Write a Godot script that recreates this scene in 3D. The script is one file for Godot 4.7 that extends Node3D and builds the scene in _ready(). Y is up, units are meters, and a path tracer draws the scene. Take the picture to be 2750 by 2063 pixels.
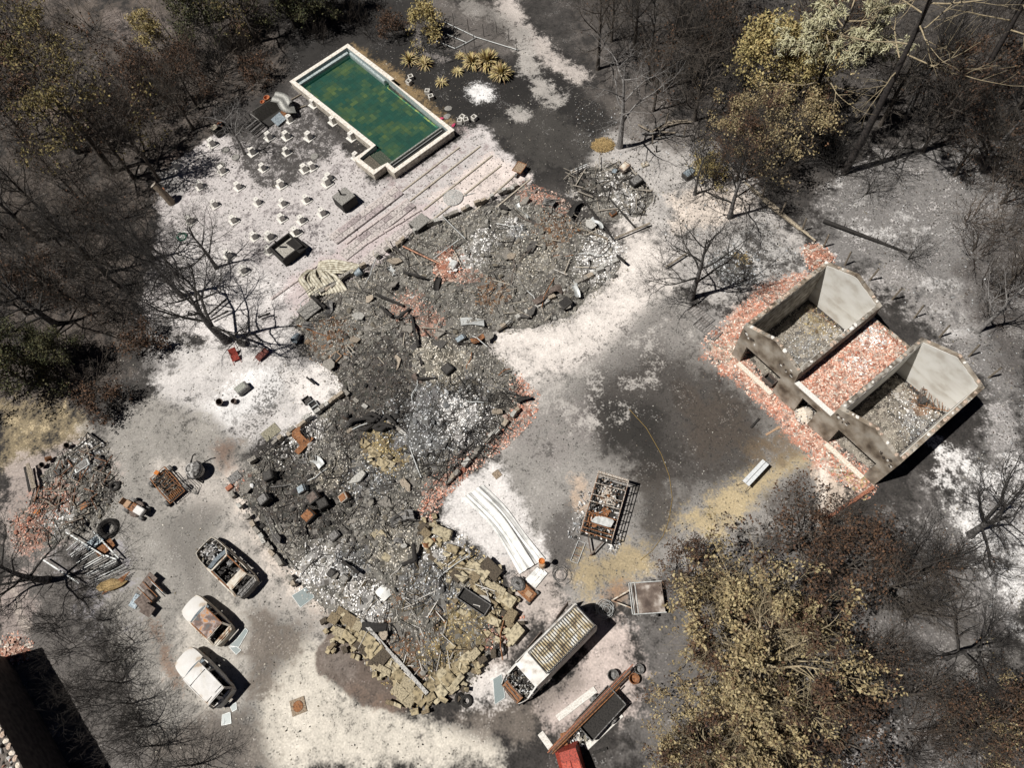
extends Node3D
# A burnt-out homestead seen from the air: house rubble, roofless barn, pool, wrecked vehicles and scorched trees.
# Metres, y up; x runs east, z south. Shadows fall towards +x.

class MB:
	# collects triangles; quads are given counter-clockwise as seen from outside
	var v := PackedVector3Array()
	var n := PackedVector3Array()
	var c := PackedColorArray()
	var col := Color(1, 1, 1)
	func tri(a: Vector3, b: Vector3, d: Vector3) -> void:
		var m := (b - a).cross(d - a).normalized()
		v.append(a); v.append(d); v.append(b)
		n.append(m); n.append(m); n.append(m)
		c.append(col); c.append(col); c.append(col)
	func quad(a: Vector3, b: Vector3, d: Vector3, e: Vector3) -> void:
		tri(a, b, d); tri(a, d, e)
	func hexa(p: Array) -> void:
		# p: four bottom corners counter-clockwise from above, then the four top ones
		quad(p[4], p[5], p[6], p[7]); quad(p[3], p[2], p[1], p[0])
		for i in 4:
			var j := (i + 1) % 4
			quad(p[i], p[j], p[4 + j], p[4 + i])
	func box(t: Transform3D, s: Vector3, jit := 0.0, rng: RandomNumberGenerator = null) -> void:
		var h := s * 0.5
		var p := []
		for y in [-1, 1]:
			for q in [[-1, 1], [1, 1], [1, -1], [-1, -1]]:
				var k := Vector3(h.x * q[0], h.y * y, h.z * q[1])
				if jit > 0.0:
					k += Vector3(rng.randf_range(-1, 1) * s.x, rng.randf_range(-1, 1) * s.y, rng.randf_range(-1, 1) * s.z) * jit
				p.append(t * k)
		hexa(p)
	func cbox(t: Transform3D, s: Vector3, b: float) -> void:
		# box with chamfered edges
		var h := s * 0.5
		var f := {}
		for ax in 3:
			for sg in [-1.0, 1.0]:
				var u := (ax + 1) % 3
				var w := (ax + 2) % 3
				var q: Array[Vector3] = []
				for k in [[-1, -1], [1, -1], [1, 1], [-1, 1]]:
					var p := Vector3.ZERO
					p[ax] = h[ax] * sg; p[u] = (h[u] - b) * k[0]; p[w] = (h[w] - b) * k[1]
					q.append(p)
				if sg < 0.0: q.reverse()
				quad(t * q[0], t * q[1], t * q[2], t * q[3])
		for ax in 3:
			var u := (ax + 1) % 3
			var w := (ax + 2) % 3
			for su in [-1.0, 1.0]:
				for sw in [-1.0, 1.0]:
					var a := Vector3.ZERO
					var d := Vector3.ZERO
					a[u] = h[u] * su; a[w] = (h[w] - b) * sw; a[ax] = -(h[ax] - b)
					d[u] = (h[u] - b) * su; d[w] = h[w] * sw; d[ax] = -(h[ax] - b)
					var a2 := a; a2[ax] = -a[ax]
					var d2 := d; d2[ax] = -d[ax]
					if su * sw > 0.0: quad(t * a, t * d, t * d2, t * a2)
					else: quad(t * a2, t * d2, t * d, t * a)
		for sx in [-1.0, 1.0]:
			for sy in [-1.0, 1.0]:
				for sz in [-1.0, 1.0]:
					var a := Vector3(h.x * sx, (h.y - b) * sy, (h.z - b) * sz)
					var d := Vector3((h.x - b) * sx, h.y * sy, (h.z - b) * sz)
					var e := Vector3((h.x - b) * sx, (h.y - b) * sy, h.z * sz)
					if sx * sy * sz > 0.0: tri(t * a, t * d, t * e)
					else: tri(t * a, t * e, t * d)
	func bar(a: Vector3, b: Vector3, w: float, h: float) -> void:
		# straight rectangular bar
		var d := b - a
		var z := d.normalized()
		var up := Vector3.UP if absf(z.y) < 0.95 else Vector3.RIGHT
		var x := up.cross(z).normalized()
		var y := z.cross(x)
		box(Transform3D(Basis(x, y, z), (a + b) * 0.5), Vector3(w, h, d.length()))
	func tube(p: PackedVector3Array, r: PackedFloat32Array, sides := 6, cap := true) -> void:
		var m := p.size()
		var prev := PackedVector3Array()
		var prevn := PackedVector3Array()
		var x := Vector3.ZERO
		for i in m:
			var d := (p[mini(i + 1, m - 1)] - p[maxi(i - 1, 0)]).normalized()
			if i == 0:
				x = d.cross(Vector3.UP if absf(d.y) < 0.9 else Vector3.RIGHT).normalized()
			else:
				x = (x - d * x.dot(d)).normalized()
			var y := d.cross(x)
			var ring := PackedVector3Array()
			var rn := PackedVector3Array()
			for k in sides:
				var a := TAU * k / sides
				var q := x * cos(a) + y * sin(a)
				ring.append(p[i] + q * r[i]); rn.append(q)
			if i > 0:
				for k in sides:
					var j := (k + 1) % sides
					for e in [[0, k], [1, k], [1, j], [0, k], [1, j], [0, j]]:
						v.append(ring[e[1]] if e[0] else prev[e[1]])
						n.append(rn[e[1]] if e[0] else prevn[e[1]])
						c.append(col)
			if cap and (i == 0 or i == m - 1):
				for k in range(1, sides - 1):
					if i == 0: tri(ring[0], ring[k + 1], ring[k])
					else: tri(ring[0], ring[k], ring[k + 1])
			prev = ring
			prevn = rn
	func cyl(a: Vector3, b: Vector3, r: float, r2 := -1.0, sides := 10) -> void:
		tube(PackedVector3Array([a, b]), PackedFloat32Array([r, r if r2 < 0.0 else r2]), sides)
	func ring(o: Vector3, ax: Vector3, big: float, small: float, a := 20, b := 8) -> void:
		# torus
		var x := ax.cross(Vector3.UP if absf(ax.y) < 0.9 else Vector3.RIGHT).normalized()
		var y := ax.cross(x).normalized()
		for i in a:
			for j in b:
				var q := []
				for e in [[i, j], [i + 1, j], [i + 1, j + 1], [i, j + 1]]:
					var d: Vector3 = x * cos(TAU * e[0] / a) + y * sin(TAU * e[0] / a)
					q.append(o + d * (big + small * cos(TAU * e[1] / b)) + ax * small * sin(TAU * e[1] / b))
				quad(q[0], q[1], q[2], q[3])
	func lathe(o: Transform3D, prof: Array, sides := 14) -> void:
		# prof: Vector2(radius, height) from the bottom up
		for i in prof.size() - 1:
			for k in sides:
				var q := []
				for e in [[i, k], [i, k + 1], [i + 1, k + 1], [i + 1, k]]:
					var a: float = -TAU * e[1] / sides
					q.append(o * Vector3(prof[e[0]].x * cos(a), prof[e[0]].y, prof[e[0]].x * sin(a)))
				quad(q[0], q[1], q[2], q[3])
	func prism(poly: PackedVector2Array, y0: float, y1: float, t := Transform3D()) -> void:
		# polygon in x, z extruded upwards
		var q := poly
		if Geometry2D.is_polygon_clockwise(q): q.reverse()
		for k in q.size():
			var a := q[k]
			var b := q[(k + 1) % q.size()]
			quad(t * Vector3(b.x, y0, b.y), t * Vector3(a.x, y0, a.y), t * Vector3(a.x, y1, a.y), t * Vector3(b.x, y1, b.y))
		var ix := Geometry2D.triangulate_polygon(q)
		for k in range(0, ix.size(), 3):
			var a := q[ix[k]]; var b := q[ix[k + 1]]; var d := q[ix[k + 2]]
			if (b - a).cross(d - a) > 0.0:
				var w := b; b = d; d = w
			tri(t * Vector3(a.x, y1, a.y), t * Vector3(b.x, y1, b.y), t * Vector3(d.x, y1, d.y))
			tri(t * Vector3(d.x, y0, d.y), t * Vector3(b.x, y0, b.y), t * Vector3(a.x, y0, a.y))
	func patch(nu: int, nv: int, fn: Callable, thick := 0.0) -> void:
		# smooth sheet fn(u, v) -> Vector3, optionally with thickness
		var p: Array = []
		for i in nu + 1:
			var row := PackedVector3Array()
			for j in nv + 1: row.append(fn.call(float(i) / nu, float(j) / nv))
			p.append(row)
		var nn: Array = []
		for i in nu + 1:
			var row := PackedVector3Array()
			for j in nv + 1:
				var du: Vector3 = p[mini(i + 1, nu)][j] - p[maxi(i - 1, 0)][j]
				var dv: Vector3 = p[i][mini(j + 1, nv)] - p[i][maxi(j - 1, 0)]
				row.append(dv.cross(du).normalized())
			nn.append(row)
		for side in (2 if thick > 0.0 else 1):
			for i in nu:
				for j in nv:
					for e in ([[0, 0], [0, 1], [1, 1], [0, 0], [1, 1], [1, 0]] if side == 1 else [[0, 0], [1, 1], [0, 1], [0, 0], [1, 0], [1, 1]]):
						var m: Vector3 = nn[i + e[0]][j + e[1]]
						v.append(p[i + e[0]][j + e[1]] - m * thick * side)
						n.append(m if side == 0 else -m); c.append(col)
		if thick > 0.0:
			for i in nu:
				for j in [0, nv]:
					quad(p[i][j], p[i + 1][j], p[i + 1][j] - nn[i + 1][j] * thick, p[i][j] - nn[i][j] * thick)
			for j in nv:
				for i in [0, nu]:
					quad(p[i][j], p[i][j + 1], p[i][j + 1] - nn[i][j + 1] * thick, p[i][j] - nn[i][j] * thick)
	func mesh() -> ArrayMesh:
		var a := []
		a.resize(Mesh.ARRAY_MAX)
		a[Mesh.ARRAY_VERTEX] = v; a[Mesh.ARRAY_NORMAL] = n; a[Mesh.ARRAY_COLOR] = c
		var m := ArrayMesh.new()
		m.add_surface_from_arrays(Mesh.PRIMITIVE_TRIANGLES, a)
		return m

var rng := RandomNumberGenerator.new()
var mats := {}
var taken := {}
const ORD := ["first", "second", "third", "fourth", "fifth", "sixth", "seventh", "eighth", "ninth", "tenth", "eleventh", "twelfth"]

func lin(r: float, g: float, b: float) -> Color:
	return Color(r, g, b).linear_to_srgb()

func noise(freq: float, seed_: int, oct := 3, type := FastNoiseLite.TYPE_SIMPLEX_SMOOTH) -> FastNoiseLite:
	var f := FastNoiseLite.new()
	f.noise_type = type; f.frequency = freq; f.seed = seed_; f.fractal_octaves = oct
	return f

# mottled material: the colours (linear) from low to high noise; size is the metres that one tile covers
func mat(key: String, cols: Array, size := 2.0, rough := 0.9, metal := 0.0, bump := 0.0, freq := 0.02) -> StandardMaterial3D:
	if mats.has(key): return mats[key]
	var m := StandardMaterial3D.new()
	m.roughness = rough; m.metallic = metal
	m.uv1_triplanar = true; m.uv1_world_triplanar = true; m.uv1_scale = Vector3.ONE / size
	m.cull_mode = BaseMaterial3D.CULL_DISABLED
	if cols.size() == 1:
		m.albedo_color = cols[0].linear_to_srgb()
		m.albedo_texture = speckle()
	else:
		var t := NoiseTexture2D.new()
		t.width = 256; t.height = 256; t.seamless = true
		t.noise = noise(freq, key.hash() % 9999, 5)
		var g := Gradient.new()
		var o := PackedFloat32Array()
		var k := PackedColorArray()
		for i in cols.size():
			o.append(lerpf(0.15, 0.85, float(i) / (cols.size() - 1))); k.append(cols[i].linear_to_srgb())
		g.offsets = o; g.colors = k
		t.color_ramp = g
		m.albedo_texture = t
	if bump > 0.0:
		m.normal_enabled = true
		m.normal_texture = grain_normal()
		m.normal_scale = bump
	mats[key] = m
	return m

# pale grey speckle shared by the plainly coloured pieces
var _speckle: NoiseTexture2D
func speckle() -> NoiseTexture2D:
	if _speckle == null:
		_speckle = NoiseTexture2D.new()
		_speckle.width = 256; _speckle.height = 256; _speckle.seamless = true
		_speckle.noise = noise(0.025, 41, 5)
		var g := Gradient.new()
		g.offsets = PackedFloat32Array([0.15, 0.5, 0.85]); g.colors = PackedColorArray([Color(0.6, 0.6, 0.6), Color(0.92, 0.92, 0.92), Color(1, 1, 1)])
		_speckle.color_ramp = g
	return _speckle

var _grain: NoiseTexture2D
func grain_normal() -> NoiseTexture2D:
	if _grain == null:
		_grain = NoiseTexture2D.new()
		_grain.width = 512; _grain.height = 512; _grain.seamless = true; _grain.as_normal_map = true; _grain.bump_strength = 6.0
		_grain.noise = noise(0.05, 77, 4)
	return _grain

# material that takes its colours from the vertices or the copies
func vmat(key: String, rough := 0.9, back := Color(0, 0, 0)) -> StandardMaterial3D:
	if mats.has(key): return mats[key]
	var m := StandardMaterial3D.new()
	m.vertex_color_use_as_albedo = true; m.roughness = rough; m.cull_mode = BaseMaterial3D.CULL_DISABLED
	if back.r > 0.0:
		m.backlight_enabled = true; m.backlight = back
	mats[key] = m
	return m

func numbered(called: String) -> String:
	taken[called] = taken.get(called, -1) + 1
	return called if taken[called] == 0 else "%s_%03d" % [called, taken[called]]

func tag(o: Node3D, label: String, category: String, group := "") -> Node3D:
	o.set_meta("label", label); o.set_meta("category", category)
	if group: o.set_meta("group", group)
	return o

func thing(called: String, at: Vector3, turn: float, label: String, category: String, group := "") -> Node3D:
	var o := Node3D.new()
	o.name = numbered(called)
	add_child(o)
	o.position = at; o.rotation.y = turn
	return tag(o, label, category, group)

func part(parent: Node3D, called: String, m: Mesh, material: Material, t := Transform3D()) -> MeshInstance3D:
	var o := MeshInstance3D.new()
	o.name = called; o.mesh = m; o.material_override = material; o.transform = t
	parent.add_child(o, true)
	return o

func solo(called: String, m: Mesh, material: Material, t: Transform3D, label: String, category: String, group := "") -> MeshInstance3D:
	var o := part(self, numbered(called), m, material, t)
	tag(o, label, category, group)
	return o

func copy(o: Node3D, at: Vector3, turn: float, size: float, label: String, group := "") -> Node3D:
	var d: Node3D = o.duplicate()
	var base := String(o.name)
	if base.length() > 4 and base.right(3).is_valid_int() and base[-4] == "_": base = base.left(-4)
	d.name = numbered(base)
	add_child(d)
	d.position = at; d.rotation = Vector3(0, turn, 0); d.scale = Vector3.ONE * size
	d.set_meta("label", label)
	if group: d.set_meta("group", group)
	return d

func structure(o: Node3D) -> Node3D:
	o.set_meta("kind", "structure")
	return o

func swarm(parent: Node3D, called: String, m: Mesh, material: Material, xs: Array, cs: PackedColorArray) -> MultiMeshInstance3D:
	var mm := MultiMesh.new()
	mm.transform_format = MultiMesh.TRANSFORM_3D
	mm.use_colors = true
	mm.mesh = m
	mm.instance_count = xs.size()
	for i in xs.size():
		mm.set_instance_transform(i, xs[i]); mm.set_instance_color(i, cs[i])
	var o := MultiMeshInstance3D.new()
	o.name = called; o.multimesh = mm; o.material_override = material
	o.set_meta("kind", "stuff")
	parent.add_child(o, true)
	return o

func at3(p: Vector2, y := 0.0) -> Vector3:
	return Vector3(p.x, y, p.y)

func poly(a: Array) -> PackedVector2Array:
	var p := PackedVector2Array()
	for i in range(0, a.size(), 2): p.append(Vector2(a[i], a[i + 1]))
	return p

func turned(at: Vector3, yaw := 0.0, pitch := 0.0, roll := 0.0) -> Transform3D:
	return Transform3D(Basis.from_euler(Vector3(pitch, yaw, roll)), at)

# a rough lump: a subdivided octahedron pushed about
func lump(s: Vector3, rough: float, seed_: int, flat := false) -> ArrayMesh:
	var r := RandomNumberGenerator.new()
	r.seed = seed_
	var seen := {}
	var b := MB.new()
	var dirs := [Vector3.RIGHT, Vector3.BACK, Vector3.LEFT, Vector3.FORWARD]
	var f := func(d: Vector3) -> Vector3:
		var k := d.normalized().snapped(Vector3.ONE * 0.01)
		if not seen.has(k): seen[k] = 1.0 + r.randf_range(-rough, rough)
		var q: Vector3 = d.normalized() * seen[k]
		if flat: q.y = clampf(q.y * 2.0, -0.6, 0.6)
		return q * s * 0.5
	for i in 4:
		for up in [Vector3.UP, Vector3.DOWN]:
			var a: Vector3 = dirs[i]
			var d: Vector3 = dirs[(i + 1) % 4]
			var ab: Vector3 = a + d; var au: Vector3 = a + up; var du: Vector3 = d + up
			for t in [[a, ab, au], [ab, d, du], [au, du, up], [ab, du, au]]:
				if up.y > 0.0: b.tri(f.call(t[0]), f.call(t[2]), f.call(t[1]))
				else: b.tri(f.call(t[0]), f.call(t[1]), f.call(t[2]))
	return b.mesh()

# ---------- the ground: soil, char, ash and dust where they lie ----------
const GX0 := -62.0
const GZ0 := -96.0
const GPX := 0.0625
const GW := 2048
const GH := 1760
const CELL := 0.5
var layers := []
var n_coarse: PackedByteArray
var n_med: PackedByteArray
var n_fine: PackedByteArray
var n_grit: PackedByteArray
var gbytes: Array = []

# one kind of matter: outline (world x, z), colour (linear), softness of the edge in metres, how far coarse, medium and fine grain push the edge, cover, and the depth at which the edge stops mattering (low = patchy inside)
func matter(outline: Array, c: Color, soft: float, ac: float, am: float, af: float, cover := 1.0, cap := 99.0, dots := 0.12) -> void:
	layers.append({"p": poly(outline), "c": settle(c), "s": soft, "ac": ac, "am": am, "af": af, "o": cover, "cap": cap, "dots": dots})

# contrast curve: the darker a ground colour, the more it is darkened
func settle(c: Color) -> Color:
	return c * clampf(pow(c.get_luminance() / 0.5, 0.16), 0.6, 1.05)

func trail(line: Array, width: float, c: Color, soft: float, ac: float, am: float, af: float, cover := 1.0, cap := 99.0) -> void:
	layers.append({"p": poly(line), "w": width, "c": settle(c), "s": soft, "ac": ac, "am": am, "af": af, "o": cover, "cap": cap, "dots": 0.12})

func prepare_layer(i: int) -> void:
	var L: Dictionary = layers[i]
	var p: PackedVector2Array = L.p
	var lo := p[0]
	var hi := p[0]
	for q in p:
		lo = lo.min(q); hi = hi.max(q)
	var m: float = L.s + L.ac + L.am + L.af + L.get("w", 0.0) + CELL
	var x0 := maxi(0, floori((lo.x - m - GX0) / CELL))
	var x1 := mini(int(GW * GPX / CELL), ceili((hi.x + m - GX0) / CELL))
	var z0 := maxi(0, floori((lo.y - m - GZ0) / CELL))
	var z1 := mini(int(GH * GPX / CELL), ceili((hi.y + m - GZ0) / CELL))
	L.x0 = x0; L.x1 = x1; L.z0 = z0; L.z1 = z1
	var w := x1 - x0 + 1
	var d := PackedFloat32Array()
	d.resize(maxi(0, w * (z1 - z0 + 1)))
	var line: bool = L.has("w")
	var np := p.size()
	for z in range(z0, z1 + 1):
		for x in range(x0, x1 + 1):
			var q := Vector2(GX0 + x * CELL, GZ0 + z * CELL)
			var best := 1e9
			var inside := false
			for k in (np - 1 if line else np):
				var a := p[k]
				var b := p[(k + 1) % np]
				var ab := b - a
				var t := clampf((q - a).dot(ab) / ab.length_squared(), 0.0, 1.0)
				best = minf(best, q.distance_squared_to(a + ab * t))
				if not line and (a.y > q.y) != (b.y > q.y) and q.x < ab.x * (q.y - a.y) / ab.y + a.x: inside = not inside
			best = sqrt(best)
			d[(z - z0) * w + x - x0] = L.w - best if line else (best if inside else -best)
	L.d = d

func paint_band(band: int) -> void:
	var rows := GH / 16
	var out := PackedByteArray()
	out.resize(rows * GW * 3)
	var R := PackedFloat32Array(); var G := PackedFloat32Array(); var B := PackedFloat32Array()
	R.resize(GW); G.resize(GW); B.resize(GW)
	var ratio := CELL / GPX
	for ry in rows:
		var y := band * rows + ry
		var at := y * GW
		for x in GW:
			var a := n_med[at + x] / 255.0
			var f := n_fine[at + x] / 255.0
			var g := n_coarse[at + x] / 255.0
			var k := 0.014 + 0.045 * a * g + 0.025 * f * f
			R[x] = k * 1.12; G[x] = k; B[x] = k * 0.93
		for L: Dictionary in layers:
			var zc := y / ratio
			var zi := int(zc)
			var lz0: int = L.z0
			if zi < lz0 or zi + 1 > int(L.z1): continue
			var fz := zc - zi
			var w: int = int(L.x1) - int(L.x0) + 1
			var d: PackedFloat32Array = L.d
			var r0: int = (zi - lz0) * w
			var c: Color = L.c
			var ac: float = L.ac; var am: float = L.am; var af: float = L.af
			var inv: float = 1.0 / L.s
			var op: float = L.o
			var cap: float = L.cap
			var dots: float = L.dots
			var lx0: int = L.x0
			for cx in w - 1:
				var da := lerpf(d[r0 + cx], d[r0 + w + cx], fz)
				var db := lerpf(d[r0 + cx + 1], d[r0 + w + cx + 1], fz)
				if maxf(da, db) < -(L.s + ac + am + af): continue
				var x0 := int((lx0 + cx) * ratio)
				for i in int(ratio):
					var x := x0 + i
					if x >= GW: break
					var nf := n_fine[at + x] / 127.5 - 1.0
					var v := minf(lerpf(da, db, i / ratio), cap) + (n_coarse[at + x] / 127.5 - 1.0) * ac + (n_med[at + x] / 127.5 - 1.0) * am + nf * af
					v = v * inv + 0.5
					if v <= 0.0: continue
					var al := minf(v, 1.0) * op
					var k := 1.0 + nf * dots
					R[x] += (c.r * k - R[x]) * al
					G[x] += (c.g * k - G[x]) * al
					B[x] += (c.b * k - B[x]) * al
		var o := ry * GW * 3
		for x in GW:
			# loose grit, cinders and flakes of ash lie over everything: dark crumbs show on the pale ash, pale flakes on the char
			var g1 := n_grit[at + x] / 127.5 - 1.0
			var g2 := n_med[at + x] / 127.5 - 1.0
			var g3 := n_fine[at + x] / 127.5 - 1.0
			var g4 := n_coarse[at + x] / 127.5 - 1.0
			var lum := G[x]
			var k := 1.0 + (0.08 + 0.3 * (1.0 - lum)) * g1 + 0.17 * g2 + 0.12 * g3 + 0.2 * g4
			if g1 + g2 * 0.8 + g4 * 0.5 < -0.78: k *= 0.5
			R[x] *= k; G[x] *= k; B[x] *= k
			var fl := g1 - g2 * 0.4 + g4 * 0.6
			if fl > 0.7:
				var q := minf((fl - 0.7) * 0.9, 0.2) * (1.0 - lum)
				R[x] += q; G[x] += q * 0.98; B[x] += q * 0.96
			out[o] = int(255.0 * pow(clampf(R[x], 0.0, 1.0), 0.4545))
			out[o + 1] = int(255.0 * pow(clampf(G[x], 0.0, 1.0), 0.4545))
			out[o + 2] = int(255.0 * pow(clampf(B[x], 0.0, 1.0), 0.4545))
			o += 3
	gbytes[band] = out

func ground_image() -> Image:
	n_coarse = noise(1.0 / 46.0, 3, 3).get_image(GW, GH, false, false, true).get_data()
	n_med = noise(1.0 / 11.0, 5, 3).get_image(GW, GH, false, false, true).get_data()
	n_fine = noise(1.0 / 3.0, 9, 2).get_image(GW, GH, false, false, true).get_data()
	n_grit = noise(1.0 / 2.2, 31, 3).get_image(GW, GH, false, false, true).get_data()
	var t := WorkerThreadPool.add_group_task(prepare_layer, layers.size())
	WorkerThreadPool.wait_for_group_task_completion(t)
	gbytes.resize(16)
	t = WorkerThreadPool.add_group_task(paint_band, 16)
	WorkerThreadPool.wait_for_group_task_completion(t)
	var all := PackedByteArray()
	for b in gbytes: all.append_array(b)
	return Image.create_from_data(GW, GH, false, Image.FORMAT_RGB8, all)

func lay_matter() -> void:
	var BLACK := Color(0.018, 0.016, 0.015)
	var CHAR := Color(0.035, 0.03, 0.027)
	var BROWN := Color(0.075, 0.055, 0.042)
	var SOIL := Color(0.13, 0.105, 0.085)
	var GREY := Color(0.2, 0.185, 0.175)
	var PALE := Color(0.42, 0.385, 0.35)
	var SAND := Color(0.52, 0.45, 0.385)
	var ASH := Color(0.62, 0.595, 0.585)
	var WHITE := Color(0.68, 0.675, 0.675)
	var TAN := Color(0.4, 0.315, 0.175)
	var BEIGE := Color(0.5, 0.455, 0.38)
	var PINK := Color(0.52, 0.33, 0.26)
	# woods on the left and along the top
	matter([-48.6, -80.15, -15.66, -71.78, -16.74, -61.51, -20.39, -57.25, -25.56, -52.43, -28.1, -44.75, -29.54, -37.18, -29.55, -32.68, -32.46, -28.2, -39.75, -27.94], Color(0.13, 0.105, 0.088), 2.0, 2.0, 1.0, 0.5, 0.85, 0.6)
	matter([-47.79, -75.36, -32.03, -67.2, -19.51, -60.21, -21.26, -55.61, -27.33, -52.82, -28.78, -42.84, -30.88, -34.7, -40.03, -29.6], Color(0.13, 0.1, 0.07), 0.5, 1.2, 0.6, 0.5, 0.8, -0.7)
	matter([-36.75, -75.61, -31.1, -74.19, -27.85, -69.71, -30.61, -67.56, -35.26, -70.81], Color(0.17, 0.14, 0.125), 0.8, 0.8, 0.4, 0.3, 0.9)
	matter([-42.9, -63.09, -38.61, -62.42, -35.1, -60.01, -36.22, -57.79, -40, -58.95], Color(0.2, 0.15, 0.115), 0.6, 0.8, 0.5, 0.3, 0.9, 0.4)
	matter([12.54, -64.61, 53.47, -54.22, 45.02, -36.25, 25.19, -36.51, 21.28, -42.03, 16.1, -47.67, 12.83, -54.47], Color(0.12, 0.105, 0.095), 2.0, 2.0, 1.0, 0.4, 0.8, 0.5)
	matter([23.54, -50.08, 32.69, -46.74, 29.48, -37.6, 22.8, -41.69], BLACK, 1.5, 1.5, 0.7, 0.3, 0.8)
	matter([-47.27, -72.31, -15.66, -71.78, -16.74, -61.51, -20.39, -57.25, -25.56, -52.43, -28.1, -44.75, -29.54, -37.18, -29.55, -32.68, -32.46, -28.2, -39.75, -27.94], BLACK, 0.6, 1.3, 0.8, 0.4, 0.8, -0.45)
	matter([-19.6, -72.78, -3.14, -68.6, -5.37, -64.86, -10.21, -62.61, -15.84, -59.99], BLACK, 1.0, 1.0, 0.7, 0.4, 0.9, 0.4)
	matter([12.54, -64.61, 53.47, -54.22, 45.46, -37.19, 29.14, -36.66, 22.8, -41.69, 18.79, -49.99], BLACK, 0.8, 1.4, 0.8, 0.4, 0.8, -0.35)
	# right side slope: grey ash with pale drifts
	matter([28.09, -35.88, 34.02, -39.21, 45.91, -38.14, 28.49, -1.1, 24.75, -2.53, 23.87, -7.67, 33.5, -15.32, 31.22, -22.64, 28.25, -27.88, 25.26, -29.83], Color(0.23, 0.22, 0.215), 2.0, 1.5, 0.9, 0.5, 0.95)
	matter([28.49, -34.81, 35.09, -35.88, 40.26, -28.56, 38.38, -23.71, 31.38, -23.02, 28.78, -27.34, 27.2, -32.2], ASH, 0.5, 1.0, 0.9, 0.6, 0.7, -0.95)
	matter([29.82, -29.13, 34.8, -24.42, 35.07, -19.52, 32.21, -21.64, 28.85, -25.6, 28.25, -27.88], Color(0.36, 0.34, 0.33), 0.8, 1.0, 0.8, 0.5, 0.8, 0.1)
	matter([33.5, -15.32, 35.35, -15.7, 28.97, -2.13, 27.21, -4.12, 26.65, -8.45, 26.06, -10.8, 29.65, -12.51], Color(0.5, 0.48, 0.475), 0.6, 1.3, 0.9, 0.6, 0.9, -0.25)
	matter([28.82, -7.76, 31.41, -7.32, 29.22, -2.65, 28.28, -4.53], WHITE, 1.0, 1.0, 0.8, 0.5, 0.85, 0.4)
	matter([25.8, -12.51, 27.03, -9.33, 26.89, -4.76, 24.75, -2.53, 23.41, -6.53], Color(0.13, 0.12, 0.115), 1.0, 1.2, 0.6, 0.4, 0.7)
	matter([28.09, -35.88, 34.02, -39.21, 45.91, -38.14, 28.49, -1.1, 24.75, -2.53, 23.87, -7.67, 33.5, -15.32, 31.22, -22.64, 28.25, -27.88, 25.26, -29.83], Color(0.06, 0.055, 0.052), 0.5, 0.9, 0.8, 0.5, 0.75, -0.25)
	matter([28.09, -35.88, 34.02, -39.21, 45.91, -38.14, 28.49, -1.1, 24.75, -2.53, 23.87, -7.67, 33.5, -15.32, 31.22, -22.64, 28.25, -27.88, 25.26, -29.83], Color(0.46, 0.44, 0.435), 0.4, 0.6, 0.7, 0.8, 0.7, -0.5)
	var drift := RandomNumberGenerator.new()
	drift.seed = 4
	for k in 26:
		var a: Vector2 = Vector2(27.21, -13.63).lerp(Vector2(28.28, -1.96), drift.randf()) + Vector2(drift.randf_range(-1, 6), drift.randf_range(-4, 1))
		var e := a + Vector2(drift.randf_range(0.6, 1.6), drift.randf_range(1.2, 3.4))
		trail([a.x, a.y, e.x, e.y], drift.randf_range(0.15, 0.5), Color(0.62, 0.61, 0.605), 0.4, 0.4, 0.5, 0.5, 0.8)
	for k in 22:
		var a: Vector2 = Vector2(29.73, -35.04).lerp(Vector2(35.42, -21.82), drift.randf()) + Vector2(drift.randf_range(-3, 5), drift.randf_range(-3, 3))
		var e := a + Vector2(drift.randf_range(1.0, 3.0), drift.randf_range(-0.6, 1.2))
		trail([a.x, a.y, e.x, e.y], drift.randf_range(0.1, 0.35), Color(0.45, 0.44, 0.435), 0.4, 0.4, 0.5, 0.5, 0.7)
	# far right and lower right woods floor
	matter([35.5, -27.74, 42.9, -31.74, 35.83, -16.71, 34.44, -19.63], Color(0.085, 0.075, 0.07), 1.5, 1.5, 0.8, 0.4, 0.8)
	matter([6.77, -8.07, 19.35, -9.69, 24.78, -6.9, 27.78, 0.4, 25.16, 5.97, 2.85, 2.69], Color(0.15, 0.14, 0.135), 1.5, 1.5, 0.8, 0.5, 0.9)
	matter([13.49, -0.23, 20.88, -0.14, 20.76, 2.92, 14.34, 3.93], BLACK, 1.0, 1.2, 0.7, 0.4, 0.75)
	matter([23.98, -0.73, 28.25, -0.59, 27.09, 1.86, 23.66, 1.34], Color(0.16, 0.15, 0.14), 1.0, 1.0, 0.6, 0.4, 0.8)
	matter([16.57, 2.29, 19.72, 2.77, 18.47, 4.54, 16.07, 4.42], ASH, 0.4, 0.9, 0.6, 0.5, 0.8, -0.5)
	matter([12.44, -1.46, 18.32, -5.87, 24.78, -6.9, 27.78, 0.4, 25.16, 5.97, 6.85, 3.28], Color(0.3, 0.285, 0.28), 0.4, 0.6, 0.7, 0.8, 0.7, -0.55)
	# strip above the barn: pale ash, dug rows
	matter([16.77, -46.94, 21.28, -42.03, 22.84, -36.51, 25.61, -29.76, 23.05, -27.62, 17.06, -27.08, 13.52, -30.41, 13.14, -35.13, 7.92, -40.21, 9.59, -44.63, 13.4, -48.87], Color(0.42, 0.4, 0.385), 1.0, 1.2, 0.8, 0.5, 0.95)
	matter([15.54, -38.57, 20.44, -39.05, 22.7, -36.04, 19.61, -34.74, 15.35, -34.67], Color(0.6, 0.53, 0.47), 0.8, 0.6, 0.4, 0.3, 0.9)
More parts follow.
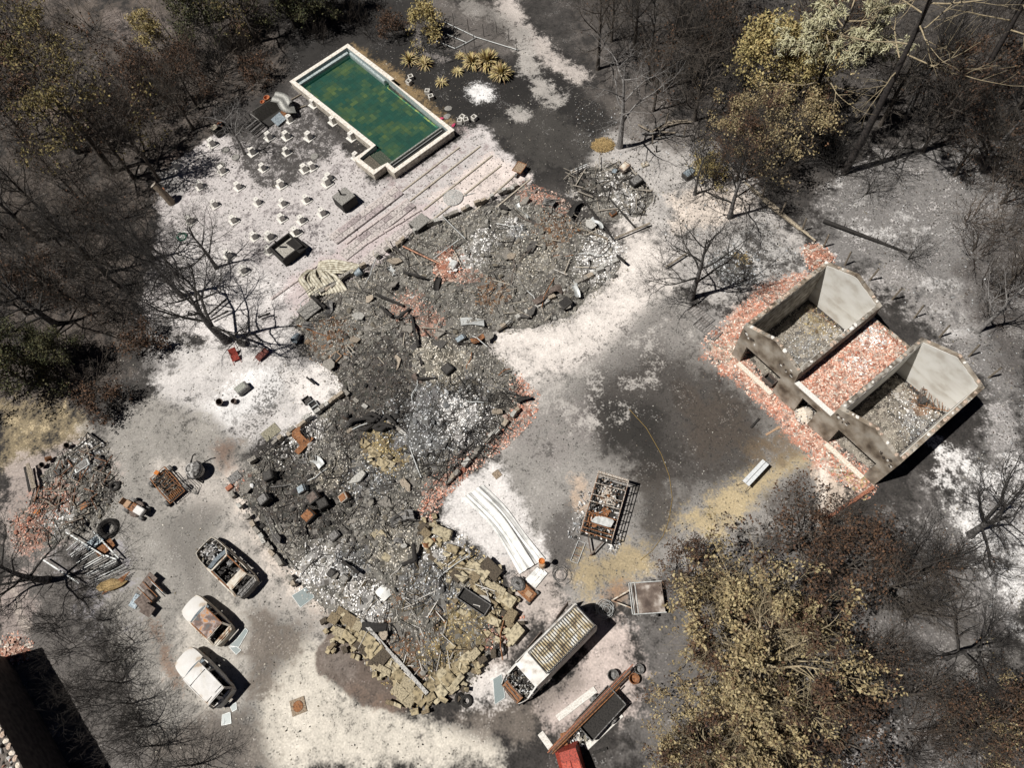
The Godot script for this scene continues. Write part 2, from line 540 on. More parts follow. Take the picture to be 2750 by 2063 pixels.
	matter([10.8, -53.08, 16.76, -50.46, 20.16, -43.92, 18.2, -42.72, 13.09, -45.51, 9.62, -49.15], Color(0.12, 0.105, 0.095), 1.0, 1.2, 0.7, 0.5, 0.8)
	matter([18.73, -33.02, 22.28, -34.66, 24.83, -28.57, 22.98, -27.41, 20.05, -27.35], Color(0.45, 0.44, 0.43), 0.6, 0.6, 0.5, 0.4, 0.9)
	for k in 4:
		var a: Vector2 = Vector2(22.14, -34.21).lerp(Vector2(20.07, -33.68), k / 3.0)
		var b: Vector2 = Vector2(24.66, -28.61).lerp(Vector2(22.15, -28.23), k / 3.0)
		trail([a.x, a.y, b.x, b.y], 0.22, CHAR, 0.2, 0.3, 0.35, 0.3, 0.85)
	# garden burnt black round the pool
	matter([-10.24, -61.95, -3.52, -64.4, 3.24, -58.7, 10.18, -54.47, 13.16, -47.76, 8.3, -42.21, 4.68, -42.47, 1.1, -49.34, -2.12, -51.24], BLACK, 1.2, 1.2, 0.6, 0.3, 0.95)
	matter([1.59, -49.81, 7.76, -50.76, 10.7, -46.04, 8.01, -42.81, 4.45, -43.59], Color(0.06, 0.055, 0.05), 1.0, 1.0, 0.6, 0.4, 0.9)
	matter([-10.17, -63.28, -8.39, -61.84, -4.28, -56, -1.69, -51.15, -2.42, -50.43, -6.04, -56.41, -9.78, -61.84], Color(0.24, 0.165, 0.08), 0.7, 0.6, 0.4, 0.4, 0.95)
	matter([-1.72, -68.24, 5.72, -66.35, 7.05, -59.76, 4.99, -58.27, -1.12, -60.41, -3.98, -64.52], Color(0.14, 0.125, 0.115), 1.0, 1.0, 0.6, 0.4, 0.8)
	trail([5.44, -66.06, 6.81, -61.16, 8.15, -58.16, 10.97, -53.97], 1.0, Color(0.44, 0.4, 0.375), 0.8, 0.6, 0.5, 0.5, 0.95)
	trail([6.76, -60.84, 6.54, -56.6, 7.11, -53.33, 8.33, -51.52], 0.8, Color(0.36, 0.34, 0.32), 0.6, 0.7, 0.6, 0.5, 0.9)
	trail([1.47, -66.7, 4.05, -64.62, 6.36, -61.27], 0.8, Color(0.25, 0.235, 0.22), 0.6, 0.8, 0.6, 0.5, 0.7)
	matter([0.32, -55.23, 1.45, -55.4, 2.86, -54.32, 2.47, -53.07, 1.13, -52.89, 0.39, -53.98], WHITE, 0.7, 0.3, 0.4, 0.5, 0.9)
	matter([3.71, -51.09, 5.1, -51.67, 5.96, -50.28, 4.95, -49.34, 3.94, -49.75], Color(0.4, 0.38, 0.36), 0.4, 0.3, 0.3, 0.3, 0.9)
	trail([-3.35, -63.67, -3.73, -62.05, -2.76, -60.14, -1.25, -59.25], 0.35, Color(0.22, 0.2, 0.19), 0.3, 0.2, 0.3, 0.3, 0.8)
	# terrace: pale ash sprinkled with char
	matter([-28.53, -48.03, -27.26, -51.65, -23.45, -54.6, -20.77, -53.11, -15.86, -58.71, -9.4, -45.53, -7.36, -44.98, 0.98, -50.07, 4.53, -42.77, -1.28, -40.38, -5.78, -39.56, -10.78, -35.76, -13.92, -34.99, -16.27, -32.31, -19.29, -30.72, -21.54, -30.93, -29.35, -34.85, -28.63, -40.82], Color(0.52, 0.49, 0.485), 0.7, 0.5, 0.4, 0.3, 1.0)
	matter([-28.32, -47.98, -15.88, -57.45, -9.43, -44.99, -0.7, -48.6, 1.55, -46.41, -11.53, -36.38, -16.27, -32.31, -22.35, -33.05, -28.49, -38.85], BLACK, 0.35, 0.45, 0.5, 0.9, 0.8, -0.62)
	matter([-28.32, -47.98, -15.88, -57.45, -9.43, -44.99, -0.7, -48.6, 1.55, -46.41, -11.53, -36.38, -16.27, -32.31, -22.35, -33.05, -28.49, -38.85], Color(0.14, 0.12, 0.125), 0.5, 0.8, 0.7, 0.5, 0.6, -0.3)
	matter([-26.59, -40.4, -21.02, -43.26, -16.11, -42.74, -11.48, -37.32, -16.25, -33.64, -22.36, -33.49], Color(0.07, 0.06, 0.065), 0.4, 0.7, 0.6, 0.7, 0.7, -0.42)
	matter([-23.11, -57.88, -15.86, -58.71, -11.65, -51.06, -15.21, -46.78, -19.41, -46.61, -21.62, -51.55], Color(0.05, 0.045, 0.043), 0.7, 0.7, 0.7, 0.7, 0.95, 0.35)
	matter([-6.55, -49.92, -0.57, -49.72, 1.55, -46.41, -3.75, -43.77, -6.99, -44.47, -7.88, -43.6], Color(0.33, 0.27, 0.27), 0.5, 0.7, 0.6, 0.6, 0.6, -0.2)
	matter([-4.7, -42.39, 1.55, -46.41, 4.53, -42.77, -1.28, -40.38], Color(0.6, 0.53, 0.5), 0.5, 0.3, 0.4, 0.4, 0.9)
	matter([-17.77, -35.77, -9.69, -40.89, -5.5, -42.56, -3.62, -41.13, -10.78, -35.76, -16.27, -32.31], Color(0.5, 0.43, 0.43), 0.5, 0.5, 0.4, 0.5, 0.8)
	matter([-16.18, -38.28, -7.07, -43.42, -3.35, -43.68, -4.41, -41.3, -11.51, -36.85, -16.24, -34.54], CHAR, 0.3, 0.5, 0.6, 0.8, 0.7, -0.7)
	matter([-27.57, -43.1, -25.14, -43.61, -20.95, -39.25, -17, -35.61, -19.3, -31.58, -22.3, -31.29, -28.18, -34.63, -25.68, -38.29], ASH, 0.8, 0.8, 0.6, 0.5, 0.85)
	matter([-28.95, -50.88, -27.21, -50.79, -26.23, -48.62, -26.57, -47.07, -28.28, -47.43], Color(0.3, 0.29, 0.285), 0.5, 0.4, 0.4, 0.4, 0.9)
	# white ash yard left of the house
	matter([-29.35, -34.85, -24.57, -31.73, -19.29, -30.93, -16.27, -32.31, -15.95, -29.23, -12.8, -25.37, -14.28, -24.07, -16.42, -22.93, -19.92, -21.68, -21.32, -22.3, -23.53, -24.98, -27.26, -27.25, -27.88, -30.65], Color(0.54, 0.52, 0.51), 1.0, 0.9, 0.6, 0.5, 0.95)
	matter([-23.57, -25.77, -19.27, -28.61, -16.35, -27.65, -17.82, -25.5, -21.35, -23.44], WHITE, 0.8, 0.6, 0.5, 0.5, 0.75)
	matter([-17.81, -27.92, -12.69, -27.78, -12.82, -24.98, -16.4, -24.07], Color(0.66, 0.63, 0.61), 0.6, 0.4, 0.4, 0.3, 0.9)
	trail([-20.62, -22.18, -19.24, -24.59, -17.45, -27.04, -15.96, -28.81], 0.7, CHAR, 0.3, 0.5, 0.6, 0.8, 0.85, -0.15)
	matter([-29.31, -34.4, -27, -34.4, -25.97, -29.87, -27.82, -29.8], CHAR, 0.6, 0.8, 0.7, 0.5, 0.8, 0.0)
	matter([-39.89, -28.76, -35.85, -28.83, -32.61, -26.24, -33.15, -24.8, -36.89, -23.57, -39.01, -23.58], Color(0.26, 0.21, 0.13), 1.0, 1.0, 0.7, 0.6, 0.9, 0.5)
	matter([-38.62, -27.73, -34.98, -27.86, -33.61, -25.65, -37.13, -25.12], Color(0.45, 0.37, 0.24), 0.4, 0.6, 0.6, 0.7, 0.85, -0.5)
	# left yard and drive where the cars stand
	matter([-32.56, -25.85, -27.63, -27.31, -22.8, -24.46, -20.27, -21.74, -21.25, -19.38, -17.87, -13.39, -14.16, -8.77, -14.33, -4.51, -8.09, -1.43, -3.86, 1.24, -4.2, 1.66, -27.78, -1.81, -29.08, -9.07, -31.57, -14.37, -32.83, -19.27, -30.06, -22.37], Color(0.29, 0.275, 0.255), 1.5, 1.2, 0.7, 0.4, 1.0)
	matter([-27.2, -21.5, -22.34, -21.37, -21.24, -19.02, -17.23, -12.02, -14.17, -8.47, -14.86, -6.27, -19.14, -10.47, -22.21, -17.45, -25.94, -18.09], Color(0.42, 0.39, 0.36), 1.5, 1.0, 0.6, 0.4, 0.9)
	matter([-22.33, -21, -21.3, -21.56, -20.55, -18.55, -16.59, -11.91, -13.85, -8.72, -15.1, -8.62, -18.51, -12.86], Color(0.55, 0.49, 0.44), 0.8, 0.5, 0.4, 0.3, 0.9)
	matter([-24.19, -10.68, -19.77, -10.88, -19.11, -6.93, -20.27, -3.79, -23.26, -4.52, -25.23, -7.32], Color(0.44, 0.415, 0.38), 1.0, 1.0, 0.6, 0.4, 0.85)
	matter([-19.09, -4.7, -16.66, -7.99, -14.24, -6.74, -14.03, -4.47, -9.21, -1.86, -4.27, 0.17, -4.34, 1.64, -18.49, -0.44, -19.66, -2.64], Color(0.55, 0.515, 0.455), 1.2, 0.8, 0.5, 0.4, 0.95)
	matter([-19.76, -9.97, -15.41, -8.67, -16.68, -6.55, -19.09, -4.7, -19.99, -4.83], Color(0.14, 0.115, 0.095), 1.2, 1.2, 0.8, 0.5, 0.85, 0.6)
	matter([-23.23, -3.71, -19.09, -4.42, -18.49, -0.44, -26.6, -1.63, -26.22, -4.16], Color(0.13, 0.11, 0.095), 1.0, 1.0, 0.7, 0.4, 0.8)
	matter([-22.91, -10.17, -26.21, -17.11, -23.92, -18.08, -21.87, -17.39, -23.14, -15.58, -23.64, -12.44], Color(0.13, 0.12, 0.11), 1.0, 1.0, 0.6, 0.5, 0.6, 0.4)
	matter([-22.73, -22.55, -20.98, -22.61, -21.28, -20.46, -22.3, -20.28], Color(0.19, 0.13, 0.1), 0.8, 0.5, 0.4, 0.3, 0.9)
	matter([-14.96, -9.26, -14.51, -8.97, -14.31, -8.23, -13.99, -7.86, -13.25, -6.78, -12.27, -6.21, -11.24, -5.02, -10.32, -4.16, -9.68, -2.68, -9.3, -2.13, -10.16, -2.12, -11.39, -2.84, -12.14, -2.91, -12.89, -3.07, -13.49, -4.05, -14.55, -4.82, -15.19, -5.32, -15.45, -6.08, -15.43, -6.92, -14.91, -7.26, -14.5, -7.73, -14.6, -8.06, -14.93, -8.33, -15.03, -8.78], Color(0.15, 0.115, 0.095), 0.22, 0.25, 0.2, 0.1, 0.95)
	matter([-13.47, -4.45, -12.1, -3.54, -10.5, -3.2, -9.7, -2.49, -11.39, -2.94, -12.66, -3.33], Color(0.2, 0.135, 0.1), 0.5, 0.5, 0.3, 0.2, 0.7)
	matter([-14.92, -6.94, -13.8, -6.87, -12.75, -5.56, -13.46, -4.65, -14.75, -5.36], Color(0.25, 0.22, 0.2), 0.8, 0.6, 0.4, 0.3, 0.45)
	matter([-14.17, -8.47, -12.32, -8.47, -10.29, -6.69, -11.83, -6.36], Color(0.3, 0.26, 0.22), 0.6, 0.6, 0.4, 0.3, 0.6)
	matter([-8.04, -1.94, -1.07, -1.94, -2.05, 0.51, -4.27, 0.17], Color(0.17, 0.145, 0.125), 1.0, 0.8, 0.5, 0.4, 0.85)
	# bottom left: dark shoulder and old lawn
	matter([-38.44, -20.23, -36.55, -21.32, -31.73, -15.7, -29.08, -9.07, -25.72, -1.5, -35.51, -2.94], Color(0.14, 0.128, 0.12), 1.2, 1.3, 0.7, 0.5, 0.95)
	matter([-37.62, -15.37, -35.64, -15.37, -34.82, -12.08, -35.46, -10.08, -36.81, -10.58], Color(0.33, 0.28, 0.26), 0.6, 0.7, 0.5, 0.4, 0.85)
	trail([-36.6, -15.2, -35.85, -12.55, -35.01, -11.2], 0.25, Color(0.42, 0.37, 0.33), 0.2, 0.15, 0.15, 0.2, 0.8)
	matter([-33.46, -16.32, -29.11, -15.92, -27.37, -10.88, -30.48, -10.48], Color(0.3, 0.29, 0.31), 0.5, 0.9, 0.8, 0.7, 0.8, -0.35)
	matter([-26.7, -10.48, -26.06, -10.37, -23.95, -6.27, -24.21, -5.48, -25.56, -7.65], Color(0.2, 0.125, 0.085), 0.5, 0.4, 0.4, 0.4, 0.8)
	matter([-38.34, -23.83, -33.52, -24.86, -30.03, -22, -30.13, -19.5, -32.91, -17.22, -36.48, -16.49, -38.2, -18.8], Color(0.36, 0.31, 0.285), 0.7, 0.8, 0.6, 0.5, 0.9)
	matter([-37.44, -20.41, -33.23, -22.56, -30.55, -20.28, -32.65, -17.86, -35.85, -16.71], Color(0.38, 0.2, 0.15), 0.4, 0.7, 0.6, 0.6, 0.8, -0.1)
	# the yard between house and barn
	matter([4.07, -29.64, 9.69, -31.63, 11.03, -36.05, 13.51, -35.05, 13.88, -30.34, 14.67, -26.27, 15.74, -22.4, 18.97, -17.25, 21.76, -12.88, 19.14, -9.09, 14.52, -9.24, 6.77, -8.07, 3.96, -6.44, 1.31, -6.87, -0.69, -9.6, -3.25, -16.24, 1.27, -21.6, 0.9, -23.61, -1.19, -26.42], Color(0.3, 0.285, 0.27), 1.0, 0.8, 0.6, 0.4, 1.0)
	matter([10.94, -36.56, 13.57, -35.28, 13.95, -32.14, 13.21, -29.14, 10.62, -27.49, 7.07, -24.44, 3.63, -23.1, 0.84, -23.23, -1.25, -26.02, -0.58, -28.18, 3.42, -28.04, 7, -29.49, 9.69, -31.63], Color(0.6, 0.56, 0.53), 1.5, 0.7, 0.5, 0.35, 1.0)
	matter([7.07, -24.44, 12.21, -28.03, 14.08, -26.81, 13.94, -23.54, 9.28, -21.66], Color(0.23, 0.215, 0.205), 1.5, 1.2, 0.8, 0.5, 0.75, 0.6)
	matter([2.76, -20.2, 6.57, -23.73, 11.43, -24.83, 15.53, -21.65, 18.34, -17.36, 15.75, -13.26, 10.31, -12.21, 8.22, -14.24, 4.92, -17.26], Color(0.075, 0.066, 0.06), 2.2, 1.4, 0.9, 0.5, 0.95)
	matter([5.44, -21.6, 10.34, -20.31, 10.77, -16.57, 9.01, -14.78, 5.63, -17.49], Color(0.028, 0.025, 0.022), 1.5, 1.2, 0.8, 0.4, 0.9)
	matter([12.26, -21.1, 16.11, -18.88, 16.45, -15.55, 12.31, -14.89, 11.35, -17.54], Color(0.09, 0.07, 0.055), 1.2, 1.2, 0.8, 0.4, 0.75)
	matter([7.51, -15.39, 9.8, -15.34, 9.68, -11.01, 7.05, -9.25, 6.39, -11.9], Color(0.06, 0.05, 0.042), 1.2, 1.0, 0.6, 0.4, 0.85)
	matter([1.89, -21.11, 5.44, -21.6, 4.99, -17.6, 1.43, -16.46, -0.24, -18.54], Color(0.27, 0.25, 0.24), 1.0, 1.0, 0.8, 0.5, 0.8, 0.4)
	matter([0.81, -12.85, 2.92, -13.81, 2.82, -9.95, 0.87, -7.83, -0.28, -10.15], Color(0.1, 0.09, 0.085), 1.0, 1.0, 0.6, 0.4, 0.85)
	matter([9, -10.81, 10.92, -12.1, 14.52, -13.48, 15.95, -13.91, 19.56, -15, 19.74, -13.58, 17.69, -13.26, 15.27, -11.68, 12.23, -9.94], Color(0.43, 0.35, 0.215), 0.9, 0.7, 0.6, 0.6, 0.95, 0.75)
	matter([15.2, -15.78, 18.64, -16.22, 19.34, -14.34, 15.85, -13.58], Color(0.17, 0.125, 0.08), 0.9, 0.8, 0.6, 0.5, 0.8, 0.3)
	matter([9.76, -11.32, 15.75, -13.26, 16.07, -12.2, 11.33, -10.1], CHAR, 0.3, 0.4, 0.6, 0.8, 0.75, -0.75)
	matter([15.36, -11.99, 19.02, -13.37, 18.97, -10.4, 16.39, -9.24], Color(0.095, 0.085, 0.08), 1.0, 0.9, 0.6, 0.5, 0.85)
	matter([2.16, -9.75, 7.33, -10.45, 6.54, -8.41, 4.2, -7.59, 2.3, -7.3], Color(0.36, 0.29, 0.175), 0.9, 0.7, 0.6, 0.5, 0.9, 0.9)
	matter([3.25, -7.44, 4.62, -8.12, 5.45, -7.68, 4.25, -6.4], Color(0.33, 0.19, 0.1), 0.6, 0.4, 0.4, 0.3, 0.7)
	matter([-4.51, -16.81, -1.76, -17.38, 0.23, -11.33, 0.53, -9.4, -1.69, -9.15, -3.35, -10.66, -6.47, -14.08, -5.97, -15.68], Color(0.58, 0.56, 0.55), 0.8, 0.4, 0.4, 0.3, 1.0)
	matter([-2.38, -10.82, 0.83, -9.35, 1.06, -7.2, -1.89, -5.93, -4.12, -2.94, -6.26, -2.2, -7.35, -2.9, -4.7, -5.24, -1.96, -7.4], Color(0.44, 0.39, 0.36), 0.8, 0.7, 0.5, 0.4, 0.95)
	matter([0.96, -6.63, 4.07, -5.56, 5.18, -2.58, 4.43, -0.57, 1.72, 0.05, -1.42, 0.09, -1.72, -1.51, 2.28, -4.14], Color(0.5, 0.43, 0.4), 0.9, 0.7, 0.5, 0.4, 0.95)
	matter([-6.04, -4.05, -3.39, -3.92, -3.38, -2.02, -6.29, -1.94], Color(0.6, 0.57, 0.55), 0.8, 0.5, 0.5, 0.5, 0.85)
	matter([-1.63, -2.02, 1.21, -3.2, 1.29, -2.11, -1.52, -0.95], Color(0.22, 0.19, 0.17), 0.7, 0.5, 0.5, 0.4, 0.8)
	matter([2.92, -15.51, 3.87, -15.34, 3.65, -13.35, 2.8, -13.16], Color(0.48, 0.37, 0.28), 0.6, 0.4, 0.4, 0.3, 0.7)
	matter([6.46, -24.96, 12.21, -28.03, 14.67, -26.27, 17.5, -18.99, 14.81, -14.45, 8.38, -14.89, 4.34, -17.72, 0.63, -17.66, 0.09, -20.68], Color(0.03, 0.027, 0.025), 0.4, 0.8, 0.8, 0.8, 0.7, -0.42)
	matter([1.21, -21.23, 6.99, -24.05, 12.5, -26.28, 13.67, -25.22, 8.2, -19.95, 3.69, -17.83], Color(0.5, 0.475, 0.45), 0.5, 0.9, 0.8, 0.7, 0.6, -0.35)
	# barn surrounds: tile dust
	matter([16.61, -25.48, 20.42, -28.58, 24.83, -28.57, 22.78, -26.8, 17.62, -24.05, 17.94, -20.43, 20.63, -16.22, 22.91, -11.68, 21.67, -10.9, 20.13, -12.83, 18.34, -17.36, 15.64, -22.03, 14.62, -23.41], Color(0.5, 0.4, 0.35), 0.7, 0.5, 0.5, 0.4, 0.95)
	matter([15.29, -23.28, 20.3, -28.16, 24.49, -28.64, 17.62, -24.05, 18.15, -20.01, 22.91, -11.68, 20.02, -12.52, 17.5, -18.99, 14.51, -23.03], Color(0.47, 0.2, 0.13), 0.4, 0.5, 0.5, 0.6, 0.9, 0.0)
	matter([19.63, -13.26, 21.49, -11.26, 22.5, -11.42, 18.66, -9.49], Color(0.52, 0.44, 0.37), 0.4, 0.4, 0.4, 0.4, 0.95)
	matter([20.04, -13.53, 20.5, -13.45, 18.91, -9.76, 18.55, -9.82], Color(0.62, 0.56, 0.5), 0.2, 0.15, 0.15, 0.15, 0.95)
	matter([14.54, -27.15, 16.37, -27.21, 17.06, -24.56, 15.05, -23.73], Color(0.3, 0.285, 0.275), 0.5, 0.5, 0.4, 0.4, 0.9)

# ---------- roofless barn ----------
const BARN_TURN := -1.0563

# upright wall from a to b (x, z in the thing's frame), top and bottom as functions of the run, ragged along the top
func wall(b: MB, a: Vector2, e: Vector2, thick: float, top: Callable, bottom: Callable, rag := 0.05, step := 0.22) -> void:
	var d := e - a
	var L := d.length()
	var u := d / L
	var w := Vector2(-u.y, u.x) * thick * 0.5
	var cuts := int(L / step)
	for i in cuts:
		var s0 := L * i / cuts
		var s1 := L * (i + 1) / cuts
		var lo: float = bottom.call((s0 + s1) * 0.5)
		var r := rng.randf_range(-rag, rag * 0.5)
		var t0: float = top.call(s0 + 0.001) + r
		var t1: float = top.call(s1 - 0.001) + r
		var p := []
		for k in [[s0, 1, lo], [s1, 1, lo], [s1, -1, lo], [s0, -1, lo], [s0, 1, t0], [s1, 1, t1], [s1, -1, t1], [s0, -1, t0]]:
			var q: Vector2 = a + u * k[0] + w * k[1]
			p.append(Vector3(q.x, k[2], q.y))
		b.hexa(p)

func build_barn() -> void:
	var o := thing("barn", Vector3(16.52, 0, -22.8), BARN_TURN, "roofless burnt barn with two tall gabled bays and red tile debris between them", "barn")
	var render := mat("barn_render", [Color(0.07, 0.05, 0.035), Color(0.2, 0.165, 0.125), Color(0.34, 0.3, 0.25), Color(0.44, 0.41, 0.36)], 3.2, 0.95, 0.0, 0.3, 0.012)
	render.uv1_scale = Vector3(0.3, 0.16, 0.3)
	var plaster := mat("barn_plaster", [Color(0.52, 0.49, 0.44), Color(0.66, 0.65, 0.61), Color(0.72, 0.71, 0.68), Color(0.74, 0.735, 0.7)], 4.0, 0.9, 0.0, 0.1, 0.01)
	var core := mat("barn_core", [Color(0.3, 0.22, 0.17), Color(0.5, 0.38, 0.3), Color(0.6, 0.52, 0.44)], 0.8, 0.95, 0.0, 0.4)
	var white := mat("barn_edge", [Color(0.6, 0.58, 0.55), Color(0.78, 0.77, 0.74)], 0.7, 0.9)
	var sooty := mat("barn_soot", [Color(0.09, 0.075, 0.06), Color(0.26, 0.24, 0.21), Color(0.42, 0.41, 0.38)], 2.4, 0.95, 0.0, 0.2, 0.015)
	var E := 4.35
	var K := 5.45
	var doors := [[0.85, 4.0, 2.35], [6.05, 7.3, 2.3], [9.15, 12.25, 2.4]]
	var gable := func(s: float) -> float:
		if s < 4.95: return E + (K - E) * (1.0 - absf(s - 2.47) / 2.47)
		if s > 8.2: return E + (K - E) * (1.0 - absf(s - 10.65) / 2.45)
		return 3.0
	var door := func(s: float) -> float:
		for k in doors:
			if s > k[0] and s < k[1]: return k[2]
		return -0.1
	var flat := func(_s: float) -> float: return E
	var base := func(_s: float) -> float: return -0.1
	var T := 0.3
	# front and back walls run along x, the others along z (negative z is deeper)
	var b := MB.new()
	wall(b, Vector2(0, -T / 2), Vector2(13.1, -T / 2), T, gable, door, 0.03, 0.1)
	part(o, "front_wall", b.mesh(), render)
	b = MB.new()
	wall(b, Vector2(0, -8.2 + T / 2), Vector2(4.95, -8.2 + T / 2), T, gable, base, 0.04)
	part(o, "back_wall", b.mesh(), render)
	b = MB.new()
	var gable2 := func(s: float) -> float: return gable.call(s + 8.2)
	wall(b, Vector2(8.2, -8.2 + T / 2), Vector2(13.1, -8.2 + T / 2), T, gable2, base, 0.04)
	part(o, "back_wall", b.mesh(), render)
	b = MB.new()
	wall(b, Vector2(4.95, -8.2 + T / 2), Vector2(8.2, -8.2 + T / 2), T, func(_s): return 2.85, base, 0.04)
	part(o, "back_wall", b.mesh(), render)
	for x in [T / 2, 4.95 - T / 2, 8.2 + T / 2, 13.1 - T / 2]:
		b = MB.new()
		wall(b, Vector2(x, -T), Vector2(x, -8.2 + T), T, flat, base, 0.05)
		part(o, "side_wall" if x < 1.0 or x > 12.0 else "partition_wall", b.mesh(), sooty if x > 1.0 and x < 12.0 else render)
	# plaster skins inside the two bays
	for bay in [[0.3, 4.65], [8.5, 12.8]]:
		var x0: float = bay[0]
		var x1: float = bay[1]
		b = MB.new()
		wall(b, Vector2(x0 + 0.02, -7.885), Vector2(x1 - 0.02, -7.885), 0.03, func(s): return gable.call(s + x0 + 0.02) - 0.07, base, 0.03)
		part(o, "back_plaster", b.mesh(), plaster)
		b = MB.new()
		wall(b, Vector2(x0 + 0.015, -T - 0.02), Vector2(x0 + 0.015, -7.86), 0.03, func(_s): return E - 0.08, base, 0.04)
		part(o, "side_plaster", b.mesh(), sooty if x0 < 1.0 else plaster)
		b = MB.new()
		wall(b, Vector2(x1 - 0.015, -T - 0.02), Vector2(x1 - 0.015, -7.86), 0.03, func(_s): return E - 0.08, base, 0.04)
		part(o, "side_plaster", b.mesh(), plaster)
	# broken brick left along the wall heads, one piece at a time
	var bits: Array[Mesh] = []
	for k in 4: bits.append(lump(Vector3(0.3, 0.14, 0.26), 0.3, 300 + k, true))
	var run := func(a: Vector2, e: Vector2, top: Callable, every: float) -> void:
		var L := a.distance_to(e)
		var s := 0.12
		while s < L - 0.1:
			var q := a.lerp(e, s / L)
			if rng.randf() < 0.75:
				part(o, "brick", bits[rng.randi() % 4], [core, core, white, sooty][rng.randi() % 4], turned(Vector3(q.x, top.call(s) + 0.02, q.y), rng.randf() * TAU, rng.randf_range(-0.2, 0.2)).scaled_local(Vector3.ONE * rng.randf_range(0.6, 1.15)))
			s += every * rng.randf_range(0.7, 1.4)
	run.call(Vector2(0, -0.15), Vector2(4.95, -0.15), gable, 0.34)
	run.call(Vector2(8.2, -0.15), Vector2(13.1, -0.15), gable2, 0.34)
	run.call(Vector2(0, -8.05), Vector2(4.95, -8.05), gable, 0.4)
	run.call(Vector2(8.2, -8.05), Vector2(13.1, -8.05), gable2, 0.4)
	for x in [0.15, 4.8, 8.35, 12.95]: run.call(Vector2(x, -0.4), Vector2(x, -7.8), flat, 0.36)
	# concrete deck between the bays with a white broken front edge
	b = MB.new()
	b.cbox(Transform3D(Basis(), Vector3(6.575, 2.7, -4.0)), Vector3(3.24, 0.22, 7.6), 0.02)
	part(o, "deck_slab", b.mesh(), sooty)
	b = MB.new()
	wall(b, Vector2(5.0, -0.17), Vector2(8.15, -0.17), 0.36, func(_s): return 3.07, func(_s): return 3.0, 0.02, 0.12)
	part(o, "deck_edge", b.mesh(), white)
	# spalled patches and exposed hollow blocks near the eaves of the front wall
	var hole := mat("hole", [Color(0.035, 0.028, 0.022), Color(0.09, 0.07, 0.055)], 0.5)  # dark lumps: shade inside the broken holes put into their colour
	for c in [[0.3, 3.75], [0.75, 3.6], [1.15, 3.45], [3.6, 3.75], [4.0, 3.6], [4.4, 3.8], [4.65, 3.4], [8.5, 3.75], [8.85, 3.6], [9.2, 3.75], [11.9, 3.75], [12.25, 3.6], [12.6, 3.75], [12.85, 3.35]]:
		for k in 3:
			part(o, "spalled_block", bits[k], hole if k < 2 else white, Transform3D(Basis(Vector3(1, 0, 0), PI / 2), Vector3(c[0] + rng.randf_range(-0.14, 0.14), c[1] + rng.randf_range(-0.2, 0.2), 0.0)).scaled_local(Vector3(rng.randf_range(0.5, 1.0), rng.randf_range(0.3, 0.5), rng.randf_range(0.6, 1.1))))
	# low return wall and plinth at the front corner
	var pl := mat("pale_rubble", [Color(0.5, 0.42, 0.34), Color(0.7, 0.62, 0.52), Color(0.78, 0.74, 0.68)], 0.7, 0.95, 0.0, 0.4)
	b = MB.new()
	b.cbox(Transform3D(Basis(), Vector3(2.45, 0.09, 0.2)), Vector3(3.3, 0.18, 0.35), 0.02)
	part(o, "threshold", b.mesh(), pl)
	b = MB.new()
	b.cbox(Transform3D(Basis(), Vector3(10.7, 0.09, 0.2)), Vector3(3.2, 0.18, 0.35), 0.02)
	part(o, "threshold", b.mesh(), pl)
	var kerb := thing("kerb_wall", Vector3(Vector2(22.93, -11.26).x, 0, Vector2(22.93, -11.26).y), -2.754, "low red brick kerb running out from the front corner of the barn", "kerb")
	var len: float = 4.17
	var cb := mat("red_brick", [Color(0.2, 0.075, 0.045), Color(0.34, 0.14, 0.085), Color(0.42, 0.2, 0.13)], 0.6, 0.95, 0.0, 0.3)
	var bm := MB.new()
	bm.cbox(Transform3D(), Vector3(0.42, 0.28, 0.24), 0.015)
	var one := bm.mesh()
	for k in int(len / 0.45):
		part(kerb, "brick", one, cb, turned(Vector3(0.3 + k * 0.45, 0.14, rng.randf_range(-0.03, 0.03)), rng.randf_range(-0.05, 0.05)))

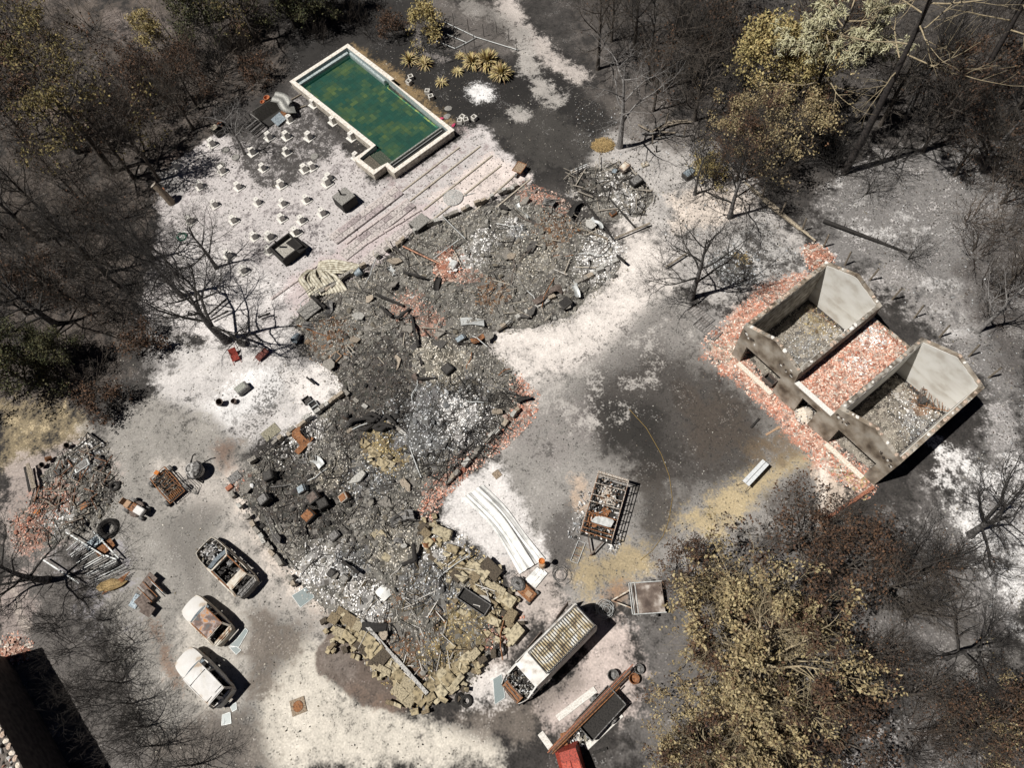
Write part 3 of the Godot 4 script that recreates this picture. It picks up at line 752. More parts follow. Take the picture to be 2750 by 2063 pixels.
# ---------- swimming pool ----------
func build_pool() -> void:
	var o := thing("swimming_pool", Vector3(-7.14, 0, -45.11), 0.5905, "raised rectangular swimming pool with white coping and murky green water", "pool")
	var Y := 0.82
	var coping := mat("coping", [Color(0.5, 0.45, 0.38), Color(0.7, 0.66, 0.6), Color(0.76, 0.73, 0.68)], 1.6, 0.8, 0.0, 0.2)
	var wallm := mat("pool_wall", [Color(0.2, 0.17, 0.14), Color(0.46, 0.42, 0.36), Color(0.6, 0.56, 0.49)], 2.2, 0.9, 0.0, 0.3)
	var liner := mat("pool_liner", [Color(0.2, 0.26, 0.27), Color(0.36, 0.42, 0.43), Color(0.5, 0.53, 0.52)], 1.2, 0.6)
	var dark := mat("pool_dark", [Color(0.012, 0.014, 0.013), Color(0.03, 0.03, 0.028)], 0.8)
	# local x runs along the short side, y of the table below is the depth towards the far end (-z)
	var outer := PackedVector2Array([Vector2(0.05, 16.4), Vector2(7.1, 16.4), Vector2(7.25, 9.1), Vector2(6.9, 9.2), Vector2(7.0, 0), Vector2(0, 0), Vector2(0, 1.25), Vector2(-1.35, 1.2), Vector2(-1.5, 4.0), Vector2(0.5, 3.95)])
	for i in outer.size(): outer[i].y = -outer[i].y
	var rings := Geometry2D.offset_polygon(outer, -0.4)
	var inner: PackedVector2Array = rings[0]
	var lip := Geometry2D.offset_polygon(outer, -0.06)[0]
	# walls, coping stones and liner, piece by piece round the rim
	var n := outer.size()
	var match_in := PackedVector2Array()
	var match_lip := PackedVector2Array()
	for i in n:
		for src in [inner, lip]:
			var best: Vector2 = src[0]
			for q in src:
				if q.distance_to(outer[i]) < best.distance_to(outer[i]): best = q
			(match_in if src == inner else match_lip).append(best)
	var b := MB.new()
	for i in n:
		var j := (i + 1) % n
		b.quad(at3(match_lip[i], -0.1), at3(match_lip[j], -0.1), at3(match_lip[j], Y - 0.06), at3(match_lip[i], Y - 0.06))
	part(o, "outer_wall", b.mesh(), wallm)
	b = MB.new()
	for i in n:
		var j := (i + 1) % n
		b.quad(at3(match_in[j], 0.05), at3(match_in[i], 0.05), at3(match_in[i], Y - 0.06), at3(match_in[j], Y - 0.06))
	part(o, "liner", b.mesh(), liner)
	for i in n:
		var j := (i + 1) % n
		var L := outer[i].distance_to(outer[j])
		var m := maxi(1, roundi(L / 1.0))
		for k in m:
			b = MB.new()
			var a0 := (k + 0.006) / m
			var a1 := (k + 0.994) / m
			var q := [outer[i].lerp(outer[j], a0), outer[i].lerp(outer[j], a1), match_in[i].lerp(match_in[j], a1), match_in[i].lerp(match_in[j], a0)]
			var y := Y + rng.randf_range(-0.004, 0.004)
			var p := []
			for h in [y - 0.07, y]:
				for e in q: p.append(at3(e, h))
			b.hexa(p)
			part(o, "coping_stone", b.mesh(), coping)
	# floor with algae blotches
	var floor_m := mat("pool_floor", [Color(0.03, 0.11, 0.1), Color(0.07, 0.24, 0.16), Color(0.12, 0.32, 0.14), Color(0.42, 0.46, 0.11), Color(0.55, 0.55, 0.16)], 6.0, 0.8, 0.0, 0.0, 0.035)
	b = MB.new()
	b.prism(inner, 0.05, 0.09)
	part(o, "pool_floor", b.mesh(), floor_m)
	# floor tiles: algae and the dark of deep water put into their colours
	b = MB.new()
	var algae := noise(0.22, 19, 3)
	for i in 22:
		for j in 38:
			var q := Vector2(-1.2 + i * 0.38, -0.3 - j * 0.42)
			if not Geometry2D.is_point_in_polygon(q + Vector2(0.18, -0.2), inner): continue
			var t := clampf(0.42 + algae.get_noise_2d(q.x * 2.0, q.y * 2.0) * 0.9 + rng.randf_range(-0.22, 0.22), 0.0, 1.0)
			b.col = Color(0.014, 0.062, 0.046).lerp(Color(0.1, 0.14, 0.04), t * t) * rng.randf_range(0.8, 1.15)
			b.box(Transform3D(Basis(), Vector3(q.x + 0.19, 0.1, q.y - 0.21)), Vector3(0.374, 0.02, 0.414))
	part(o, "floor_tiles", b.mesh(), vmat("algae_depth_tile", 0.8)).set_meta("kind", "stuff")
	var w := StandardMaterial3D.new()
	w.albedo_color = Color(lin(0.012, 0.1, 0.066), 0.2)
	w.transparency = BaseMaterial3D.TRANSPARENCY_ALPHA
	w.roughness = 0.04
	w.metallic_specular = 0.5
	var inset: PackedVector2Array = Geometry2D.offset_polygon(outer, -0.404)[0]
	b = MB.new()
	var ix := Geometry2D.triangulate_polygon(inset)
	for k in range(0, ix.size(), 3): b.tri(at3(inset[ix[k]], 0.42), at3(inset[ix[k + 2]], 0.42), at3(inset[ix[k + 1]], 0.42))
	part(o, "water", b.mesh(), w)
	# inner ledge at the far end and right side, a black sheet for the shade in the cover slot at the near end
	b = MB.new()
	b.cbox(Transform3D(Basis(), Vector3(3.5, 0.38, -15.62)), Vector3(5.9, 0.54, 0.3), 0.02)
	part(o, "inner_ledge", b.mesh(), liner)
	b = MB.new()
	b.cbox(Transform3D(Basis(), Vector3(6.55, 0.38, -12.6)), Vector3(0.22, 0.54, 5.6), 0.02)
	part(o, "inner_ledge", b.mesh(), liner)
	b = MB.new()
	b.cbox(Transform3D(Basis(Vector3.UP, 0.0), Vector3(3.4, 0.38, -1.28)), Vector3(6.3, 0.56, 0.16), 0.02)
	part(o, "cover_beam", b.mesh(), mat("beam_grey", [Color(0.2, 0.2, 0.17), Color(0.5, 0.52, 0.5)], 1.0, 0.4, 0.3))
	b = MB.new()
	b.cbox(Transform3D(Basis(Vector3.UP, 0.0), Vector3(3.4, 0.43, -0.8)), Vector3(6.36, 0.05, 0.78), 0.01)
	part(o, "slot_shade_sheet", b.mesh(), dark)
	b = MB.new()
	b.cyl(Vector3(0.6, 0.55, -1.0), Vector3(6.3, 0.55, -1.0), 0.06)
	part(o, "roller", b.mesh(), mat("roller", [Color(0.45, 0.46, 0.45), Color(0.6, 0.6, 0.58)], 1.0, 0.35, 0.6))
	# steps in the alcove
	for k in 4:
		b = MB.new()
		b.cbox(Transform3D(Basis(), Vector3([-0.6, 0.2, 0.55, 0.9][k], [0.4, 0.32, 0.24, 0.17][k], -2.6)), Vector3(1.1 if k == 0 else 0.34, 0.08, 2.0), 0.015)
		part(o, "step", b.mesh(), mat("pool_step", [Color(0.05, 0.045, 0.035), Color(0.16, 0.14, 0.11)], 0.8))

# ---------- terrace: footings, steps, battens ----------
func build_terrace() -> void:
	var conc := mat("footing", [Color(0.5, 0.48, 0.44), Color(0.66, 0.64, 0.6), Color(0.74, 0.73, 0.7)], 0.8, 0.9, 0.0, 0.3)
	var b := MB.new()
	# footing: tapered block on a wider pad
	var sq := func(h: float, y: float) -> Array: return [Vector3(-h, y, h), Vector3(h, y, h), Vector3(h, y, -h), Vector3(-h, y, -h)]
	b.hexa(sq.call(0.19, 0.0) + sq.call(0.155, 0.5))
	var block := b.mesh()
	b = MB.new()
	b.cbox(Transform3D(Basis(), Vector3(0, 0.03, 0)), Vector3(0.62, 0.07, 0.62), 0.015)
	var pad := b.mesh()
	b = MB.new()
	b.cyl(Vector3(0, 0.49, 0), Vector3(0, 0.51, 0), 0.03, -1.0, 6)
	var socket := b.mesh()
	# rows run from the woods to the pool; each list is one row, from the wood's edge to the pool
	var rows := [
		[-23.81, -52.99, -20.02, -51.12, -16.82, -50.41, -14.53, -48.1, -13.05, -46.45, -10.49, -48.42],
		[-27.03, -50.93, -22.75, -49.45, -19, -48.94, -16.8, -52.36, -14.71, -51.8],
		[-24.75, -48.06, -21.23, -47.21, -17.37, -46.6, -15.21, -47.98],
		[-23.31, -45.59, -19.45, -45.03, -17.22, -44.42, -15.12, -44.4],
		[-25.41, -44.18, -21.58, -43.46, -17.33, -42.78, -15.6, -42.21],
		[-19.74, -41.28, -16.11, -41.01, -13.75, -42.6, -13.24, -45.93],
		[-18.44, -39.54, -18.38, -40.96, -21.91, -39.7],
		[-20.6, -37.89, -14.14, -55.96, -12.38, -53.27, -10.74, -50.91, -16.5, -54.44, -18.45, -52.64],
	]
	for r in rows.size():
		var p := poly(rows[r])
		for k in p.size():
			var o := thing("footing_block", at3(p[k]), 0.62 + rng.randf_range(-0.1, 0.1), "white concrete footing block, %s from the woods in the %s terrace row" % [ORD[k], ORD[r]], "footing", "concrete footings on the terrace")
			part(o, "block", block, conc)
			part(o, "pad", pad, conc)
			part(o, "socket", socket, mat("soot_black", [Color(0.015, 0.014, 0.013), Color(0.035, 0.032, 0.03)], 0.7))
			o.scale = Vector3.ONE * rng.randf_range(1.25, 1.45)
	# long battens lying across the sand bed
	var wood := mat("batten", [Color(0.3, 0.26, 0.21), Color(0.45, 0.4, 0.33), Color(0.55, 0.5, 0.43)], 0.9, 0.9)
	var ends := [[Vector2(-6.71, -43.62), Vector2(-1.15, -47.61)], [Vector2(-6.09, -42.43), Vector2(0.72, -47.33)], [Vector2(-5.02, -41.21), Vector2(1.62, -46.01)], [Vector2(-4.33, -40), Vector2(2.23, -44.69)], [Vector2(-1.67, -39.36), Vector2(3.34, -43.41)], [Vector2(-1.57, -38.15), Vector2(4.53, -42.63)]]
	for k in ends.size():
		var a: Vector2 = ends[k][0]
		var e: Vector2 = ends[k][1]
		b = MB.new()
		b.cbox(Transform3D(), Vector3(a.distance_to(e), 0.1, 0.12), 0.012)
		solo("batten", b.mesh(), wood, turned(at3((a + e) / 2, 0.06), atan2(-(e.y - a.y), e.x - a.x)), "long straight batten on the pink sand bed, %s from the pool" % ORD[k], "batten", "battens between pool and house")
	# broad shallow steps of pinkish paving below the pool
	var pave: Array[Material] = []
	for c in [Color(0.5, 0.45, 0.44), Color(0.56, 0.51, 0.49), Color(0.44, 0.38, 0.38), Color(0.36, 0.31, 0.31)]: pave.append(mat("pink_paving_%d" % pave.size(), [c], 1.6, 0.95, 0.0, 0.3))
	var bands := [[Vector2(-7.24, -44.23), Vector2(-13.04, -40.16), 1.15], [Vector2(-6.28, -42.62), Vector2(-12.05, -38.48), 1.1], [Vector2(-5.5, -40.91), Vector2(-10.86, -37.04), 1.1]]
	for k in bands.size():
		var a: Vector2 = bands[k][0]
		var e: Vector2 = bands[k][1]
		var o := thing("terrace_step", at3(a), atan2(-(e.y - a.y), e.x - a.x), "broad pinkish paved step below the pool, %s from the water" % ORD[k], "step", "paved terrace steps")
		var L := a.distance_to(e)
		var s := 0.0
		var h := 0.2 - 0.06 * k
		while s < L:
			var ln := rng.randf_range(0.7, 1.3)
			var wz := float(bands[k][2])
			for half in 2:
				b = MB.new()
				b.cbox(Transform3D(), Vector3(ln - 0.02, h, wz * 0.5 - 0.02), 0.015)
				part(o, "paving_slab", b.mesh(), pave[rng.randi() % 4 if rng.randf() < 0.5 else 1], turned(Vector3(s + ln / 2, h / 2 - 0.02 + rng.randf_range(-0.015, 0.015), -wz * (0.25 + 0.5 * half)), rng.randf_range(-0.015, 0.015), rng.randf_range(-0.02, 0.02)))
			s += ln
	# low stone edging of the terrace steps
	var edge := mat("edging", [Color(0.42, 0.36, 0.35), Color(0.6, 0.54, 0.52)], 1.0, 0.9, 0.0, 0.3)
	var lines := [[Vector2(-13.12, -40.07), Vector2(-7.33, -44.22)], [Vector2(-11.88, -39.02), Vector2(-6.47, -42.55)], [Vector2(-10.97, -38.24), Vector2(-5.28, -41.26)], [Vector2(-18.28, -34.62), Vector2(-14.49, -37.22)]]
	for k in lines.size():
		var a: Vector2 = lines[k][0]
		var e: Vector2 = lines[k][1]
		var o := thing("terrace_edging", at3(a), atan2(-(e.y - a.y), e.x - a.x), "row of low pinkish stones edging the ash terrace, %s from the pool" % ORD[k], "edging", "terrace step edgings")
		var L := a.distance_to(e)
		var s := 0.25
		while s < L:
			b = MB.new()
			var w := rng.randf_range(0.4, 0.62)
			b.cbox(Transform3D(), Vector3(w, 0.14, 0.22), 0.02)
			part(o, "stone", b.mesh(), edge, turned(Vector3(s, 0.06, rng.randf_range(-0.04, 0.04)), rng.randf_range(-0.06, 0.06)))
			s += w + 0.03

# ---------- heaps of rubble ----------
var PAL := {
	"grey": [Color(0.17, 0.162, 0.147), Color(0.24, 0.229, 0.206), Color(0.32, 0.307, 0.28), Color(0.05, 0.046, 0.042), Color(0.4, 0.386, 0.357), Color(0.1, 0.094, 0.085), Color(0.2, 0.178, 0.14), Color(0.28, 0.263, 0.23)],
	"dark": [Color(0.018, 0.017, 0.016), Color(0.04, 0.037, 0.034), Color(0.09, 0.083, 0.075), Color(0.16, 0.145, 0.13), Color(0.06, 0.045, 0.035)],
	"red": [Color(0.42, 0.2, 0.14), Color(0.5, 0.28, 0.21), Color(0.36, 0.15, 0.1), Color(0.58, 0.44, 0.37), Color(0.26, 0.2, 0.175), Color(0.48, 0.33, 0.27), Color(0.2, 0.18, 0.16)],
	"tile": [Color(0.42, 0.175, 0.115), Color(0.5, 0.27, 0.195), Color(0.39, 0.17, 0.115), Color(0.58, 0.43, 0.35), Color(0.5, 0.32, 0.25), Color(0.62, 0.56, 0.49), Color(0.54, 0.39, 0.32), Color(0.3, 0.17, 0.13), Color(0.55, 0.47, 0.41)],
	"white": [Color(0.78, 0.77, 0.76), Color(0.62, 0.61, 0.6), Color(0.42, 0.4, 0.38), Color(0.82, 0.81, 0.8)],
	"tan": [Color(0.25, 0.185, 0.085), Color(0.34, 0.265, 0.125), Color(0.14, 0.1, 0.055), Color(0.45, 0.37, 0.21)],
	"ash": [Color(0.36, 0.375, 0.39), Color(0.22, 0.225, 0.23), Color(0.55, 0.56, 0.57), Color(0.1, 0.098, 0.095), Color(0.045, 0.043, 0.042)],
	"pale": [Color(0.5, 0.46, 0.39), Color(0.36, 0.33, 0.27), Color(0.62, 0.59, 0.53), Color(0.2, 0.18, 0.15)],
	"dust": [Color(0.26, 0.232, 0.195), Color(0.33, 0.3, 0.255), Color(0.2, 0.178, 0.15), Color(0.4, 0.372, 0.32), Color(0.12, 0.104, 0.088), Color(0.3, 0.28, 0.25)],
	"rust": [Color(0.16, 0.085, 0.045), Color(0.26, 0.13, 0.06), Color(0.09, 0.06, 0.04), Color(0.3, 0.22, 0.15)],
}

class Mound:
	var p: PackedVector2Array
	var lo: Vector2
	var hi: Vector2
	var top: float
	var rise: float
	var nz: FastNoiseLite
	var d: PackedFloat32Array
	var w: int
	var h: int
	const S := 0.4
	func _init(outline: PackedVector2Array, top_: float, rise_: float, seed_: int) -> void:
		p = outline; top = top_; rise = rise_
		nz = FastNoiseLite.new(); nz.seed = seed_; nz.frequency = 0.32; nz.fractal_octaves = 3
		lo = p[0]; hi = p[0]
		for q in p:
			lo = lo.min(q); hi = hi.max(q)
		lo -= Vector2.ONE * S; hi += Vector2.ONE * S
		w = ceili((hi.x - lo.x) / S) + 2; h = ceili((hi.y - lo.y) / S) + 2
		d.resize(w * h)
		for j in h:
			for i in w:
				var q := lo + Vector2(i, j) * S
				var best := 1e9
				for k in p.size():
					var a := p[k]
					var ab := p[(k + 1) % p.size()] - a
					best = minf(best, q.distance_squared_to(a + ab * clampf((q - a).dot(ab) / ab.length_squared(), 0, 1)))
				d[j * w + i] = sqrt(best) * (1.0 if Geometry2D.is_point_in_polygon(q, p) else -1.0)
	func inside(q: Vector2) -> float:
		var g := (q - lo) / S
		var i := clampi(int(g.x), 0, w - 2)
		var j := clampi(int(g.y), 0, h - 2)
		return lerpf(lerpf(d[j * w + i], d[j * w + i + 1], g.x - i), lerpf(d[j * w + w + i], d[j * w + w + i + 1], g.x - i), g.y - j)
	func height(q: Vector2) -> float:
		var e := clampf(inside(q) / rise, 0.0, 1.0)
		return top * e * (0.62 + 0.75 * nz.get_noise_2d(q.x, q.y)) - 0.05 * (1.0 - e)

var chips: Array[Mesh] = []
var sherds: Array[Mesh] = []
var sticks: Mesh

func zone_at(q: Vector2, zones: Array, base: String) -> String:
	var found := base
	for z in zones:
		var c: Vector2 = z[0]
		var f := q.distance_to(c) / float(z[1])
		if f < rng.randf_range(0.55, 1.15) and rng.randf() < float(z[3] if z.size() > 3 else 0.8): found = z[2]
	return found

# heap: mound, thousands of chips, and the larger pieces one by one
func heap(called: String, outline: Array, top: float, rise: float, base_y: float, n_chips: int, n_big: int, zones: Array, base: String, label: String, category: String, big_name := "stone", big := Vector2(0.28, 0.6), flat_bits := false, chip := Vector2(0.03, 0.17), ground := Color(0.1, 0.093, 0.084)) -> Node3D:
	var pp := poly(outline)
	var m := Mound.new(pp, top, rise, called.hash() % 999)
	var mid := (m.lo + m.hi) * 0.5
	var o := thing(called, at3(mid, base_y), 0.0, label, category)
	var b := MB.new()
	var tone := noise(1.4, 8, 3)
	var step := 0.32
	var nx := ceili((m.hi.x - m.lo.x) / step)
	var nz := ceili((m.hi.y - m.lo.y) / step)
	for j in nz:
		for i in nx:
			var q := m.lo + Vector2(i, j) * step
			if m.inside(q + Vector2.ONE * step * 0.5) < -0.1: continue
			var c := []
			for e in [Vector2(0, 1), Vector2(1, 1), Vector2(1, 0), Vector2(0, 0)]:
				var s: Vector2 = q + e * step
				c.append(Vector3(s.x - mid.x, m.height(s) + tone.get_noise_2d(s.x * 3.0, s.y * 3.0) * 0.05, s.y - mid.y))
			var k := 0.75 + 0.8 * tone.get_noise_2d(q.x, q.y)
			var zc: Color = PAL[zone_at(q, zones, base)][1]
			b.col = ground.lerp(zc, 0.45) * maxf(k, 0.25)
			b.quad(c[0], c[1], c[2], c[3])
	part(o, "mound", b.mesh(), vmat("earth", 0.95))
	if chips.is_empty():
		for k in 4: chips.append(lump(Vector3(1.0, 0.6, 0.8), 0.35, 60 + k))
		for k in 4:
			var s := MB.new()
			var r := RandomNumberGenerator.new()
			r.seed = 90 + k
			s.box(Transform3D(), Vector3(1.0, 0.16, 0.6), 0.12, r)
			sherds.append(s.mesh())
	var bits := sherds if flat_bits else chips
	var xs := [[], [], [], []]
	var cs := [PackedColorArray(), PackedColorArray(), PackedColorArray(), PackedColorArray()]
	var done := 0
	while done < n_chips:
		var q := Vector2(rng.randf_range(m.lo.x, m.hi.x), rng.randf_range(m.lo.y, m.hi.y))
		var ins := m.inside(q)
		if ins < -0.25 or (ins < 0.3 and rng.randf() < 0.5): continue
		done += 1
		var k := rng.randi() % 4
		var s := chip.x + (chip.y - chip.x) * pow(rng.randf(), 2.2)
		xs[k].append(turned(Vector3(q.x - mid.x, maxf(m.height(q), 0.0) + s * 0.12, q.y - mid.y), rng.randf() * TAU, rng.randf_range(-0.6, 0.6), rng.randf_range(-0.6, 0.6)).scaled_local(Vector3(s * rng.randf_range(0.7, 1.4), s * rng.randf_range(0.6, 1.1), s)))
		var pal: Array = PAL[zone_at(q, zones, base)]
		var c: Color = pal[rng.randi() % pal.size()]
		cs[k].append(c * rng.randf_range(0.95, 1.55))
	for k in 4: swarm(o, "chips", bits[k], vmat("chip", 0.95), xs[k], cs[k])
	done = 0
	while done < n_big:
		var q := Vector2(rng.randf_range(m.lo.x, m.hi.x), rng.randf_range(m.lo.y, m.hi.y))
		if m.inside(q) < 0.0: continue
		done += 1
		var key := zone_at(q, zones, base)
		var pal: Array = PAL[key]
		var i := rng.randi() % pal.size()
		var c: Color = pal[i]
		var s := rng.randf_range(big.x, big.y)
		part(o, big_name, bits[rng.randi() % 4], mat("piece_%s_%d" % [key, i], [c], 0.7, 0.95), turned(Vector3(q.x - mid.x, maxf(m.height(q), 0.0) + s * 0.15, q.y - mid.y), rng.randf() * TAU, rng.randf_range(-0.5, 0.5), rng.randf_range(-0.4, 0.4)).scaled_local(Vector3(s, s * rng.randf_range(0.5, 1.0), s * rng.randf_range(0.6, 1.0))))
	return o

# charred sticks strewn over an outline
func strew(o: Node3D, called: String, outline: Array, count: int, y: float, long: Vector2, thick: Vector2, cols: Array) -> void:
	if sticks == null:
		var b := MB.new()
		b.tube(PackedVector3Array([Vector3(-0.5, 0, 0), Vector3(-0.15, 0.03, 0.02), Vector3(0.2, -0.01, -0.03), Vector3(0.5, 0.03, 0)]), PackedFloat32Array([1, 0.9, 0.75, 0.5]), 4)
		for i in b.v.size():
			pass
		b = MB.new()
		b.box(Transform3D(), Vector3.ONE)
		sticks = b.mesh()
	var p := poly(outline)
	var lo := p[0]
	var hi := p[0]
	for q in p:
		lo = lo.min(q); hi = hi.max(q)
	var xs := []
	var cs := PackedColorArray()
	while xs.size() < count:
		var q := Vector2(rng.randf_range(lo.x, hi.x), rng.randf_range(lo.y, hi.y))
		if not Geometry2D.is_point_in_polygon(q, p): continue
		var L := rng.randf_range(long.x, long.y)
		var t := rng.randf_range(thick.x, thick.y)
		xs.append(turned(Vector3(q.x, y + rng.randf_range(0.0, 0.15), q.y) - o.position, rng.randf() * TAU, 0.0, rng.randf_range(-0.2, 0.2)).scaled_local(Vector3(L, t, t)))
		var c: Color = cols[rng.randi() % cols.size()]
		cs.append(c * rng.randf_range(0.7, 1.3))
	swarm(o, called, sticks, vmat("chip", 0.95), xs, cs)

func barn_outline(a: float, b: float, c: float, d: float) -> Array:
	var r := []
	for k in [[a, c], [b, c], [b, d], [a, d]]:
		r.append(16.52 + 0.4921 * k[0] + 0.8705 * k[1]); r.append(-22.8 + 0.8705 * k[0] - 0.4921 * k[1])
	return r

func build_rubble() -> void:
	var house := [3.85, -42.39, 6.38, -40.54, 8.22, -37.62, 10.91, -34.63, 10.5, -31.92, 7.45, -29.84, 5.27, -28.11, 2.26, -27.63, -0.76, -28.21, -1.19, -26.42, 0.61, -24.06, 1.33, -21.97, -2.37, -17.84, -5.89, -16.35, -7.72, -14.63, -6.82, -13.81, -5.02, -12.53, -3.44, -10.06, -1.9, -6.8, -2.86, -5.51, -4.55, -4.1, -6.17, -2.99, -8.26, -2.64, -9.44, -2.55, -10.79, -3.97, -12.73, -6.5, -14.32, -8.79, -16.61, -10.98, -18.19, -13.77, -21.23, -18.67, -19.9, -20.58, -17.83, -22.05, -16.42, -22.93, -14.28, -24.07, -12.64, -24.94, -14.16, -27.64, -15.95, -29.65, -16.66, -31.94, -15.87, -33.56, -13.93, -34.54, -10.39, -35.91, -7.56, -37.24, -5.8, -39.32, -1.68, -40.46, 2.4, -40.88]
	var z := [
		[Vector2(4.03, -38.5), 8.0, "grey", 1.0], [Vector2(-9.86, -26.43), 4.0, "dark", 0.7], [Vector2(-10, -24.45), 2.6, "dark", 0.9], [Vector2(-11.78, -31.43), 3.0, "grey", 1.0], [Vector2(-13.35, -29.58), 2.2, "rust", 0.35],
		[Vector2(-5.32, -21.67), 3.6, "ash", 0.9], [Vector2(-7.47, -20.93), 3.0, "ash", 0.9], [Vector2(-3.71, -20.63), 2.2, "white", 0.6], [Vector2(-4.38, -22.26), 1.6, "white", 0.5], [Vector2(-4.86, -25.89), 2.2, "pale", 0.85], [Vector2(-6.16, -27.37), 1.4, "pale", 0.7],
		[Vector2(-16.44, -21.43), 1.7, "white", 0.85], [Vector2(-15.03, -22.3), 1.2, "white", 0.6], [Vector2(-18.18, -17.44), 2.4, "dark", 0.7], [Vector2(-14.86, -16.53), 3.2, "dark", 0.85], [Vector2(-11.89, -22.29), 2.4, "dark", 0.85], [Vector2(-17.16, -19.73), 2.4, "dark", 0.6],
		[Vector2(-10.28, -20.33), 1.4, "tan", 0.75], [Vector2(-9.54, -18.75), 1.3, "tan", 0.8], [Vector2(-11.13, -17.61), 2.0, "ash", 0.7], [Vector2(-13.79, -18.43), 1.6, "pale", 0.5], [Vector2(-11.97, -14.69), 2.2, "grey", 0.8],
		[Vector2(-14.66, -12.54), 1.6, "white", 0.7], [Vector2(-15.96, -11.81), 1.3, "white", 0.7], [Vector2(-12.76, -11.91), 1.4, "ash", 0.8], [Vector2(-11.65, -9.26), 1.3, "white", 0.85], [Vector2(-11.4, -8.32), 1.2, "white", 0.9], [Vector2(-13.45, -10.77), 1.8, "white", 0.4],
		[Vector2(-9.83, -12.69), 1.8, "pale", 0.6], [Vector2(-6.39, -11.8), 1.6, "white", 0.7], [Vector2(-5.38, -12.27), 1.4, "white", 0.6], [Vector2(-3.56, -9.16), 1.6, "white", 0.55], [Vector2(-3.08, -8.17), 1.4, "tan", 0.6], [Vector2(-4.59, -10.87), 1.6, "tan", 0.5],
		[Vector2(-8.68, -7.59), 2.4, "rust", 0.35], [Vector2(-7.57, -9.51), 2.0, "ash", 0.7], [Vector2(-9.39, -6.55), 2.6, "grey", 0.8], [Vector2(-9.78, -5.47), 1.5, "rust", 0.5], [Vector2(-5.74, -6.54), 2.0, "tan", 0.6], [Vector2(-7.44, -4.83), 1.6, "tan", 0.5],
		[Vector2(5.09, -41.23), 2.0, "red", 0.85], [Vector2(6.87, -39.92), 1.6, "red", 0.6], [Vector2(-7.25, -31.64), 1.6, "red", 0.6], [Vector2(-5.74, -29.82), 1.5, "red", 0.55], [Vector2(-2.5, -33.63), 1.3, "red", 0.6], [Vector2(-3.28, -35.18), 1.6, "red", 0.5], [Vector2(-0.51, -31.42), 1.5, "rust", 0.5],
		[Vector2(9.24, -34.03), 2.0, "white", 0.75], [Vector2(8.01, -32.65), 1.8, "white", 0.55], [Vector2(10.26, -34.29), 1.2, "white", 0.6], [Vector2(1.97, -37.94), 1.0, "white", 0.7], [Vector2(2.59, -36.84), 0.9, "ash", 0.9], [Vector2(-1.52, -35.29), 1.6, "white", 0.5], [Vector2(-0.14, -36.92), 1.2, "white", 0.45], [Vector2(3.35, -34.3), 2.4, "pale", 0.4], [Vector2(5.69, -36.68), 2.0, "rust", 0.4],
		[Vector2(1.12, -22.79), 1.4, "red", 0.8], [Vector2(0.09, -20.68), 1.2, "red", 0.75], [Vector2(-1.56, -18.77), 1.2, "red", 0.75], [Vector2(-4.1, -17.43), 1.4, "red", 0.8], [Vector2(-6.26, -16.07), 1.3, "red", 0.7], [Vector2(-2.1, -6.54), 1.3, "red", 0.75], [Vector2(-3.3, -5.58), 1.3, "red", 0.7], [Vector2(-7.93, -2.99), 1.4, "red", 0.6], [Vector2(-9.11, -2.9), 1.2, "tan", 0.6], [Vector2(-21.08, -19.35), 1.0, "red", 0.5], [Vector2(-10.46, -4.46), 1.2, "tan", 0.7],
	]
	var o := heap("house_rubble", house, 0.75, 2.2, 0.0, 76000, 270, z, "grey", "wide grey and black rubble heap of the collapsed burnt house", "rubble heap", "stone", Vector2(0.26, 0.62))
	# larger wreckage in the heap: plaster slabs, crumpled sheet, pipes, wall stumps
	var hp := poly(house)
	var hm := rust_mats()
	var slab_m := [mat("slab_a", [Color(0.5, 0.49, 0.46)], 0.9), mat("slab_b", [Color(0.3, 0.28, 0.25)], 0.9), mat("slab_c", [Color(0.1, 0.094, 0.088)], 0.9), mat("slab_d", [Color(0.4, 0.34, 0.27)], 0.9)]
	var n_done := 0
	var lo := hp[0]
	var hi := hp[0]
	for q in hp:
		lo = lo.min(q); hi = hi.max(q)
	while n_done < 95:
		var q := Vector2(rng.randf_range(lo.x, hi.x), rng.randf_range(lo.y, hi.y))
		if not Geometry2D.is_point_in_polygon(q, hp): continue
		n_done += 1
		var b := MB.new()
		var at := at3(q, 0.45) - o.position
		if n_done < 34:
			var r := rng.randf_range(0.35, 0.85)
			var pp2 := PackedVector2Array()
			for i in 6:
				var a := TAU * i / 6.0 + rng.randf_range(-0.35, 0.35)
				pp2.append(Vector2(cos(a), sin(a) * 0.7) * r * rng.randf_range(0.6, 1.0))
			b.prism(pp2, -0.05, 0.05)
			part(o, "slab", b.mesh(), slab_m[rng.randi() % 4], turned(at + Vector3(0, 0.1, 0), rng.randf() * TAU, rng.randf_range(-0.5, 0.5), rng.randf_range(-0.4, 0.4)))
		elif n_done < 62:
			var L := rng.randf_range(0.8, 2.0)
			var w := rng.randf_range(0.3, 0.7)
			var k1 := rng.randf_range(2.0, 6.0)
			var k2 := rng.randf_range(0.0, 6.0)
			b.patch(9, 4, func(u: float, v: float) -> Vector3: return Vector3((u - 0.5) * L, 0.12 + 0.13 * sin(u * k1 + k2) + 0.07 * sin(v * 5.0 + u * 3.0), (v - 0.5) * w + 0.15 * sin(u * k1)), 0.01)
			part(o, "bent_sheet", b.mesh(), [hm.grey, hm.rust, hm.zinc, hm.brown, hm.black][rng.randi() % 5], turned(at, rng.randf() * TAU, rng.randf_range(-0.3, 0.3)))
		else:
			var L := rng.randf_range(1.0, 3.2)
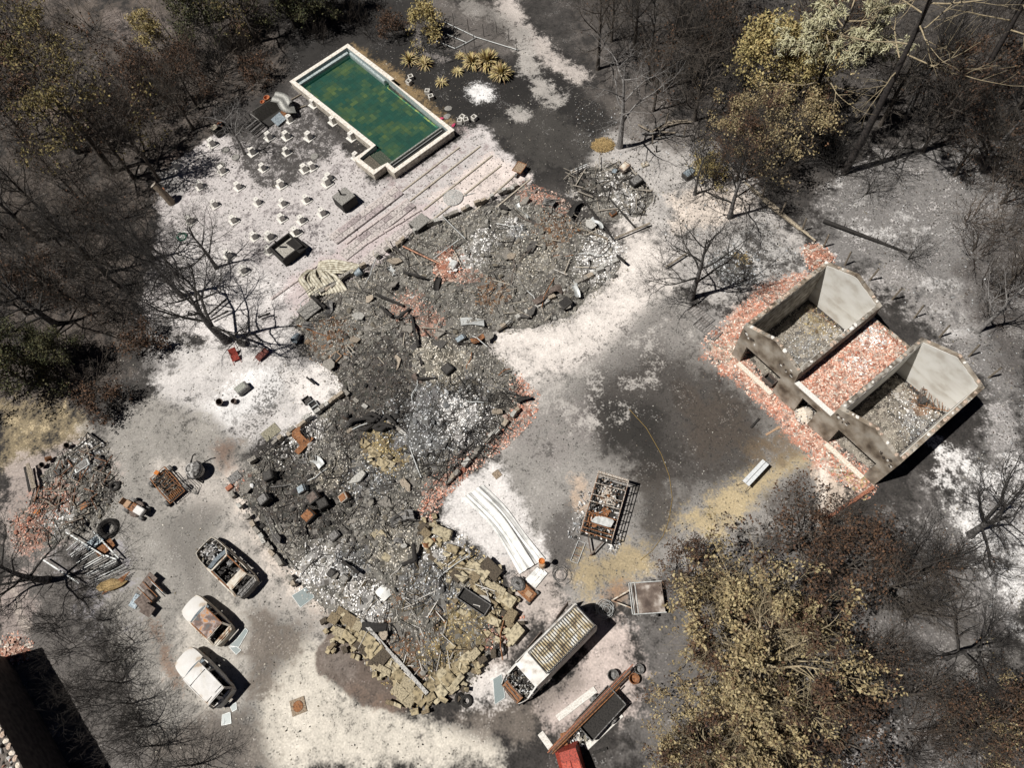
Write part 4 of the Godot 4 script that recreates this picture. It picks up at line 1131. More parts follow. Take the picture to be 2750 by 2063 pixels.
			b.tube(PackedVector3Array([Vector3(-L / 2, 0.1, 0), Vector3(-L / 6, 0.18, rng.randf_range(-0.2, 0.2)), Vector3(L / 6, 0.15, rng.randf_range(-0.2, 0.2)), Vector3(L / 2, 0.05, 0)]), PackedFloat32Array([0.04, 0.04, 0.04, 0.04]), 6)
			part(o, "pipe", b.mesh(), [hm.grey, hm.rust, hm.brown, hm.zinc][rng.randi() % 4], turned(at, rng.randf() * TAU))
	strew(o, "burnt_sticks", [-8.62, -23.81, -3.6, -24.45, 0.78, -22.85, -2.32, -18.19, -6.55, -16.47, -8.98, -19.37], 420, 0.42, Vector2(0.4, 2.2), Vector2(0.02, 0.05), [Color(0.02, 0.018, 0.017), Color(0.05, 0.045, 0.04)])
	strew(o, "burnt_sticks", [-16.24, -34.54, -5.82, -39.08, 6.2, -39.55, 10.16, -33.84, 4.2, -28.31, -0.97, -28.04, -7.13, -24.71, -14.12, -28.88], 260, 0.5, Vector2(0.4, 1.8), Vector2(0.02, 0.06), [Color(0.025, 0.022, 0.02), Color(0.1, 0.09, 0.08), Color(0.4, 0.36, 0.3)])
	strew(o, "burnt_sticks", [-19.22, -21.19, -12.9, -23.05, -8.54, -16.47, -8.07, -14.36, -12.81, -10.98, -17.23, -12.65], 240, 0.5, Vector2(0.3, 1.5), Vector2(0.02, 0.06), [Color(0.02, 0.018, 0.017), Color(0.05, 0.045, 0.04)])
	strew(o, "burnt_sticks", [-13.45, -10.77, -5.17, -11.28, -2.95, -6.97, -8.51, -3.08, -11.83, -6.36], 200, 0.5, Vector2(0.3, 1.6), Vector2(0.02, 0.06), [Color(0.03, 0.027, 0.025), Color(0.12, 0.09, 0.05), Color(0.5, 0.48, 0.45)])
	# stumps of the house walls still showing in line
	var stump := [mat("slab_b", [], 1.0), mat("slab_d", [], 1.0), mat("slab_a", [], 1.0)]
	var wl := [[Vector2(-5.63, -39.04), Vector2(-15.69, -33.3), "upper left"], [Vector2(3.81, -42.13), Vector2(-5.63, -39.04), "sand bed side"], [Vector2(10.33, -32.87), Vector2(-0.61, -27.97), "path side"], [Vector2(0.97, -21.85), Vector2(-5.71, -16.49), "yard side"], [Vector2(-19.73, -20.55), Vector2(-12.64, -24.94), "white ash side"], [Vector2(-21.06, -18.46), Vector2(-16.61, -11.13), "drive side"], [Vector2(-12.64, -24.94), Vector2(-7.57, -19.84), "middle"], [Vector2(-12.62, -14.8), Vector2(-7.88, -14.66), "lower middle"]]
	for w in wl:
		var a: Vector2 = w[0]
		var e: Vector2 = w[1]
		var t := thing("wall_stump", at3(a), atan2(-(e.y - a.y), e.x - a.x), "broken stump of the house wall, on the %s of the rubble" % w[2], "wall", "wall stumps of the burnt house")
		var L := a.distance_to(e)
		var s := 0.2
		while s < L:
			var ln := rng.randf_range(0.3, 0.6)
			if rng.randf() < 0.72:
				var b := MB.new()
				b.box(Transform3D(), Vector3(ln, rng.randf_range(0.25, 0.5), rng.randf_range(0.24, 0.34)), 0.07, rng)
				part(t, "block", b.mesh(), stump[rng.randi() % 3], turned(Vector3(s, rng.randf_range(0.2, 0.42), rng.randf_range(-0.08, 0.08)), rng.randf_range(-0.15, 0.15), 0.0, rng.randf_range(-0.1, 0.1)))
			s += ln
	# red spill along the right edge of the house
	heap("brick_spill", [0.55, -23.68, 1.73, -22.28, 1.09, -20.5, -1.23, -18.71, -4.14, -17.09, -6.33, -15.4, -7.14, -13.87, -7.88, -14.66, -6.55, -16.47, -3.03, -17.95, -0.3, -20.38], 0.06, 0.6, 0.0, 2600, 60, [], "red", "red broken brick scattered along the yard side of the house rubble", "brick rubble", "brick", Vector2(0.16, 0.34), true, Vector2(0.04, 0.18), Color(0.3, 0.22, 0.19))
	# barn: rubble in both bays, tiles on the deck and in front
	heap("bay_rubble", barn_outline(0.45, 4.5, 0.5, 7.7), 0.55, 0.8, 0.0, 6500, 50, [[Vector2(25.02, -25.93), 2.2, "rust", 0.7], [Vector2(24.14, -26.53), 1.6, "dark", 0.6], [Vector2(24.13, -22.39), 1.5, "white", 0.3], [Vector2(21.58, -22.08), 1.6, "ash", 0.5], [Vector2(23.67, -24.11), 1.6, "tan", 0.4]], "dust", "grey and rusty rubble filling the left bay of the barn, behind the wide doorway", "rubble heap", "stone", Vector2(0.16, 0.36), false, Vector2(0.03, 0.12), Color(0.2, 0.178, 0.15))
	heap("bay_rubble", barn_outline(8.65, 12.65, 0.5, 7.7), 0.5, 0.8, 0.0, 6500, 40, [[Vector2(25.62, -17.13), 1.8, "dark", 0.35], [Vector2(27.53, -16.05), 1.8, "white", 0.35], [Vector2(27.3, -14.66), 1.6, "ash", 0.7], [Vector2(28.56, -16.95), 1.4, "rust", 0.6]], "dust", "pale ash and rubble filling the right bay of the barn around a rusty bedstead", "rubble heap", "stone", Vector2(0.16, 0.36), false, Vector2(0.03, 0.12), Color(0.2, 0.178, 0.15))
	heap("deck_tiles", barn_outline(5.0, 8.15, 0.3, 7.85), 0.08, 0.3, 2.82, 9000, 190, [[Vector2(25.36, -20.97), 1.3, "white", 0.4], [Vector2(27.39, -21.77), 1.0, "white", 0.35], [Vector2(23.61, -18.99), 1.0, "white", 0.3]], "tile", "thick litter of broken red roof tiles on the deck between the barn bays", "tile debris", "tile", Vector2(0.16, 0.3), true, Vector2(0.04, 0.15), Color(0.42, 0.25, 0.19))
	heap("tile_spill", [16.61, -25.48, 20.17, -27.75, 24.56, -28.85, 24.86, -28.13, 20.48, -26.4, 17.74, -24.43, 18.16, -21.16, 19.42, -18.64, 21.42, -14.67, 23.15, -11.47, 22.21, -10.65, 20.62, -12.41, 19.05, -15.44, 16.53, -20.31, 14.85, -22.97, 14.82, -24.18], 0.03, 0.8, 0.0, 5200, 240, [[Vector2(15.95, -23.15), 1.2, "pale", 0.4], [Vector2(20.96, -13.37), 1.4, "pale", 0.5], [Vector2(21.3, -11.63), 1.4, "tan", 0.4]], "tile", "band of shattered red roof tiles lying along the front of the barn", "tile debris", "tile", Vector2(0.14, 0.3), true, Vector2(0.04, 0.18), Color(0.5, 0.36, 0.29))
	heap("brick_pile", [24.5, -30.9, 25.77, -31.33, 26.72, -29.76, 26.03, -28.33, 24.63, -29.06], 0.45, 0.6, 0.0, 500, 70, [], "tile", "heap of bright orange bricks beside the far corner of the barn", "brick pile", "brick", Vector2(0.22, 0.42), true, Vector2(0.06, 0.2), Color(0.3, 0.12, 0.07))
	# junk beside the drive, left
	var j := heap("junk_pile", [-36.38, -20.23, -35.69, -22.62, -34.46, -23.89, -32.47, -25.06, -30.93, -24.02, -29.99, -21.62, -29.19, -20.4, -30.02, -18.44, -31.89, -17.05, -34.19, -16.77, -36.53, -16.83, -37.56, -19.03], 0.45, 1.2, 0.0, 6500, 120, [[Vector2(-35.81, -18.74), 2.2, "red", 0.7], [Vector2(-36.29, -17.46), 1.6, "red", 0.7], [Vector2(-34.32, -20.22), 1.8, "red", 0.55], [Vector2(-32.34, -23.89), 1.8, "white", 0.4], [Vector2(-32.21, -22.75), 1.5, "ash", 0.6], [Vector2(-33.78, -18.73), 1.4, "white", 0.4], [Vector2(-30.9, -20.34), 1.6, "dark", 0.5]], "grey", "pile of burnt junk, bricks and tins beside the drive on the left", "junk pile", "brick", Vector2(0.2, 0.45))
	strew(j, "burnt_sticks", [-36.38, -20.23, -32.47, -25.06, -29.99, -21.62, -31.89, -17.05], 120, 0.35, Vector2(0.3, 1.6), Vector2(0.03, 0.08), [Color(0.03, 0.027, 0.025), Color(0.2, 0.17, 0.14), Color(0.14, 0.07, 0.04)])
	# junk below the upper trees
	var k := heap("shed_debris", [7.72, -42.34, 9.28, -43.07, 12.19, -43.23, 14, -40.45, 14.79, -38.74, 13.1, -36.59, 9.63, -36.83, 8.41, -38.58, 7.44, -40.83], 0.35, 1.2, 0.0, 3600, 80, [[Vector2(11.2, -40.54), 1.6, "white", 0.5], [Vector2(11.92, -38.34), 1.4, "white", 0.5], [Vector2(9.56, -40.37), 1.8, "dark", 0.6], [Vector2(8.21, -41.71), 1.4, "dark", 0.6]], "grey", "ash and debris of a small burnt shed beyond the house corner", "rubble heap", "stone", Vector2(0.2, 0.45))
	strew(k, "burnt_sticks", [7.72, -42.34, 12.19, -43.23, 14.79, -38.74, 13.1, -36.59, 8.41, -38.58], 90, 0.25, Vector2(0.4, 2.0), Vector2(0.03, 0.07), [Color(0.03, 0.027, 0.025), Color(0.3, 0.27, 0.23)])
	heap("garden_debris", [16.82, -31.55, 19.68, -32.35, 21.07, -30.69, 20.3, -28.16, 17.52, -28.72], 0.22, 1.0, 0.0, 1700, 40, [[Vector2(19.53, -30.54), 1.4, "dark", 0.6], [Vector2(19.66, -30.97), 0.8, "tan", 0.5]], "ash", "dark litter of burnt debris under the black bare tree by the barn", "rubble heap", "stone", Vector2(0.18, 0.4))
	heap("corner_bricks", [-36.83, -10.74, -35.93, -11.04, -34.52, -10.08, -34.73, -9.37, -36.55, -9.08], 0.25, 0.5, 0.0, 500, 40, [], "tile", "orange brick rubble at the corner of the dark building on the left edge", "brick pile", "brick", Vector2(0.22, 0.4), true)

# ---------- trees ----------
class Grower:
	var r := RandomNumberGenerator.new()
	var tips := PackedVector3Array()
	var bend := 0.25
	var lift := 0.1
	var kids := 4
	var spread := 0.8
	var shrink := 0.62
	func wob() -> Vector3:
		return Vector3(r.randf_range(-1, 1), r.randf_range(-1, 1), r.randf_range(-1, 1))
	func branch(b: MB, p: Vector3, d: Vector3, L: float, rad: float, lev: int) -> void:
		var segs := 4 if lev > 1 else 3 if lev == 1 else 2
		var path := PackedVector3Array([p])
		var rr := PackedFloat32Array([rad])
		var q := p
		for i in segs:
			d = (d + wob() * bend + Vector3.UP * lift).normalized()
			q += d * L / segs
			path.append(q)
			rr.append(maxf(rad * (1.0 - 0.62 * (i + 1) / segs), 0.006))
		b.tube(path, rr, 6 if lev > 2 else 4 if lev > 0 else 3, false)
		if lev == 0:
			tips.append(path[1]); tips.append(q)
			return
		if lev == 1: tips.append(q)
		for k in kids:
			var f := 0.3 + 0.7 * (k + r.randf()) / kids
			var at := f * segs
			var i := mini(int(at), segs - 1)
			var s := path[i].lerp(path[i + 1], at - i)
			var dir := (path[i + 1] - path[i]).normalized()
			var side := dir.cross(wob()).normalized()
			branch(b, s, (dir * (1.0 - spread * 0.5) + side * spread).normalized(), L * shrink * r.randf_range(0.7, 1.2) * (1.15 - 0.4 * f), rad * 0.5 * (1.1 - 0.4 * f), lev - 1)
		branch(b, q, d, L * shrink, rad * 0.38, lev - 1)

const LEAF := {
	"olive": [Color(0.2, 0.165, 0.06), Color(0.14, 0.125, 0.05), Color(0.27, 0.21, 0.085), Color(0.11, 0.08, 0.035)],
	"tan": [Color(0.34, 0.275, 0.145), Color(0.26, 0.2, 0.1), Color(0.43, 0.36, 0.21), Color(0.13, 0.08, 0.045), Color(0.38, 0.32, 0.18)],
	"brown": [Color(0.09, 0.05, 0.03), Color(0.055, 0.034, 0.024), Color(0.14, 0.075, 0.04), Color(0.035, 0.026, 0.02)],
	"pale": [Color(0.45, 0.43, 0.28), Color(0.38, 0.37, 0.23), Color(0.52, 0.5, 0.35), Color(0.28, 0.26, 0.15)],
	"green": [Color(0.05, 0.06, 0.025), Color(0.08, 0.085, 0.035), Color(0.13, 0.115, 0.05), Color(0.035, 0.035, 0.02)],
	"gold": [Color(0.4, 0.325, 0.14), Color(0.48, 0.4, 0.19), Color(0.28, 0.2, 0.085), Color(0.35, 0.31, 0.14)],
}

# o: height, trunk radius, lean (x, z), first limb as a share of the height, limbs, limb length, levels, leaf colour, leaves per tip, leaf size
func tree(called: String, seed_: int, o: Dictionary, at: Vector3, label: String, group := "") -> Node3D:
	var g := Grower.new()
	g.r.seed = seed_
	g.bend = o.get("bend", 0.22); g.lift = o.get("lift", 0.06); g.kids = o.get("kids", 4); g.spread = o.get("spread", 0.8); g.shrink = o.get("shrink", 0.62)
	var root := thing(called, at, 0.0, label, "tree" if not called.contains("shrub") else "shrub", group)
	var bark: Material = mat("bark_" + o.get("bark", "black"), {"black": [Color(0.012, 0.011, 0.01), Color(0.03, 0.027, 0.025), Color(0.055, 0.05, 0.046)], "grey": [Color(0.1, 0.095, 0.092), Color(0.22, 0.21, 0.205), Color(0.33, 0.32, 0.31)], "brown": [Color(0.03, 0.025, 0.021), Color(0.075, 0.063, 0.053), Color(0.14, 0.12, 0.1)], "straw": [Color(0.2, 0.16, 0.1), Color(0.34, 0.28, 0.18), Color(0.42, 0.36, 0.25)]}[o.get("bark", "black")], 1.5, 0.95)
	var twigs: Material = mat("bark_" + o.twig, [], 1.0) if o.has("twig") else bark
	var H: float = o.h
	var lean: Vector2 = o.get("lean", Vector2.ZERO)
	var path := PackedVector3Array()
	var rad := PackedFloat32Array()
	var n := 8
	var wx := g.r.randf_range(-0.5, 0.5)
	var wz := g.r.randf_range(-0.5, 0.5)
	for i in n + 1:
		var f := float(i) / n
		var sway: float = o.get("sway", 0.05) * H
		path.append(Vector3(lean.x * f * f * H + sway * wx * sin(f * 3.4), H * 0.86 * f - 0.15, lean.y * f * f * H + sway * wz * sin(f * 4.1)))
		rad.append(o.r * (1.25 - 1.05 * f) * (1.25 if i == 0 else 1.0))
	var b := MB.new()
	b.tube(path, rad, 9)
	part(root, "trunk", b.mesh(), mat("bark_scorched", [Color(0.025, 0.023, 0.022), Color(0.1, 0.095, 0.092), Color(0.3, 0.285, 0.28)], 1.6, 0.95, 0.0, 0.3) if o.has("scorched") else bark)
	var limbs: int = o.get("limbs", 8)
	var first: float = o.get("first", 0.3)
	for k in limbs:
		var f := clampf(first + (1.0 - first) * (k + g.r.randf() * 0.6) / limbs, 0.05, 0.99)
		var i := mini(int(f * n), n - 1)
		var s := path[i].lerp(path[i + 1], f * n - i)
		var az := k * 2.4 + g.r.randf_range(-0.4, 0.4)
		var el: float = o.get("rise", 0.5) + g.r.randf_range(-0.2, 0.25)
		var dir := Vector3(cos(az) * cos(el), sin(el), sin(az) * cos(el))
		b = MB.new()
		g.branch(b, s, dir, o.get("len", H * 0.3) * (1.2 - 0.6 * (f - first) / (1.001 - first)) * g.r.randf_range(0.75, 1.15), o.r * 0.5 * (1.2 - 0.75 * f), o.get("levels", 3))
		part(root, "limb", b.mesh(), twigs if o.has("twig") else bark)
	if o.has("leaf"):
		var pal: Array = LEAF[o.leaf]
		b = MB.new()
		var per: float = o.get("per", 3.0)
		var size: float = o.get("size", 0.16)
		var puff: float = o.get("puff", 0.3)
		var clump := noise(0.32, seed_, 2)
		var patch2 := noise(0.16, seed_ + 7, 2)
		for t in g.tips:
			if clump.get_noise_3dv(t) < o.get("gap", -0.1): continue
			if t.y < H * o.get("bare", 0.0): continue
			var m := int(per) + (1 if g.r.randf() < per - int(per) else 0)
			var here := pal
			if o.has("mix") and patch2.get_noise_3dv(t) > o.get("mixat", 0.1): here = LEAF[o.mix]
			var shade: Color = here[g.r.randi() % here.size()]
			for k in m:
				var q := t + g.wob() * puff
				var u := g.wob().normalized()
				var w := u.cross(g.wob()).normalized()
				var s := size * g.r.randf_range(0.6, 1.3)
				b.col = shade.lerp(here[g.r.randi() % here.size()], 0.4) * g.r.randf_range(0.8, 1.2)
				var m1 := q + u * s * 0.5 + w * s * 0.32
				var m2 := q + u * s * 0.5 - w * s * 0.32
				var fold := u.cross(w) * s * 0.12
				b.tri(q, m1 + fold, q + u * s); b.tri(q, q + u * s, m2 + fold)
		if b.v.size() > 0: part(root, "crown", b.mesh(), vmat("leaf", 0.8, Color(0.2, 0.16, 0.08)))
	return root

func build_trees() -> void:
	var KIND := {
		"bare": ["burnt_tree", 11, {"h": 9.0, "r": 0.2, "limbs": 9, "first": 0.28, "len": 3.3, "levels": 3, "rise": 0.75, "bend": 0.3, "kids": 5, "scorched": true}, "black bare burnt tree"],
		"wide": ["burnt_tree", 23, {"h": 7.5, "r": 0.24, "limbs": 9, "first": 0.22, "len": 4.0, "levels": 3, "rise": 0.45, "bend": 0.34, "kids": 5, "scorched": true}, "wide black bare burnt tree"],
		"ghost": ["burnt_tree", 31, {"h": 9.0, "r": 0.2, "limbs": 8, "first": 0.35, "len": 3.0, "levels": 3, "rise": 0.7, "bend": 0.32, "bark": "grey", "kids": 3}, "grey bare burnt tree"],
		"thin": ["thin_tree", 41, {"h": 9.0, "r": 0.14, "limbs": 15, "first": 0.2, "len": 2.9, "levels": 2, "rise": 0.75, "bark": "brown", "kids": 5, "bend": 0.26}, "thin bare twiggy tree"],
		"stem": ["thin_tree", 47, {"h": 7.5, "r": 0.11, "limbs": 15, "first": 0.08, "len": 2.7, "levels": 2, "rise": 0.95, "bark": "brown", "kids": 5, "leaf": "brown", "per": 0.8, "size": 0.16, "gap": 0.0}, "twiggy burnt tree with dead leaves"],
		"olive": ["scorched_tree", 53, {"h": 13.0, "r": 0.26, "limbs": 13, "first": 0.35, "len": 4.0, "levels": 3, "rise": 0.55, "bark": "brown", "leaf": "olive", "per": 2.4, "size": 0.24, "puff": 0.35, "gap": 0.0, "mix": "brown", "mixat": 0.1}, "tall olive-leaved scorched tree"],
		"umber": ["scorched_tree", 59, {"h": 8.0, "r": 0.16, "limbs": 12, "first": 0.2, "len": 2.9, "levels": 3, "rise": 0.5, "bark": "brown", "leaf": "brown", "per": 1.4, "size": 0.22, "puff": 0.35, "gap": -0.12}, "brown-leaved scorched tree"],
		"gold": ["scorched_tree", 61, {"h": 9.0, "r": 0.12, "limbs": 14, "first": 0.3, "len": 1.9, "levels": 2, "rise": 0.4, "bark": "brown", "leaf": "gold", "per": 6.0, "size": 0.26, "puff": 0.45, "gap": -0.15, "kids": 5}, "slender golden-leaved tree"],
		"mound": ["scorched_tree", 67, {"h": 6.5, "r": 0.16, "limbs": 15, "first": 0.15, "len": 3.4, "levels": 3, "rise": 0.35, "bark": "brown", "leaf": "tan", "per": 3.2, "size": 0.2, "puff": 0.4, "gap": 0.02, "bare": 0.35, "mix": "brown", "mixat": 0.15}, "broad straw-leaved tree"],
		"oak": ["scorched_oak", 71, {"h": 11.0, "r": 0.36, "limbs": 19, "first": 0.12, "len": 5.2, "levels": 3, "rise": 0.35, "bend": 0.26, "bark": "straw", "leaf": "tan", "per": 5.5, "size": 0.26, "puff": 0.3, "gap": 0.06, "kids": 5, "mix": "brown", "mixat": 0.22}, "huge spreading tan-leaved oak"],
		"green": ["scorched_tree", 73, {"h": 7.0, "r": 0.16, "limbs": 14, "first": 0.12, "len": 2.8, "levels": 3, "rise": 0.5, "bark": "brown", "leaf": "green", "per": 3.0, "size": 0.22, "puff": 0.4, "gap": -0.2}, "dense dark green tree"],
		"shrub": ["burnt_shrub", 79, {"h": 2.6, "r": 0.05, "limbs": 16, "first": 0.02, "len": 1.7, "levels": 2, "rise": 0.6, "bend": 0.35, "kids": 4}, "black spiky burnt shrub"],
		"bush": ["scorched_shrub", 83, {"h": 2.6, "r": 0.05, "limbs": 16, "first": 0.02, "len": 1.4, "levels": 2, "rise": 0.6, "bark": "brown", "leaf": "gold", "per": 5.0, "size": 0.2, "puff": 0.25, "gap": -0.3, "kids": 4}, "rounded golden-leaved bush"],
		"rusty": ["scorched_shrub", 89, {"h": 2.4, "r": 0.05, "limbs": 16, "first": 0.02, "len": 1.5, "levels": 2, "rise": 0.5, "bark": "brown", "leaf": "brown", "per": 3.0, "size": 0.2, "puff": 0.25, "gap": -0.15, "kids": 4}, "low rusty-leaved bush"],
	}
	var G1 := "burnt woods on the left"
	var G2 := "burnt woods along the top"
	var G3 := "burnt trees on the right"
	# kind, foot on the ground, turn, size, what sets it apart, group
	var T := [
		["olive", Vector2(-33.13, -51.68), 0.0, 1.0, "leaning over the upper left corner", G1],
		["olive", Vector2(-38.32, -60.12), 1.7, 0.85, "at the left edge of the woods, below the pale clearing", G1],
		["olive", Vector2(-19.56, -66.26), 2.6, 0.7, "standing at the top edge left of the pool", G2],
		["umber", Vector2(-42.11, -57.9), 0.4, 1.0, "at the left picture edge above the big leaning tree", G1],
		["umber", Vector2(-30.01, -59.47), 1.4, 0.8, "in the middle of the upper left woods", G1],
		["umber", Vector2(-25.38, -58.09), 2.4, 0.75, "halfway between the pool and the left woods", G1],
		["green", Vector2(-23.88, -67.31), 0.9, 0.95, "second left of the pool at the top edge", G2],
		["green", Vector2(-15.72, -67.42), 2.2, 0.9, "right behind the far pool corner", G2],
		["green", Vector2(-11.87, -67.89), 3.4, 0.8, "at the top edge above the pool", G2],
		["gold", Vector2(-29.59, -66.62), 0.3, 0.55, "standing alone by the pale clearing at upper left", G1],
		["thin", Vector2(-28.65, -49.7), 0.0, 1.0, "nearest the wood edge beside the terrace corner", G1],
		["thin", Vector2(-31.07, -50.5), 1.1, 1.05, "left neighbour of the pair beside the terrace corner", G1],
		["thin", Vector2(-25.71, -55.41), 2.0, 0.8, "behind the small white-trunked tree on the terrace", G1],
		["thin", Vector2(-32.75, -45.72), 2.9, 0.95, "in the left woods, level with the white ash ring", G1],
		["thin", Vector2(-34.41, -42), 0.6, 0.9, "in the left woods, level with the charred hearth", G1],
		["thin", Vector2(-38.41, -47.44), 4.0, 1.0, "deep in the left woods, level with the terrace footings", G1],
		["thin", Vector2(-39.86, -43.11), 5.0, 0.9, "at the left picture edge, level with the terrace", G1],
		["thin", Vector2(-31.23, -38.45), 3.3, 0.85, "behind the big black tree on the left", G1],
		["stem", Vector2(-30.9, -53.61), 0.2, 0.9, "in front of the leaning olive tree", G1],
		["stem", Vector2(-38.66, -52.44), 1.3, 1.0, "left of the leaning olive tree trunk", G1],
		["stem", Vector2(-35.57, -48.45), 2.3, 0.9, "below the leaning olive tree trunk", G1],
		["stem", Vector2(-30.77, -42.25), 3.1, 0.9, "between the white ash ring and the left woods", G1],
		["stem", Vector2(-35.52, -37.9), 4.4, 1.0, "left of the big black tree's crown", G1],
		["stem", Vector2(-38.96, -37.19), 0.8, 0.9, "at the left picture edge above the green tree", G1],
		["stem", Vector2(-32.45, -35.01), 1.9, 0.8, "below the big black tree's crown", G1],
		["green", Vector2(-37.55, -30.37), 4.2, 0.85, "at the left picture edge above the dry tan field", G1],
		["green", Vector2(-34.71, -31.52), 5.3, 0.6, "second from the left edge above the dry tan field", G1],
		["rusty", Vector2(-30.7, -27.08), 0.0, 0.9, "standing alone above the left junk pile", G1],
		["rusty", Vector2(-27.99, -32.17), 1.2, 0.9, "in the ash below the big black tree", G1],
		["rusty", Vector2(-30.26, -62.74), 2.0, 1.0, "under the upper left woods, below the slender golden tree", G1],
		["rusty", Vector2(-26.62, -64.54), 3.0, 1.0, "above the woods gap left of the pool", G1],
		["rusty", Vector2(-19.51, -60.21), 4.0, 0.9, "just left of the far pool corner", G1],
		["rusty", Vector2(-35.09, -55.72), 5.0, 1.1, "under the leaning olive tree", G1],
		["rusty", Vector2(-37.75, -39.75), 0.5, 1.2, "under the twigs at the left edge", G1],
		["bare", Vector2(-36.78, -54.91), 3.7, 1.0, "dark limbed, left of the leaning olive tree", G1],
		["bare", Vector2(-38.9, -44.93), 4.8, 1.0, "in the left woods, level with the garden hose", G1],
		["bare", Vector2(-32.6, -40.16), 5.6, 0.95, "in the left woods, just above the biggest black tree", G1],
		["wide", Vector2(-36.42, -35.78), 4.2, 1.0, "in the left woods, above the dense green trees", G1],
		["wide", Vector2(-28.63, -40.82), 5.4, 0.8, "at the wood edge, level with the charred hearth", G1],
		["bare", Vector2(17.17, -52.19), 3.3, 1.0, "in the upper woods, right of the pale track", G2],
		["wide", Vector2(21.16, -52.48), 0.7, 0.9, "in the middle of the upper woods", G2],
		["bare", Vector2(38.01, -43.21), 1.1, 1.0, "between the two tall pines", G3],
		["wide", Vector2(41.17, -35.56), 2.0, 0.9, "at the right edge, above the grey forked tree", G3],
		["wide", Vector2(22.01, -5.27), 0.3, 0.75, "on the grey ash right of the oak", G3],
		["bare", Vector2(23.23, -0.31), 1.4, 0.8, "at lower right, on the open grey ash", G3],
		["wide", Vector2(-21.89, -31.39), 2.2, 1.15, "at the edge of the ash terrace on the left", G1],
		["bare", Vector2(-23, -38.75), 0.9, 0.72, "small, on the terrace just above the biggest left tree", G1],
		["bare", Vector2(-25.77, -36.43), 2.7, 0.9, "between the two black trees on the left terrace edge", G1],
		["ghost", Vector2(-20.83, -51.26), 1.6, 0.62, "with a curved pale trunk standing among the terrace footings", G1],
		["wide", Vector2(-34.02, -14.39), 3.6, 0.9, "reaching in from the left edge below the junk pile", G1],
		["shrub", Vector2(-29.15, -8.21), 0.0, 0.95, "first in the row between the cars and the dark building", "row of burnt shrubs by the drive"],
		["shrub", Vector2(-28.18, -6.79), 1.0, 1.0, "second in the row between the cars and the dark building", "row of burnt shrubs by the drive"],
		["shrub", Vector2(-27.36, -5.41), 2.1, 1.1, "third in the row between the cars and the dark building", "row of burnt shrubs by the drive"],
		["shrub", Vector2(-26.19, -3.89), 3.2, 1.1, "fourth in the row between the cars and the dark building", "row of burnt shrubs by the drive"],
		["shrub", Vector2(-25.22, -2.69), 4.3, 1.2, "fifth in the row, near the bottom edge", "row of burnt shrubs by the drive"],
		["shrub", Vector2(-22.82, -1.31), 5.1, 1.1, "last in the row, on the bottom edge", "row of burnt shrubs by the drive"],
		["shrub", Vector2(-29.75, -10.96), 0.7, 0.8, "alone below the scorched steel rack", "row of burnt shrubs by the drive"],
		["bush", Vector2(-2.53, -62.44), 0.0, 1.1, "beside the wire enclosure at the top", G2],
		["rusty", Vector2(-5.91, -63.95), 1.5, 0.8, "between the pool and the wire enclosure", G2],
		["ghost", Vector2(12.78, -44.63), 0.5, 1.1, "with a tall pale trunk beyond the shed debris", G2],
		["thin", Vector2(12.83, -54.47), 0.3, 1.1, "at the top, right of the pale track", G2],
		["thin", Vector2(16.74, -56.08), 1.3, 1.15, "at the top edge, above the pale trunked tree", G2],
		["thin", Vector2(18.53, -50.65), 2.2, 1.1, "right of the pale trunked tree's crown", G2],
		["thin", Vector2(19.94, -46.21), 3.2, 1.0, "above the shed debris, beside the plank stack", G2],
		["stem", Vector2(16.63, -48.12), 0.9, 1.0, "close behind the pale trunked tree", G2],
		["stem", Vector2(14.88, -57.84), 2.0, 1.0, "near the top edge right of the pale track", G2],
		["stem", Vector2(23.21, -51.99), 3.4, 1.1, "left of the slender golden tree at the top", G2],
		["stem", Vector2(21.42, -56.9), 4.6, 1.1, "at the top edge of the upper woods", G2],
		["umber", Vector2(25.55, -57.21), 0.6, 1.0, "at the top edge above the slender golden tree", G2],
		["umber", Vector2(32.66, -51.6), 1.9, 1.0, "behind the pale pine foliage", G2],
		["gold", Vector2(25.6, -46.93), 2.5, 1.0, "at top right, left of the pine trunk", G3],
		["gold", Vector2(28.86, -45.31), 3.7, 0.85, "second at top right, close to the pine foliage", G3],
		["mound", Vector2(25.22, -40.36), 0.4, 1.0, "directly left of the tall pine trunk", G3],
		["mound", Vector2(22.42, -41.78), 2.0, 0.75, "smaller neighbour left of the broad straw tree", G3],
		["umber", Vector2(21.56, -38.81), 3.0, 0.7, "below the broad straw tree", G3],
		["bush", Vector2(19.31, -39.3), 1.0, 0.8, "half hidden between bare trees above the barn", G3],
		["bare", Vector2(14.8, -28.17), 0.0, 1.0, "biggest of the yard, left of the barn", G3],
		["bare", Vector2(17.79, -38.09), 1.8, 0.6, "small, on the pale ash above the yard", G3],
		["bare", Vector2(19.92, -35.16), 2.9, 0.85, "behind the biggest yard tree, toward the fence", G3],
		["thin", Vector2(23.28, -37.93), 4.1, 0.8, "beside the fence row above the barn", G3],
		["thin", Vector2(35.16, -42.19), 0.2, 1.0, "right of the tall pine trunk", G3],
		["thin", Vector2(37.31, -38.48), 1.4, 0.9, "between the pine and the right edge", G3],
		["stem", Vector2(38.84, -35.57), 2.6, 0.9, "right of the pine's long shadow", G3],
		["stem", Vector2(41.15, -32.11), 3.9, 0.9, "at the right edge above the grey tree", G3],
		["umber", Vector2(40.78, -42.02), 5.0, 0.9, "beyond the pine shadow at upper right", G3],
		["umber", Vector2(43.72, -38.63), 0.9, 1.0, "at the right edge under the pale pine foliage", G3],
		["ghost", Vector2(34.53, -21.39), 2.2, 0.75, "with pale forked trunks at the right edge", G3],
		["thin", Vector2(37.08, -23.97), 3.0, 0.8, "close behind the pale forked tree at the right edge", G3],
